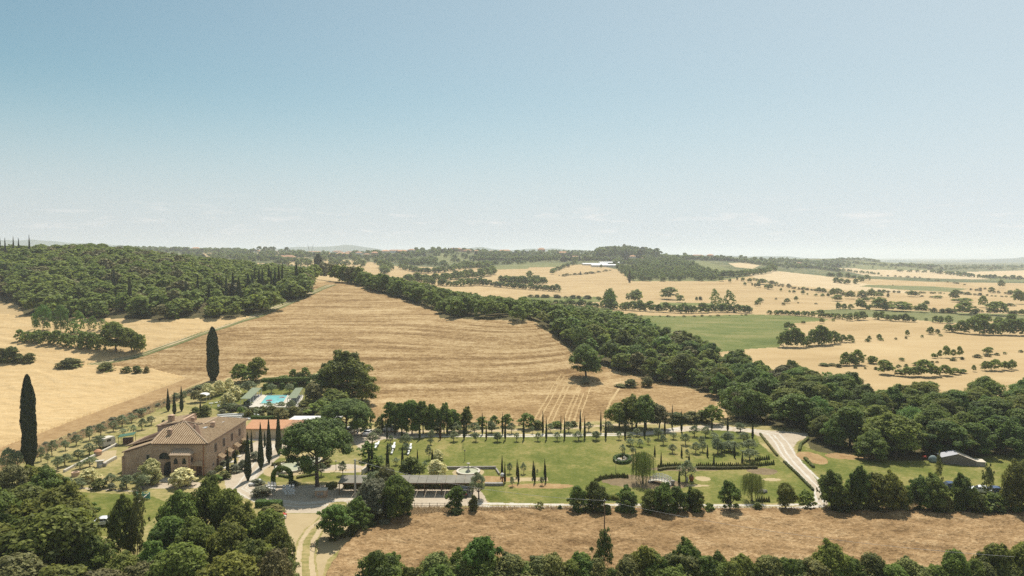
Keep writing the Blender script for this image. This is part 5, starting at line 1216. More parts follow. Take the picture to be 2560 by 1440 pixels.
# ------------------------------------------------------------ people
def human(name, label, loc, rz, joints, radii, edges, m, hair, legs_m=None, cat='person'):
    t = thing(name, label, cat, loc, rz)
    me = bpy.data.meshes.new('body'); me.from_pydata(joints, edges, []); me.update()
    o = link('body', me, m, t)
    sk = o.modifiers.new('skin', 'SKIN'); sk.use_smooth_shade = True
    for i, v in enumerate(me.skin_vertices[0].data): v.radius = (radii[i], radii[i]); v.use_root = (i == 0)
    sb = o.modifiers.new('sub', 'SUBSURF'); sb.levels = 1; sb.render_levels = 1
    return t, o
J = [(0, 0, .95), (0, 0, 1.2), (0, 0, 1.42), (0, 0, 1.52), (0, -.01, 1.66), (.19, 0, 1.40), (.25, -.04, 1.14), (.23, -.14, .92), (-.19, 0, 1.40), (-.25, -.05, 1.14), (-.2, -.2, .98), (.1, 0, .88), (.12, -.06, .5), (.12, .02, .08), (.12, -.12, .03), (-.1, 0, .88), (-.12, .06, .5), (-.12, .12, .08), (-.12, 0, .03), (.23, -.18, .84), (-.18, -.26, .92), (0, -.01, 1.74)]
RR = [.14, .135, .14, .055, .095, .06, .045, .032, .06, .045, .032, .085, .06, .042, .04, .085, .06, .042, .04, .03, .03, .07]
ED = [(0, 1), (1, 2), (2, 3), (3, 4), (4, 21), (2, 5), (5, 6), (6, 7), (7, 19), (2, 8), (8, 9), (9, 10), (10, 20), (0, 11), (11, 12), (12, 13), (13, 14), (0, 15), (15, 16), (16, 17), (17, 18)]
p = at(893.5, 1090)
pt, _ = human('person', 'person in pale top and dark trousers standing on the gravel car park', p, .4, J, RR, ED, M_skin, None)
MB().lathe([(.16, .92), (.17, 1.1), (.20, 1.3), (.21, 1.42), (.10, 1.49)], 10, 1, .72).build('shirt', M_whtc, pt, True)
tr = MB(); tr.tube([(.09, 0, .98), (.12, -.06, .5), (.12, .02, .1)], [.13, .085, .065], 8); tr.tube([(-.09, 0, .98), (-.12, .06, .5), (-.12, .12, .1)], [.13, .085, .065], 8); tr.build('trousers', M_blue, pt, True)
MB().lathe([(.06, 1.62), (.108, 1.70), (.09, 1.79), (.03, 1.82)], 10, 1, 1.05, (0, .02, 0)).build('hair', M_shut, pt, True)
for px, py, rz, lab, mm in ((673, 1002, .3, 'swimmer lying on a pink air mattress in the pool', M_pink), (705.5, 994.5, .1, 'swimmer on a white float near the far corner of the pool', M_wht)):
    x, y = P2(px, py, .35)
    fl = thing('air_mattress', ('pink' if mm is M_pink else 'white') + ' inflatable mattress floating in the swimming pool', 'float', (x, y, pz + .36), rz)
    for k in range(5): MB().tube([(-.95, -.4 + k * .2, .08), (.95, -.4 + k * .2, .08)], .1, 6).build('tube', mm, fl)
    JL = [(a[2] - .9, a[0], .30 + a[1] * .5 * 0 + (.02 if a[2] > .5 else 0)) for a in J]
    human('person', lab, (x, y, pz + .36), rz, JL, [q * .95 for q in RR], ED, M_skin, None)

# ------------------------------------------------------------ ponds with fountains
def fountain(x, y, rx, ry, rot, lab, h, urns):
    t = thing('fountain', lab, 'fountain', (x, y, gz(x, y)), rot)
    def ring(mb, a0, a1, z0, z1, n=48):
        for i in range(n):
            s0, s1 = 2 * math.pi * i / n, 2 * math.pi * (i + 1) / n
            mb.prism([((rx + d) * math.cos(s), (ry + d) * math.sin(s), z0) for d, s in ((a0, s0), (a1, s0), (a1, s1), (a0, s1))], (0, 0, z1 - z0))
        return mb
    ring(MB(), -.45, 0, 0, .42).build('basin_rim', M_stone, t)
    MB().lathe([(1, .18), (1, .26)], 48, rx - .4, ry - .4).build('water', M_water, t)
    pf = [(.55, .2), (.5, .35), (.2, .6), (.13, 1.0), (.2, 1.2), (.12, 1.3), (.6, h * .55), (.62, h * .58), (.1, h * .6), (.08, h * .75), (.1, h * .86), (.4, h * .94), (.42, h * .97), (.05, h)]
    MB().lathe(pf, 14).build('tiered_column', M_statue if urns else M_stone, t, True)
    for k in range(urns):
        a = 2 * math.pi * k / urns + .4
        MB().lathe([(.14, .42), (.1, .6), (.2, .8), (.26, 1.0), (.16, 1.05)], 10, c=((rx - .2) * math.cos(a), (ry - .2) * math.sin(a), 0)).build('urn', M_statue, t, True)
    return t
fountain(-49.0, 154.2, 4.0, 6.2, R(-30), 'large oval pond with stone rim, dark urns and a tiered fountain', 2.9, 7)
fountain(-9.7, 149.6, 2.65, 2.65, 0, 'round white-rimmed fountain pond in the middle of the lawn', 2.1, 0)

# leafy shapes -------------------------------------------------------------
def leafy(name, pts, nrm, s, m, parent=None, core=None, seed=1, **pp):
    rg = np.random.default_rng(seed); V, Fc, _ = leaves(np.asarray(pts, float), np.asarray(nrm, float) + .5 * rg.normal(size=(len(pts), 3)), s, rg, None)
    vs = [tuple(v) for v in V]; fs = [tuple(f) for f in Fc]; k = len(vs)
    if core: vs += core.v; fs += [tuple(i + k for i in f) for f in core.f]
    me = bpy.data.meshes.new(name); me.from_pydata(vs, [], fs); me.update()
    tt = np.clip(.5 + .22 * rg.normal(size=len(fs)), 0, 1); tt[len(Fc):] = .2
    a_ = me.attributes.new('tint', 'FLOAT', 'FACE'); a_.data.foreach_set('value', tt.astype(np.float32))
    return link(name, me, m, parent, **pp)
def hedge(pxs, w, h, label, m=F_hedge, dens=26, s=.13, world=False, z0=0.0, seed=1):
    P = [at(*p) for p in pxs] if not world else [Vector((x, y, gz(x, y))) for x, y in pxs]
    o0 = P[0].copy(); rg = np.random.default_rng(seed); pts, nr = [], []; core = MB()
    for i in range(len(P) - 1):
        a, b = P[i] - o0, P[i + 1] - o0; d = b - a; L = d.length; t = d.normalized(); q = Vector((-t.y, t.x, 0))
        c = [a + q * w * .42, a - q * w * .42, b - q * w * .42, b + q * w * .42]
        core.prism([v + Vector((0, 0, z0)) for v in c], (0, 0, h * .92))
        n = int(L * dens * (w + 2 * h))
        for _ in range(n):
            f = rg.random(); k = rg.random() * (w + 2 * h)
            if k < w: off, z, nn = k - w / 2, h * (1 + .06 * rg.normal()), Vector((0, 0, 1))
            else:
                sgn = 1 if k < w + h else -1; off, z, nn = sgn * w / 2 * (1 + .08 * rg.normal()), rg.random() * h, q * sgn
            p = a + d * f + q * off; pts.append((p.x, p.y, p.z + z + z0)); nr.append(tuple(nn))
    o = leafy('hedge', pts, nr, s, m, None, core, seed, label=label, category='hedge'); o.location = o0; return o
hedge([(1900, 1086), (1920, 1112), (1943, 1141)], .5, .45, 'low clipped hedge along the left kerb of the road, upper stretch', F_shr)
hedge([(1960, 1156), (1990, 1184), (2033, 1227)], .5, .45, 'low clipped hedge along the left kerb of the road, lower stretch', F_shr, seed=2)
hedge([(1998, 1128), (2002, 1113), (2021, 1097)], .6, .6, 'short young hedge at the inner bend of the road', F_shr, seed=3)
hedge([(2012, 1148), (2034, 1170)], .6, .6, 'short hedge on the right verge of the road', F_shr, seed=4)
hedge([(1646, 1177), (1665, 1173), (1700, 1171.5)], .7, .5, 'low dark hedge below the little conifers, left piece', F_brown, seed=5)
hedge([(1742, 1172), (1800, 1173), (1893, 1171)], .7, .55, 'long low dark hedge below the row of little conifers', F_brown, seed=6)
ell = [(1556 + 20 * math.cos(a), 1151 + 9.5 * math.sin(a)) for a in [2 * math.pi * k / 14 for k in range(15)]]
hedge(ell, .7, .7, 'clipped hedge ring round the small rockery bed', F_hedge, seed=7)
hedge([(629, 1047), (660, 1048), (694, 1047)], .9, .9, 'low clipped hedge on the terrace behind the annex', F_hedge, seed=8)
ab = hedge([(655, 967), (700, 965), (776, 963)], 2.6, 1.2, 'long clipped green arbour behind the swimming pool', F_hedge, 22, .2, z0=1.7, seed=9)
for k, (px, py) in enumerate(((664, 974), (706, 972), (738, 971), (772, 969))):
    p = at(px, py); q = Vector(p) - ab.location
    rg = np.random.default_rng(k); a_ = rg.random(260) * 6.28; z_ = rg.random(260) * 2.0
    pts = np.stack([q.x + .75 * np.cos(a_), q.y + .75 * np.sin(a_), q.z + z_], -1); nr = np.stack([np.cos(a_), np.sin(a_), 0 * a_], -1)
    leafy('pillar', pts, nr, .2, F_hedge, ab, MB().lathe([(.68, 0), (.68, 2)], 8, c=tuple(q)), k)
for i, (x0, x1, y0, y1, zz, c) in enumerate(((679, 770, 1164, 1152, .6, 'behind the oval pond'), (742, 790, 1196, 1187, .45, 'in front of the oval pond'), (698, 728, 1190, 1196, .45, 'under the leafy arch'))):
    hedge([(x0, y0), (x1, y1)], .7, zz, 'narrow bed of low shrubs ' + c, F_shr, seed=20 + i)
hedge([(820, 1224), (838, 1216)], 1.4, 1.1, 'dark hedge beside the stone oven', F_shr, seed=30)
hedge([(640, 1266), (668, 1266), (704, 1268)], 1.4, 1.2, 'dense green hedge at the near edge of the gravel yard', F_hedge, seed=31)

# ivy arch
p = at(705.5, 1210); ia = thing('garden_arch', 'tall round arch covered in bright green ivy', 'arch', p, R(-6))
n = 3800; rg = np.random.default_rng(3); f = rg.random(n) * 1.0; ph = rg.random(n) * 6.28
cx, cz, nx, nz_ = [], [], [], []
for q in f:
    s = q * 7.9
    if s < 1.7: cx.append(-1.95); cz.append(s)
    elif s > 6.2: cx.append(1.95); cz.append(7.9 - s)
    else:
        a = math.pi * (1 - (s - 1.7) / 4.5); cx.append(1.95 * math.cos(a)); cz.append(1.7 + 1.75 * math.sin(a))
cx, cz = np.array(cx), np.array(cz); an_ = np.where(cz > 1.7, np.arctan2(cz - 1.7, cx), np.where(cx > 0, 0, np.pi)); rt = .38 * (.85 + .3 * rg.random(n))
pts = np.stack([cx + rt * np.cos(ph) * np.cos(an_), rt * np.sin(ph) * 1.5, cz + rt * np.cos(ph) * np.sin(an_)], -1)
nr = np.stack([np.cos(ph) * np.cos(an_), np.sin(ph), np.cos(ph) * np.sin(an_)], -1)
core = MB(); core.tube([(-1.95, 0, 0), (-1.95, 0, 1.7)] + [(1.95 * math.cos(math.pi * (1 - k / 10)), 0, 1.7 + 1.75 * math.sin(math.pi * k / 10)) for k in range(1, 10)] + [(1.95, 0, 1.7), (1.95, 0, 0)], .3, 8)
leafy('ivy', pts, nr, .14, F_light, ia, core, 3)
for s in (-1.95, 1.95): MB().tube([(s, 0, 0), (s, 0, .6)], .06, 6).build('post', M_metal, ia)

# ------------------------------------------------------------ folding chairs
def chair():
    t = thing('folding_chair', '', 'chair', (0, 0, 0))
    MB().box(-.24, .24, -.22, .22, .43, .47).build('seat', M_whtc, t, bevel=.01)
    MB().box(-.24, .24, -.26, -.22, .62, .92).build('backrest', M_whtc, t, bevel=.01)
    for x, y0, y1, z in ((-.22, .2, .2, .45), (.22, .2, .2, .45), (-.22, -.24, -.30, .9), (.22, -.24, -.30, .9)): MB().tube([(x, y1, 0), (x, y0, z)], .02, 5).build('leg', M_wht, t)
    return t
ch0 = chair(); used = [0]
def copy_tree(root, loc, rz):
    o = root.copy(); COL.objects.link(o); o.location = loc; o.rotation_euler.z = rz
    for c in [c for c in list(COL.objects) if c.parent == root]:
        d = c.copy(); COL.objects.link(d); d.parent = o
    return o
def place(proto, flag, loc, rz):
    if flag[0] == 0: flag[0] = 1; proto.location = loc; proto.rotation_euler.z = rz; return proto
    return copy_tree(proto, loc, rz)
ch0_children = [c for c in COL.objects if c.parent == ch0]
blocks = {'sunlit left': [(520, 505), (575, 505), (628, 510), (520, 535), (575, 540), (630, 540), (470, 552), (520, 580), (570, 588), (615, 595), (560, 625), (612, 630), (527, 667), (577, 672)],
          'shaded right': [(785, 560), (838, 555), (890, 550), (950, 545), (780, 618), (835, 588), (885, 585), (948, 580), (800, 655), (838, 622), (882, 618), (925, 612), (862, 647), (912, 645), (962, 640), (820, 692), (890, 692), (945, 687)]}
NTH = ['leftmost', 'second from left', 'third from left', 'fourth from left']; RWN = ['first', 'second', 'third', 'fourth', 'fifth']
for bn, L_ in blocks.items():
    lens = [3, 4, 3, 2, 2] if 'left' in bn else [4, 4, 4, 3, 3]; L2_ = []; q = 0
    if 'left' not in bn: L_ = L_[:4] + L_[4:8] + L_[8:12] + L_[12:]
    for ri, n in enumerate(lens):
        for ci_, xy in enumerate(sorted(L_[q:q + n])): L2_.append((xy[0], xy[1], 'white folding chair, %s in %s row, %s block by the leafy arch' % (NTH[ci_], RWN[ri], bn)))
        q += n
    for i, (x, y, lb_) in enumerate(L2_):
        c = place(ch0, used, at(600 + x / 7.111, 1140 + (y + 22) / 7.111), R(-4 if bn[0] == 's' and 'left' in bn else 3) + .08 * math.sin(i * 3))
        c['label'] = lb_; c['group'] = 'chairs in the %s seating block' % bn
# drums beside the chairs
p = at(648.5, 1211); MB_ = MB().lathe([(.33, 0), (.35, .1), (.35, 1.0), (.3, 1.12)], 16).build('white_drum', M_whtc, None, True); MB_.location = p; MB_['label'] = 'white cylindrical pedestal standing beside the big cypress shadow'; MB_['category'] = 'pedestal'
for px, py, lab in ((629.5, 1215, 'white rolled bundle lying on the gravel, left one'), (638.5, 1213, 'white rolled bundle lying on the gravel, right one')):
    o = MB().tube([(-.45, 0, .3), (-.2, 0, .33), (.3, .1, .33), (.5, .15, .28)], [.2, .32, .33, .22], 12).build('rolled_bundle', M_whtc, None, True, group='white rolled bundles on the gravel'); o.location = at(px, py); o.rotation_euler.z = .4; o['label'] = lab; o['category'] = 'bundle'
# stone oven block
p = at(801, 1245); g = thing('outdoor_oven', 'square stone oven block with two metal doors on the gravel', 'oven', p, R(2))
MB().box(-1.1, 1.1, 0, 1.5, 0, 1.45).build('body', M_brick, g); MB().box(-1.2, 1.2, -.06, 1.6, 1.45, 1.56).build('slab', M_stone, g)
for x in (-.38, .3): MB().box(x - .27, x + .27, -.04, .01, .5, 1.2).build('door', M_metal, g)
MB().box(-1.05, -.7, -.04, .01, .0, .3).build('vent', M_stone, g)

# ------------------------------------------------------------ carport
cpx = thing('carport', 'very long open carport with flat sheet roof on timber posts', 'carport', (-35, 135, 0))
rr = MB(); x = 0
Xs = [0, 3.2, 6.6, 14.0, 15.9, 17.7, 19.8, 21.6, 23.6, 25.4, 27.4]
for i in range(len(Xs) - 1): rr.prism([(Xs[i] + .03, 0, 2.45), (Xs[i + 1] - .03, 0, 2.45), (Xs[i + 1] - .03, 4.2, 2.7), (Xs[i] + .03, 4.2, 2.7)], (0, 0, .06))
rr.build('roof', M_felt, cpx)
MB().box(0, 27.4, -.06, 0, 2.3, 2.52).build('fascia', M_wood, cpx)
for x in (.3, 3.3, 6.6, 10, 14, 17.4, 20.8, 24.2, 27.1):
    MB().tube([(x, .15, 0), (x, .15, 2.45)], .09, 6).build('post', M_wood, cpx); MB().tube([(x, 4.0, 0), (x, 4.0, 2.65)], .09, 6).build('post', M_wood, cpx)
rg = np.random.default_rng(5); n = 5200; pts = np.stack([rg.random(n) * 27, 4.4 + .25 * rg.normal(size=n), rg.random(n) ** 1.3 * 1.75], -1)
bh = leafy('hedge', pts, np.tile([0, -1, .3], (n, 1)), .16, F_shr, None, MB().box(.2, 26.8, 4.3, 4.7, 0, 1.35), 5, label='dark hedge closing the back of the long carport', category='hedge'); bh.location = (-35, 135, 0)

# ------------------------------------------------------------ cars
def car(label, loc, rz, paint, L=4.3, H=1.6, W=1.8, suv=True):
    t = thing('parked_car', label, 'car', loc, rz, )
    h = H / 1.6; k = L / 4.3
    prof = [(-2.1, .35), (-2.12, .85), (-2.05, 1.0), (-1.95, 1.05), (-1.2, 1.07), (-.55, 1.1), (.3, 1.1), (1.2, 1.05), (1.95, .95), (2.12, .75), (2.12, .38)]
    MB().prism([(x * k, -W / 2, z * h) for x, z in prof], (0, W, 0)).build('body', paint, t, bevel=.06)
    cab = [(-2.0, 1.04), (-1.75, 1.52), (-1.3, 1.6), (.2, 1.58), (.45, 1.52), (1.15, 1.06)] if suv else [(-1.6, 1.04), (-1.15, 1.42), (-.7, 1.5), (.2, 1.48), (.4, 1.43), (1.1, 1.06)]
    MB().prism([(x * k, -W / 2 + .12, z * h) for x, z in cab], (0, W - .24, 0)).build('windows', M_dark, t, bevel=.03)
    MB().prism([(x * k, -W / 2 + .10, z * h) for x, z in ((cab[1][0] - .02, cab[1][1] - .02), (cab[2][0], cab[2][1] + .03), (cab[3][0], cab[3][1] + .03), (cab[4][0] + .05, cab[4][1] + .0))], (0, W - .2, 0)).build('roof', paint, t, bevel=.02)
    pl = MB()
    for x in (-1.15, -.1): 
        for s in (-1, 1): pl.box(x * k - .05, x * k + .05, s * (W / 2 - .115) - .012, s * (W / 2 - .115) + .012, 1.05 * h, 1.55 * h)
    pl.build('pillars', paint, t)
    for x in (-1.32, 1.35):
        for s in (-1, 1):
            wl_ = MB().lathe([(.33, -.1), (.34, 0), (.33, .1)], 16).build('wheel', M_tyre, t); wl_.location = (x * k, s * (W / 2 - .06), .33); wl_.rotation_euler.x = math.pi / 2
            MB().lathe([(.2, -.115), (.2, .115)], 12).build('rim', M_metal, wl_)
    for s in (-1, 1):
        MB().box(2.08 * k, 2.135 * k, s * .65 - .16, s * .65 + .16, .62 * h, .78 * h).build('headlight', M_metal, t); MB().box(-2.135 * k, -2.08 * k, s * .7 - .1, s * .7 + .1, .7 * h, .95 * h).build('taillight', M_red, t)
        MB().box(.62 * k, .8 * k, s * (W / 2 + .08) - .07, s * (W / 2 + .08) + .07, 1.0 * h, 1.14 * h).build('mirror', paint, t)
    return t
car('white estate car parked under the dark trees by the track', at(977, 1078), R(-4), M_carw, 4.4, 1.65)
car('white hatchback parked on the gravel behind the olives', at(921, 1087), R(75), M_carw, 4.0, 1.5, suv=False)
car('white van-like car half hidden behind the big pine crown', at(878, 1082), R(65), M_carw, 4.5, 1.7)
car('black car parked under the right end of the carport', Vector((-9.6, 135.6, 0)), R(85), M_cark, 4.3, 1.5)
car('white car among bushes in the bottom left wood', at(264, 1312), R(12), M_carw, 4.3, 1.5, suv=False)
car('silver car half hidden in the right-hand hedge', at(2451, 1232), R(150), M_carw, 4.2, 1.5, suv=False)
car('shiny blue car at the right edge of the hedge', at(2486, 1234), R(165), M_carb, 4.2, 1.5, suv=False)
car('dark blue car behind the hedge trees at right', at(2373, 1222), R(172), M_carb, 4.2, 1.5, suv=False)
# trailer, sheds
p = at(267, 1117); t = thing('caravan', 'grey white box caravan parked among the olives', 'caravan', p, R(72))
MB().prism([(-1.7, -1, .5), (1.7, -1, .5), (1.75, -1, 1.9), (1.4, -1, 2.5), (-1.5, -1, 2.5), (-1.75, -1, 1.7)], (0, 2, 0)).build('body', M_plas2, t, bevel=.08)
MB().box(-.8, .4, -1.03, -.99, 1.5, 2.1).build('window', M_dark, t)
for s in (-1, 1): w_ = MB().lathe([(.32, -.09), (.32, .09)], 14).build('wheel', M_tyre, t); w_.location = (0, s * .95, .32); w_.rotation_euler.x = math.pi / 2
MB().tube([(1.7, 0, .5), (2.7, 0, .45)], .05, 6).build('drawbar', M_metal, t)
p = at(318, 1110); t = thing('open_shed', 'small shed with dark green sloping roof behind the farmhouse wing', 'shed', p, R(18))
MB().prism([(-1.9, -1.2, 2.1), (1.8, -1.2, 2.5), (1.9, 1.4, 2.6), (-1.8, 1.4, 2.2)], (0, 0, .08)).build('roof', M_groofd, t)
for x, y in ((-1.7, -1), (1.6, -1), (-1.6, 1.2), (1.7, 1.2)): MB().tube([(x, y, 0), (x, y, 2.15)], .06, 6).build('post', M_wood, t)
MB().box(-1.0, 1.2, -.2, 1.0, 0, 1.5).build('stacked_crates', M_shut, t)
p = at(2400, 1163); t = thing('tarpaulin_shed', 'low dark barn with pale tarpaulin roof against the wood', 'shed', p, R(-16))
MB().prism([(-3.6, 0, 0), (3.2, 0, 0), (3.2, 0, 1.1), (-.4, 0, 2.5), (-3.6, 0, 1.5)], (0, 3.2, 0)).build('wall', simple('dark_boards', (.2, .17, .15), .9), t)
MB().prism([(-.4, -.1, 2.55), (3.5, -.1, 1.05), (3.5, 3.4, 1.05), (-.4, 3.4, 2.6)], (0, 0, .06)).build('roof', simple('tan_tarpaulin', (.62, .53, .42), .8), t)
MB().prism([(-3.8, -.1, 1.5), (-.42, -.1, 2.55), (-.42, 3.4, 2.6), (-3.8, 3.4, 1.5)], (0, 0, .05)).build('roof', simple('grey_tarpaulin', (.42, .42, .45), .6), t)
MB().box(3.2, 5.1, .2, 2.6, 0, 1.0).build('lean_to', M_stoneg, t)
MB().box(3.2, 5.3, .1, 2.8, 1.0, 1.08).build('roof', simple('tan_sheet', (.66, .58, .46), .8), t)
p = at(2332, 1155); o = MB().lathe([(.8, 0), (.95, .5), (.8, 1.1), (.4, 1.5), (.05, 1.6)], 12, 1.1, .8).build('covered_heap', simple('bluish_cover', (.22, .28, .28), .7), None, True, label='bluish grey covered heap left of the tarpaulin shed', category='heap'); o.location = p
p = at(2311, 1148); t = thing('red_barrow', 'small red wheelbarrow in the shade of the wood edge', 'wheelbarrow', p, .5)
MB().prism([(-.4, -.3, .4), (.4, -.3, .4), (.6, -.3, .8), (-.5, -.3, .8)], (0, .6, 0)).build('tray', M_red, t); MB().tube([(-.9, -.25, .6), (.5, 0, .3)], .03, 5).build('handle', M_metal, t)
w_ = MB().lathe([(.2, -.05), (.2, .05)], 12).build('wheel', M_tyre, t); w_.location = (.55, 0, .2); w_.rotation_euler.x = math.pi / 2
p = at(2289, 1262); o = MB().lathe([(1.15, 0), (1.2, .5), (.95, 1.1), (.5, 1.5), (.05, 1.62)], 14).build('straw_heap', M_path, None, True, label='rounded tan straw heap between two hedge trees', category='straw heap'); o.location = p

# ------------------------------------------------------------ poles, cables, fences
def pole(px, py, h, r0, m, lab):
    p = at(px, py); t = thing('utility_pole', lab, 'utility pole', p)
    MB().tube([(0, 0, 0), (0, 0, h)], [r0, r0 * .65], 8).build('shaft', m, t); MB().tube([(-.25, 0, h - .15), (.3, 0, h - .1)], .05, 5).build('crossarm', M_metal, t)
    MB().lathe([(.07, h), (.05, h + .15)], 6).build('insulator', M_wht, t)
    return p + Vector((0, 0, h - .1))
a = pole(888.5, 1252, 8.2, .22, M_conc, 'pale concrete utility pole beside the gravel yard')
b = pole(1511, 1352, 7.0, .12, M_wood, 'thin weathered utility pole at the near edge of the brown grain')
def cable(p, q, sag, lab, r=.024):
    o0 = p; pts = []
    for i in range(25):
        t = i / 24; v = p.lerp(q, t) - o0; v.z -= sag * 4 * t * (1 - t); pts.append(v)
    o = MB().tube(pts, r, 4).build('power_cable', M_metal, None, label=lab, category='cable'); o.location = o0
cable(a, b, 1.5, 'thin overhead cable from the concrete pole to the second pole')
cable(b, Vector((66, 88, 8.5)), 1.2, 'thin overhead cable running from the second pole off to the right', .018)
fa = [at(px, 1271) for px in (1018, 1036, 1055, 1074, 1093, 1112, 1130, 1150)]
t = thing('rail_fence', 'dark post and rail fence along the lower track', 'fence', fa[0])
for p in fa: MB().tube([p - fa[0], p - fa[0] + Vector((0, 0, 1.1))], .05, 5).build('post', M_wood, t)
for z in (.55, 1.0): MB().tube([p - fa[0] + Vector((0, 0, z)) for p in fa], .035, 5).build('rail', M_wood, t)
fb = [at(339, 1275), at(350, 1264), at(362, 1253), at(375, 1243)]
t = thing('wooden_railing', 'pale sloping wooden handrail below the turquoise gate', 'railing', fb[0])
for p in fb: MB().tube([p - fb[0], p - fb[0] + Vector((0, 0, .95))], .05, 5).build('post', M_wood, t)
MB().tube([p - fb[0] + Vector((0, 0, .95)) for p in fb], .08, 5).build('rail', M_plas2, t)
fb = [at(778, 1372), at(788, 1377), at(797, 1383)]
t = thing('wooden_railing', 'short broken wooden rail beside the dirt track', 'railing', fb[0])
for p in fb: MB().tube([p - fb[0], p - fb[0] + Vector((0, 0, .9))], .05, 5).build('post', M_wood, t)
MB().tube([p - fb[0] + Vector((0, 0, .85)) for p in fb], .05, 5).build('rail', M_wood, t)
p = at(357.5, 1248); t = thing('garden_gate', 'turquoise double gate with two round arched tops', 'gate', p)
for s in (-.65, .65):
    g = MB(); g.box(s - .6, s + .6, -.03, .03, .15, .25); g.box(s - .6, s + .6, -.03, .03, 1.0, 1.08)
    for k in range(11): g.box(s - .6 + k * .118, s - .56 + k * .118, -.02, .02, .2, 1.05)
    g.tube([(s + .58 * math.cos(a_), 0, 1.05 + .45 * math.sin(a_)) for a_ in [math.pi * q / 10 for q in range(11)]], .05, 5)
    g.box(s - .55, s + .55, -.01, .01, .25, 1.0)
    g.build('leaf', M_turq, t)
for s in (-1.35, 0, 1.35): MB().box(s - .06, s + .06, -.06, .06, 0, 1.45).build('post', M_turq, t)
# garden walls
def wallline(pxs, w, h, m, lab, nm='garden_wall'):
    P = [at(*p) for p in pxs]; o0 = P[0]; mb = MB()
    for i in range(len(P) - 1):
        a, b = P[i] - o0, P[i + 1] - o0; t_ = (b - a).normalized(); q = Vector((-t_.y, t_.x, 0)) * w / 2
        mb.prism([a + q, a - q, b - q, b + q], (0, 0, h + .002 * i))
    o = mb.build(nm, m, None, label=lab, category='wall', bevel=.03); o.location = o0; return o
wallline([(1117, 1173), (1160, 1172.5), (1240, 1172)], .45, .6, M_stoneg, 'long low brownish wall behind the round fountain')
wallline([(1240, 1175), (1248, 1188)], .3, .5, M_stoneg, 'short slanting wall at the corner of the fountain garden')
wallline([(1212, 1213), (1235, 1213.5), (1257, 1213)], .9, .55, M_stoneg, 'thick low grey wall in front of the fountain garden')
wallline([(160, 1181), (200, 1160), (245, 1137), (292, 1113)], .5, .55, M_stone, 'long low stone wall running diagonally through the olive grove')
wallline([(0, 1196), (30, 1183), (55, 1172)], .5, .5, M_stone, 'low stone wall at the far left edge of the grove')
wallline([(905, 1186), (918, 1177), (925, 1170), (928, 1160)], .3, 1.1, M_plas2, 'curved pale garden wall left of the cypresses')
wallline([(250, 1170), (270, 1158), (290, 1147)], .6, .7, M_stone, 'stepped pale stone wall beside the barbecue terrace')
pv = MB(); P = [at(*q) for q in ((240, 1146), (262, 1128), (292, 1126), (288, 1148), (262, 1158))]; o0 = P[0]
pv.prism([q - o0 for q in P], (0, 0, .08)); o = pv.build('paved_terrace', M_path, None, kind='structure'); o.location = o0
p = at(245, 1138); t = thing('pizza_oven', 'round brick garden oven with a tiled top', 'oven', p)
MB().lathe([(.8, 0), (.8, .9), (.85, 1.0)], 12).build('body', M_brick, t); MB().lathe([(.95, 1.0), (.5, 1.35), (.1, 1.5)], 12).build('roof', M_tileo, t)
p = at(250, 1167); t = thing('barbecue', 'grey stone barbecue with flat slab top', 'barbecue', p, .3)
MB().box(-.55, .55, -.4, .4, 0, 1.35).build('body', M_conc, t); MB().box(-.9, .9, -.5, .5, 1.35, 1.47).build('slab', M_stone, t); MB().box(.6, 1.3, -.4, .4, 0, .8).build('side_shelf', M_stoneg, t)
p = at(189, 1190); t = thing('garden_well', 'round stone well with open dark top', 'well', p)
wv = MB()
for i in range(16):
    s0, s1 = 2 * math.pi * i / 16, 2 * math.pi * (i + 1) / 16
    wv.prism([(d * math.cos(s), d * math.sin(s), 0) for d, s in ((.5, s0), (.8, s0), (.8, s1), (.5, s1))], (0, 0, .9))
wv.build('ring_wall', M_brick, t); MB().lathe([(.5, .2), (.5, .25)], 16).build('shaft', M_dark, t)  # dark disc painted for the shade down the well
# lamps
def lamp(px, py, h, lab, globe=True):
    p = at(px, py); t = thing('garden_lamp', lab, 'lamp post', p)
    MB().tube([(0, 0, 0), (0, 0, .5), (0, 0, h)], [.09, .05, .04], 7).build('post', M_statue, t)
    MB().lathe([(.05, h), (.16, h + .1), (.18, h + .25), (.08, h + .38)], 8).build('lantern', M_stone if globe else M_statue, t)
lamp(1539.5, 1184, 2.7, 'thin garden lamp on the lawn left of the hedge ring'); lamp(528.5, 1037, 2.6, 'thin lamp post on the dry lawn behind the farmhouse')
lamp(1157.5, 1121, 1.7, 'short dark post in the middle of the big lawn, farther one', False); lamp(1162, 1152, 2.2, 'dark post in the middle of the big lawn, nearer one', False)
lamp(680, 1164, 2.0, 'slim lamp post left of the oval pond'); lamp(840, 1176, 1.9, 'slim lamp post right of the pine trunk')
# stone benches
for k, (a1, b1, lab) in enumerate((((948, 1106), (937, 1124), 'left'), ((987, 1109), (979, 1137), 'middle'), ((1028, 1112), (1020, 1139), 'right'))):
    P, Q = at(*a1), at(*b1); d = (P - Q); L = d.length
    t = thing('stone_bench', 'long white stone bench with a table block on the lawn, %s of three' % lab, 'bench', Q, math.atan2(d.y, d.x), group='white stone benches on the lawn')
    MB().box(0, L * .42, -.22, .22, .3, .42).build('seat', M_wht, t); MB().box(L * .58, L, -.22, .22, .3, .42).build('seat', M_wht, t)
    MB().box(L * .36, L * .62, -.5, .5, .55, .68).build('table_top', M_wht, t)
    for x in (.3, L * .3, L * .45, L * .55, L * .7, L - .3): MB().box(x - .12, x + .12, -.18, .18, 0, .3 if abs(x / L - .5) > .1 else .55).build('foot', M_stone, t)
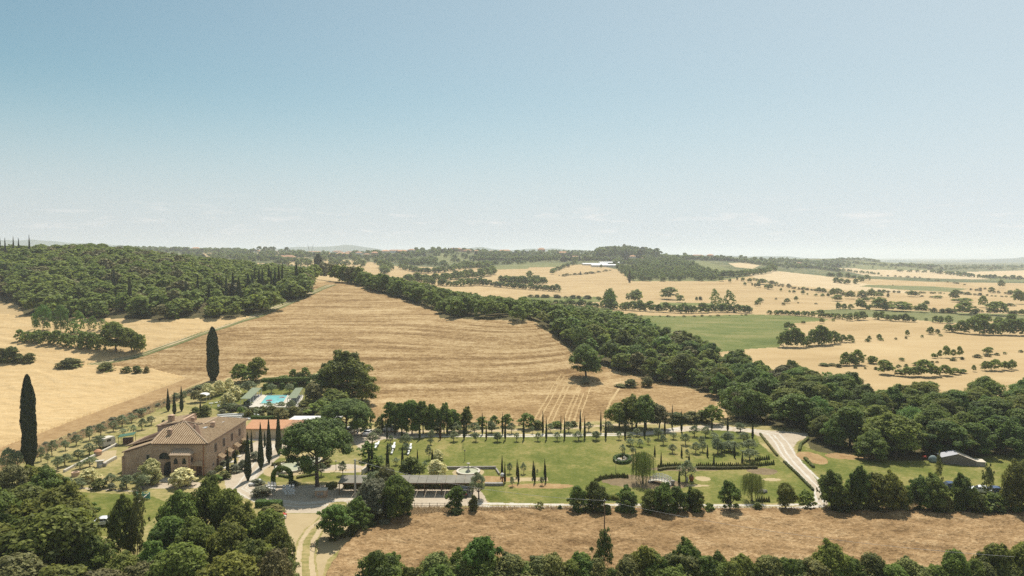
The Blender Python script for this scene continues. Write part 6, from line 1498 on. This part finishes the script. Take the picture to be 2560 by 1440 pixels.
# curved white seating tiers
for k in range(3):
    mb = MB(); c0 = at(585, 1052); rad = 9 + k * 1.6
    for i in range(14):
        s0, s1 = R(62 + i * 4.2), R(62 + (i + 1) * 4.2)
        mb.prism([(r_ * math.cos(s), r_ * math.sin(s) - 7.2, 0) for r_, s in ((rad, s0), (rad + .5, s0), (rad + .5, s1), (rad, s1))], (0, 0, .45 + .25 * k))
    o = mb.build('curved_bench', M_wht, None, label='curved white seating tier behind the farmhouse, ' + ('front', 'middle', 'back')[k], category='bench', group='curved white seating tiers'); o.location = c0
# gazebo and loungers
p = at(509, 1004); t = thing('gazebo', 'white curved-roof gazebo half hidden by a dark tree', 'gazebo', p)
g = MB()
for i in range(8):
    a0, a1 = math.pi * i / 8, math.pi * (i + 1) / 8
    g.prism([(1.6 * math.cos(a), -1.3, 2.2 + .6 * math.sin(a)) for a in (a0, a1)] + [(1.52 * math.cos(a), -1.3, 2.15 + .55 * math.sin(a)) for a in (a1, a0)], (0, 2.6, 0))
g.build('roof', M_whtc, t)
for x in (-1.5, 1.5):
    for y in (-1.2, 1.2): MB().tube([(x, y, 0), (x, y, 2.2)], .05, 5).build('post', M_wht, t)
plant('rusty', 490, 1006, 976, 32, 'beside the white gazebo', 'dark reddish small tree')
for px, py, rz, lab in ((530, 1010, .2, 'left'), (545, 1008, .5, 'right')):
    t = thing('sun_lounger', 'white sun lounger on the dry lawn, %s of the pair' % lab, 'sun lounger', at(px, py), rz, group='white loungers on the dry lawn')
    MB().box(-.9, .3, -.32, .32, .28, .34).build('bed', M_wht, t); MB().prism([(.3, -.32, .28), (.3, .32, .28), (.95, .32, .72), (.95, -.32, .72)], (0, 0, .06)).build('backrest', M_wht, t)
    for x in (-.8, .5):
        for y in (-.28, .28): MB().box(x - .03, x + .03, y - .03, y + .03, 0, .3).build('leg', M_wht, t)
t = thing('garden_armchair', 'white garden armchair on the dry lawn near the loungers', 'armchair', at(547, 1018), .4)
MB().box(-.4, .4, -.35, .35, .25, .4).build('seat', M_wht, t, bevel=.04); MB().box(-.4, .4, .28, .4, .3, .9).build('backrest', M_wht, t, bevel=.04)
for s in (-1, 1): MB().box(s * .4 - .06, s * .4 + .06, -.35, .35, 0, .6).build('arm', M_wht, t, bevel=.03)
# footbridge
A, B = at(1627, 1204), at(1676, 1213); d = B - A; L = d.length
t = thing('footbridge', 'white arched footbridge with railings in the right-hand lawn', 'footbridge', A, math.atan2(d.y, d.x))
arc = lambda x: .35 + .5 * math.sin(math.pi * x / L)
dk = MB(); N_ = 12
for i in range(N_):
    x0, x1 = L * i / N_, L * (i + 1) / N_; dk.add([(x0, -.9, arc(x0)), (x1 - .03, -.9, arc(x1)), (x1 - .03, .9, arc(x1)), (x0, .9, arc(x0)), (x0, -.9, arc(x0) - .12), (x1 - .03, -.9, arc(x1) - .12), (x1 - .03, .9, arc(x1) - .12), (x0, .9, arc(x0) - .12)], [(0, 1, 2, 3), (7, 6, 5, 4), (0, 4, 5, 1), (1, 5, 6, 2), (2, 6, 7, 3), (3, 7, 4, 0)])
dk.build('deck', M_plas2, t)
for s in (-.95, .95):
    rl = MB()
    for z in (.35, .65, .95): rl.tube([(L * i / 8, s, arc(L * i / 8) + z) for i in range(9)], .06, 5)
    rl.build('railing', M_wht, t)
    for i in range(7): MB().tube([(L * (i + .5) / 7, s, arc(L * (i + .5) / 7) - .1), (L * (i + .5) / 7, s, arc(L * (i + .5) / 7) + 1.05)], .05, 5).build('post', M_wht, t)
for s in (0, L): MB().box(s - .3, s + .3, -1, 1, -.1, .35).build('abutment', M_stoneg, t)
# pots and rocks
o = MB().lathe([(.3, 0), (.5, .5), (.55, .9), (.4, 1.15), (.45, 1.2)], 14).build('terracotta_jar', M_pot, None, True, label='big red terracotta jar under the broad olive', category='jar'); o.location = at(1728.5, 1203)
o = MB().lathe([(.2, 0), (.22, .5), (.3, .7), (.12, 1.0), (.14, 1.1)], 12).build('stone_statue', M_stone, None, True, label='pale stone figure beside the red terracotta jar', category='statue'); o.location = at(1718, 1205)
o = MB().lathe([(.25, 0), (.4, .35), (.42, .7), (.5, .85), (.3, 1.0)], 12).build('stone_planter', M_stoneg, None, True, label='brown planter right of the footbridge', category='planter'); o.location = at(1682, 1212)
t = thing('flower_urn', 'pedestal urn heaped with white flowers by the pink path', 'urn', at(1256, 1206))
MB().lathe([(.3, 0), (.14, .3), (.12, .8), (.34, 1.1), (.4, 1.3)], 12).build('urn', M_pot, t, True)
rg = np.random.default_rng(8); d_ = rg.normal(size=(420, 3)); d_ /= np.linalg.norm(d_, axis=1, keepdims=True); leafy('flowers', d_ * .45 + np.array([0, 0, 1.6]), d_, .1, M_whtc, t, None, 8)
ro = MB(); p = at(1905, 1232)
for i, (x, y, s) in enumerate(((0, 0, .6), (.8, .2, .45), (-.7, .1, .4), (.3, .5, .5))): ro.add([tuple(IV[k] * s * (1 + .2 * math.sin(k * 3 + i)) + np.array([x, y, s * .4])) for k in range(12)], [tuple(f_) for f_ in IF])
o = ro.build('rock_pile', M_stoneg, None, label='small grey rock pile under the pale willow', category='rocks'); o.location = p
for i, (px, py) in enumerate(((1548, 1152), (1558, 1155), (1566, 1150), (1561, 1146))):
    o = MB().add([tuple(IV[k] * .5 * (1 + .25 * math.sin(k * 3 + i))) for k in range(12)], [tuple(f_) for f_ in IF]).build('garden_rock', M_stone, None, label=('leftmost', 'nearest', 'rightmost', 'rearmost')[i] + ' pale boulder inside the clipped hedge ring', category='rock', group='boulders inside the hedge ring'); o.location = at(px, py) + Vector((0, 0, .2))
tp = MB(); p = at(699, 1296)
tp.add([tuple(IV[k] * np.array([1.3, .9, .45]) * (1 + .2 * math.sin(k * 5)) + np.array([0, 0, .3])) for k in range(12)], [tuple(f_) for f_ in IF])
t = thing('tarpaulin_pile', 'crumpled white and red tarpaulins at the edge of the wood', 'tarpaulin', p); tp.build('white_tarpaulin', M_whtc, t)
MB().add([tuple(IV[k] * np.array([.8, .5, .3]) + np.array([.5, .5, .55])) for k in range(12)], [tuple(f_) for f_ in IF]).build('red_tarpaulin', M_red, t)
# white oleander
rg = np.random.default_rng(18); d_ = rg.normal(size=(1500, 3)); d_ /= np.linalg.norm(d_, axis=1, keepdims=True); rr_ = (.75 + .3 * rg.random(1500))[:, None]
t = thing('flowering_bush', 'white-flowering oleander bush beside the farmhouse porch', 'bush', at(468, 1213)); leafy('crown', d_ * rr_ * np.array([1.2, 1.0, 1.3]) + np.array([0, 0, 1.3]), d_, .12, F_shr, t, None, 18)
leafy('flowers', (d_[:500] * 1.12 * np.array([1.2, 1, 1.3]) + np.array([0, 0, 1.35])), d_[:500], .12, M_whtc, t, None, 19)
# little conifers in rows
def conif():
    n = 240; rg = np.random.default_rng(2); z = rg.random(n) ** 1.2; a = rg.random(n) * 6.28; r_ = .5 * (1 - z) ** .7 + .03
    pts = np.stack([r_ * np.cos(a), r_ * np.sin(a), z], -1); nr = np.stack([np.cos(a), np.sin(a), .3 + 0 * a], -1)
    return leafy('little_conifer', pts, nr, .14, F_shr, None, MB().lathe([(.42, 0), (.3, .4), (.02, .95)], 7), 2, category='conifer')
def ORD0(k): return 'leftmost ' if k == 0 else '%d%s ' % (k + 1, 'th' if 10 < k + 1 < 14 else {1: 'st', 2: 'nd', 3: 'rd'}.get((k + 1) % 10, 'th'))
cf = conif(); flag = [0]
rows_ = [([(1646, 1168.5), (1700, 1166)], 13, 'left of the broad olive'), ([(1742, 1167.5), (1860, 1167), (1900, 1165), (1934, 1161.5)], 40, 'above the long low hedge'), ([(1889, 1151.5), (1922, 1148.5)], 7, 'near the road'),
         ([(1484, 1215), (1488, 1207), (1503, 1199), (1515, 1196.5), (1550, 1193.5), (1569, 1195)], 24, 'curving left of the willow'), ([(1893, 1254), (1922, 1254)], 6, 'beside the lower track'), ([(1506, 1240), (1522, 1248), (1545, 1252)], 9, 'curving down to the lower track')]
for pts_, n, zn in rows_:
    L_ = [math.hypot(pts_[i + 1][0] - pts_[i][0], pts_[i + 1][1] - pts_[i][1]) for i in range(len(pts_) - 1)]; T_ = sum(L_)
    for k in range(n):
        s = k / (n - 1) * T_ * .999; i = 0
        while i < len(L_) - 1 and s > L_[i]: s -= L_[i]; i += 1
        f_ = s / L_[i]; p = at(pts_[i][0] + f_ * (pts_[i + 1][0] - pts_[i][0]), pts_[i][1] + f_ * (pts_[i + 1][1] - pts_[i][1]))
        if flag[0] == 0: o = cf; flag[0] = 1
        else: o = cf.copy(); COL.objects.link(o)
        h_ = .75 + .35 * math.sin(k * 2.3) ** 2; o.location = p; o.scale = (.52, .52, h_); o.rotation_euler.z = k
        o['label'] = (ORD0(k) + 'little clipped conifer ' + ('from the left ' if k else '') + 'in the row ' + zn); o['group'] = 'little conifers in the row ' + zn
# guard rail on the hidden road
gr = [at(1893, 960), at(1915, 966), at(1938, 973)]
t = thing('guard_rail', 'grey metal guard rail on the road showing through the wood', 'guard rail', gr[0])
for z in (.5, .75): MB().tube([q - gr[0] + Vector((0, 0, z + 1.5)) for q in gr], .12, 5).build('rail', M_metal, t)
for q in gr: MB().tube([q - gr[0], q - gr[0] + Vector((0, 0, 2.3))], .08, 5).build('post', M_metal, t)

# ------------------------------------------------------------ far buildings
def house(px, base, top, wpx, wall, rf, lab, depth=1.0, rz=0.0, wins=2):
    p = at(px, base); k = p.y / F; W = wpx * k * 1.15; H = max((base - top) * k * 1.3, 4.5); D = min(W * depth, 14); hw = H * .68
    t = thing('country_house', lab, 'house', p - Vector((0, 0, .8)), rz)
    MB().box(-W / 2, W / 2, 0, D, 0, hw + .8).build('wall', wall, t)
    r_ = MB(); e_ = .5; z = hw + .8; zr = H + .8; i_ = min(W, D) / 2
    if W > D: a_, b_ = (-W / 2 + i_ * .8, D / 2, zr), (W / 2 - i_ * .8, D / 2, zr)
    else: a_, b_ = (0, D / 2 - .3, zr), (0, D / 2 + .3, zr)
    c = [(-W / 2 - e_, -e_, z), (W / 2 + e_, -e_, z), (W / 2 + e_, D + e_, z), (-W / 2 - e_, D + e_, z)]
    r_.add(c + [a_, b_], [(0, 1, 5, 4), (1, 2, 5), (2, 3, 4, 5), (3, 0, 4), (3, 2, 1, 0)]).build('roof', rf, t)
    for q in range(wins):
        x = -W / 2 + W * (q + .5) / wins; MB().box(x - .6, x + .6, -.05, .02, hw * .5 + .4, hw * .5 + 1.9).build('window', M_shut, t)

wm = {'p': M_plas2, 't': M_terra, 'W': M_wht}; rm = {'o': M_tileo, 'w': M_tilew}; nmw = {'p': 'pale', 't': 'terracotta', 'W': 'white'}; nmr = {'o': 'orange', 'w': 'weathered'}
HS = sorted([h.split() for h in HL.replace('\n', '|').split('|')], key=lambda h: float(h[0]))
cnt_h = {}
for i, h in enumerate(HS):
    px = float(h[0]); z = 'on the far left ridge' if px < 790 else 'in the hill village left of centre' if px < 1100 else 'on the middle ridge' if px < 1480 else 'on the right-hand ridge'
    key = (h[4], h[5], z); cnt_h[key] = cnt_h.get(key, 0) + 1
    o_ = ['', 'leftmost', 'second', 'third', 'fourth', 'fifth', 'sixth', 'seventh'][cnt_h[key]]
    house(px, float(h[1]), float(h[2]), float(h[3]), wm[h[4]], rm[h[5]], '%s %s house with %s tile roof %s' % (o_, nmw[h[4]], nmr[h[5]], z), .8, (i * 37 % 11 - 5) * .05, 3 if float(h[3]) > 15 else 2)
for k, (x0, x1, yb, yt, lab) in enumerate(((1457, 1520, 664, 658, 'left'), (1480, 1552, 668, 661, 'front'), (1500, 1560, 661, 654.5, 'rear'))):
    P, Q = at(x0, yb), at(x1, yb); P.y = Q.y = (P.y + Q.y) / 2; P.x = ray(x0, yb)[0] * P.y; Q.x = ray(x1, yb)[0] * P.y; z = gz((P.x + Q.x) / 2, P.y) - 1; L = Q.x - P.x
    t = thing('greenhouse', 'long white polytunnel greenhouse, %s one of the three' % lab, 'greenhouse', (P.x, P.y, z), group='white greenhouses below the pine hill'); H = (yb - yt) * P.y / F
    MB().box(0, L, 0, 22, 0, H * .55 + 1).build('wall', M_plas2, t)
    rf = MB()
    for q in range(3):
        pts = [(0, q * 7.4 + 3.6 - 3.6 * math.cos(a), H * .5 + 1 + (H * .5) * math.sin(a)) for a in [math.pi * j / 8 for j in range(9)]]; rf.prism(pts, (L, 0, 0))
    rf.build('roof', M_poly, t)
for px, b_, t_, w_, lab in ((1608, 650, 645, 6, 'tiny white outbuilding below the pine hill'), (1637, 655, 649, 8, 'small white outbuilding right of the greenhouses'), (1651, 662, 657, 9, 'round white covered stack above the scrub wood')):
    p = at(px, b_); k = p.y / F
    if 'stack' in lab: o = MB().lathe([(w_ * k / 2, 0), (w_ * k / 2, 1.6), (w_ * k * .3, 4.2), (.1, 5)], 12).build('covered_stack', M_poly, None, True, label=lab, category='stack'); o.location = p
    else: house(px, b_, t_, w_, M_wht, rm['w'], lab, .8, 0, 1)
p = at(776, 628); k = p.y / F; t = thing('pylon', 'spidery V-shaped electricity pylon on the skyline', 'pylon', p); H = 24 * k; lt = MB()
for s in (-1, 1):
    lt.tube([(s * 2.5, 0, 0), (s * 6.5, 0, H * .75), (s * 9, 0, H)], .35, 4); lt.tube([(s * .8 + s * 2.6, 1.5, 0), (s * 5.5, 1, H * .75)], .3, 4)
    for j in range(6): lt.tube([(s * (2.5 + j * .6), 0, H * j / 8), (s * (3.9 + j * .5), 1.3, H * (j + 1) / 8)], .18, 3)
lt.build('legs', M_metal, t); MB().tube([(-9, 0, H * .76), (9, 0, H * .76)], .35, 4).build('crossarm', M_metal, t)
# distant second-range farm tower on the villa hill
HAZE_D = 1.3e-4
# ------------------------------------------------------------ realise the plants
MAXTREE = 290
def app_size(t): return t[4] / t[2]
def kgroup(k): return {'shrub': 'bush', 'grey': 'bush', 'olive': 'olive', 'cypress': 'cypress', 'cypress_dry': 'cypress', 'cypress_big': 'cypress'}.get(k, 'tree')
by = {}
for t in PLANTS:
    if -60 < t[6] < 2620 or (t[4] / t[2] * F > 60 and -420 < t[6] < 2900): by.setdefault(kgroup(t[0]), []).append(t)
single, mass = [], []
for g, L_ in by.items():
    L_.sort(key=app_size, reverse=True)
    lim = 11 if g == 'tree' else 13 if g == 'olive' else 7
    far = [t for t in L_ if t[4] / t[2] * F < lim]
    L2 = [t for t in L_ if t[4] / t[2] * F >= lim]
    single += L2[:MAXTREE]; mass += L2[MAXTREE:] + far
for t in PLANTS:
    if not (-60 < t[6] < 2620 or (t[4] / t[2] * F > 60 and -420 < t[6] < 2900)): mass.append(t)
print('plants single', len(single), 'mass', len(mass))
cnt = {}
for t in single:
    kind, x, y, z, h, w, px, zone, desc = t
    hp = h / y * F
    lod = 0 if hp > 62 else 1 if hp > 24 else 2
    v = PR[kind][lod]
    cnt[kind] = cnt.get(kind, 0) + 1
    cm, tm = v[cnt[kind] % len(v)]
    nm = NAMES[kind]; cat = CATS.get(kind, 'tree')
    rz = prr.uniform(0, 6.28)
    if kind == 'cypress_big' and px < 100: rz = 1
    if hp < 9:
        o = link(nm, cm, loc=(x, y, z), category=cat)
        o.scale = (w, w, h); o.rotation_euler.z = rz
    else:
        o = link(nm, None, loc=(x, y, z), category=cat)
        o.scale = (w, w, h); o.rotation_euler.z = rz
        if kind not in ('shrub', 'grey') or hp > 24:
            link('trunk', tm, parent=o)
        link('crown', cm, parent=o)
    THINGS.append((o, px, desc or DESC[kind], zone, y))
# everything too small or too many to tell apart: merged foliage masses
def merged(name, lst, props):
    Vs, Fs, Ts, Ms = [], [], [], []; mats = []; nv = 0
    cache = {}
    for kind, x, y, z, h, w, px, zone, desc in lst:
        hp = h / y * F
        if hp < 1.5 and zone != 'x': continue
        pr = PR[kind][2]; cm = pr[rng.integers(len(pr))][0]
        key = cm.name
        if key not in cache:
            co = np.empty(len(cm.vertices) * 3, np.float32); cm.vertices.foreach_get('co', co); co = co.reshape(-1, 3)
            n4 = 0
            lt = np.empty(len(cm.polygons), np.int32); cm.polygons.foreach_get('loop_total', lt)
            n4 = int((lt == 4).sum()) if 'np_n' in cm.keys() else int(260)
            n4 = min(n4, int((lt == 4).sum()))
            at_ = np.empty(len(cm.polygons), np.float32); cm.attributes['tint'].data.foreach_get('value', at_)
            cache[key] = (co[:n4 * 4], at_[:n4], cm.materials[0])
        co, tt, mm = cache[key]
        if kind.startswith('willow'): continue
        k = len(tt)
        keep = slice(0, k) if hp > 14 else slice(0, int(k * (.55 if hp > 8 else .3)))
        co = co.reshape(-1, 4, 3)[keep]; tt = tt[keep]
        if hp <= 14:
            c = co.mean(1, keepdims=True); co = c + (co - c) * 1.5
        co = co.reshape(-1, 3)
        a = rng.random() * 6.28; ca, sa = math.cos(a), math.sin(a)
        q = np.empty_like(co); q[:, 0] = x + w * (co[:, 0] * ca - co[:, 1] * sa); q[:, 1] = y + w * (co[:, 0] * sa + co[:, 1] * ca); q[:, 2] = z + h * co[:, 2]
        if mm not in mats: mats.append(mm)
        Vs.append(q); Ts.append(np.clip(tt + rng.normal(0, .14), 0, 1)); Ms.append(np.full(len(tt), mats.index(mm), np.int32)); nv += len(q)
    V = np.concatenate(Vs); me = mesh_np(name, V, np.arange(len(V)).reshape(-1, 4))
    at_ = me.attributes.new('tint', 'FLOAT', 'FACE'); at_.data.foreach_set('value', np.concatenate(Ts).astype(np.float32))
    for m_ in mats: me.materials.append(m_)
    me.polygons.foreach_set('material_index', np.concatenate(Ms))
    o = link(name, me, **props)
    print(name, len(V) // 4)
merged('woodland', [t for t in mass if kgroup(t[0]) != 'bush'], dict(kind='stuff', label='mass of trees filling the woods and far ridges', category='woodland'))
merged('scrub', [t for t in mass if kgroup(t[0]) == 'bush'] or mass[:1], dict(kind='stuff', label='low scrub along far field edges', category='scrub'))

# undergrowth and dry grass
def tufts(name, polys, n, hr, m, label, dmax=200, seed=9, blades=5, w=.05):
    rg = np.random.default_rng(seed); P = []
    for poly, share in polys:
        pts = [at(*p) for p in poly]
        x0, x1 = min(p.x for p in pts), max(p.x for p in pts); y0, y1 = min(p.y for p in pts), max(p.y for p in pts)
        k = int(n * share); X = rg.uniform(x0, x1, k * 3); Y = rg.uniform(y0, y1, k * 3)
        z = hgt(X / Y, Y); qx, qy = project(X, Y, z); ok = inpoly(poly, qx, qy)
        dens = np.sin(X * .5 + 1) * np.cos(Y * .43) + rg.random(len(X)) * 1.6 > .1
        ok &= dens
        P.append(np.stack([X[ok], Y[ok], z[ok]], -1)[:k])
    P = np.concatenate(P); P = np.repeat(P, blades, 0); k = len(P)
    P[:, :2] += rg.normal(0, .16, (k, 2))
    h = rg.uniform(*hr, k); a = rg.random(k) * 6.28; ln = rg.normal(0, .75, (k, 2)) * h[:, None]
    d = np.stack([np.cos(a), np.sin(a), np.zeros(k)], -1) * (w * rg.uniform(.6, 1.6, k))[:, None]
    tip = P + np.stack([ln[:, 0], ln[:, 1], h], -1)
    V = np.stack([P - d, P + d, tip + d * .4, tip - d * .4], 1).reshape(-1, 3)
    me = mesh_np(name, V, np.arange(len(V)).reshape(-1, 4))
    at_ = me.attributes.new('tint', 'FLOAT', 'FACE'); at_.data.foreach_set('value', rg.random(k).astype(np.float32)); me.materials.append(m)
    link(name, me, kind='stuff', label=label, category='grass')
tufts('dry_grass', [([(1010, 1272), (1400, 1272), (1990, 1275), (1990, 1284), (1400, 1284), (1150, 1290), (1030, 1298)], .4),
                    ([(2060, 1270), (2560, 1268), (2560, 1280), (2060, 1284)], .16), ([(0, 1150), (200, 1080), (330, 1030), (500, 962), (520, 968), (340, 1050), (200, 1100), (0, 1180)], .3)], 8000, (.3, .7), F_dryg, 'tall dry yellow grass along the field edges')

# ------------------------------------------------------------ labels that single things out
ORD = ['', 'first', 'second', 'third', 'fourth', 'fifth', 'sixth', 'seventh', 'eighth', 'ninth', 'tenth', 'eleventh', 'twelfth', '13th', '14th', '15th', '16th', '17th', '18th', '19th', '20th', '21st', '22nd', '23rd', '24th', '25th', '26th', '27th', '28th', '29th', '30th', '31st', '32nd', '33rd', '34th', '35th', '36th']
grp = {}
for t in THINGS:
    o, px, d, zn, y = t
    if zn in ('in the hillside wood', 'in the stream-side wood', 'in the belt beyond the stubble', 'in the far field hedges', 'on the far village ridge', 'on the pine hill', 'in the wood past the grain hill', 'in the far olive orchard', 'in the far long copse'):
        side = {'in the hillside wood': ((180, 'at its far left'), (400, 'left of its middle'), (600, 'right of its middle'), (9999, 'at its right end')),
                'in the stream-side wood': ((1560, 'at its upper end'), (1800, 'below the green crop'), (2050, 'behind the road junction'), (2300, 'left of the grey shed'), (9999, 'near the right edge'))}.get(zn, ((640, 'far left'), (1280, 'left of centre'), (1800, 'right of centre'), (9999, 'far right')))
        s = [b for a, b in side if px < a][0]
        row = ''
        if zn == 'in the hillside wood': row = 'front edge, ' if y < 360 else 'lower slope, ' if y < 420 else 'upper slope, ' if y < 480 else 'crest, '
        if zn == 'in the stream-side wood': row = 'front edge, ' if y < 185 else 'middle, ' if y < 230 else 'back, '
        zn = zn + ', ' + row + s
        grp.setdefault((d, zn), []).append(t)
    else: grp.setdefault((d, zn), []).append(t)
for (d, zn), L_ in grp.items():
    L_.sort(key=lambda t: t[1])
    g = CATS.get('x', None)
    for i, t in enumerate(L_):
        o = t[0]
        if len(L_) > 1: o['group'] = (d + 's ' + zn)[:90]
        if len(L_) == 1: lab = d + ' ' + zn
        elif len(L_) <= 36: lab = (ORD[i + 1] + ' ' if i else 'leftmost ') + d + (' from the left ' if i else ' ') + zn
        else: lab = d + ' ' + zn
        w = lab.split()
        o['label'] = ' '.join(w[:16])

# ------------------------------------------------------------ haze
hz = MB(); hz.box(-16000, 16000, -700, 15200, -60, 152)
m = bpy.data.materials.new('haze'); m.use_nodes = True; nt = m.node_tree
nt.nodes.clear(); out = nt.nodes.new('ShaderNodeOutputMaterial'); pv = nt.nodes.new('ShaderNodeVolumePrincipled')
pv.inputs['Color'].default_value = (.93, .965, 1.0, 1); pv.inputs['Density'].default_value = HAZE_D; pv.inputs['Anisotropy'].default_value = .3
nt.links.new(pv.outputs[0], out.inputs['Volume'])
hz.build('haze', m, kind='stuff', label='thin summer haze over the countryside', category='haze')
print('objects', len(scene.objects))
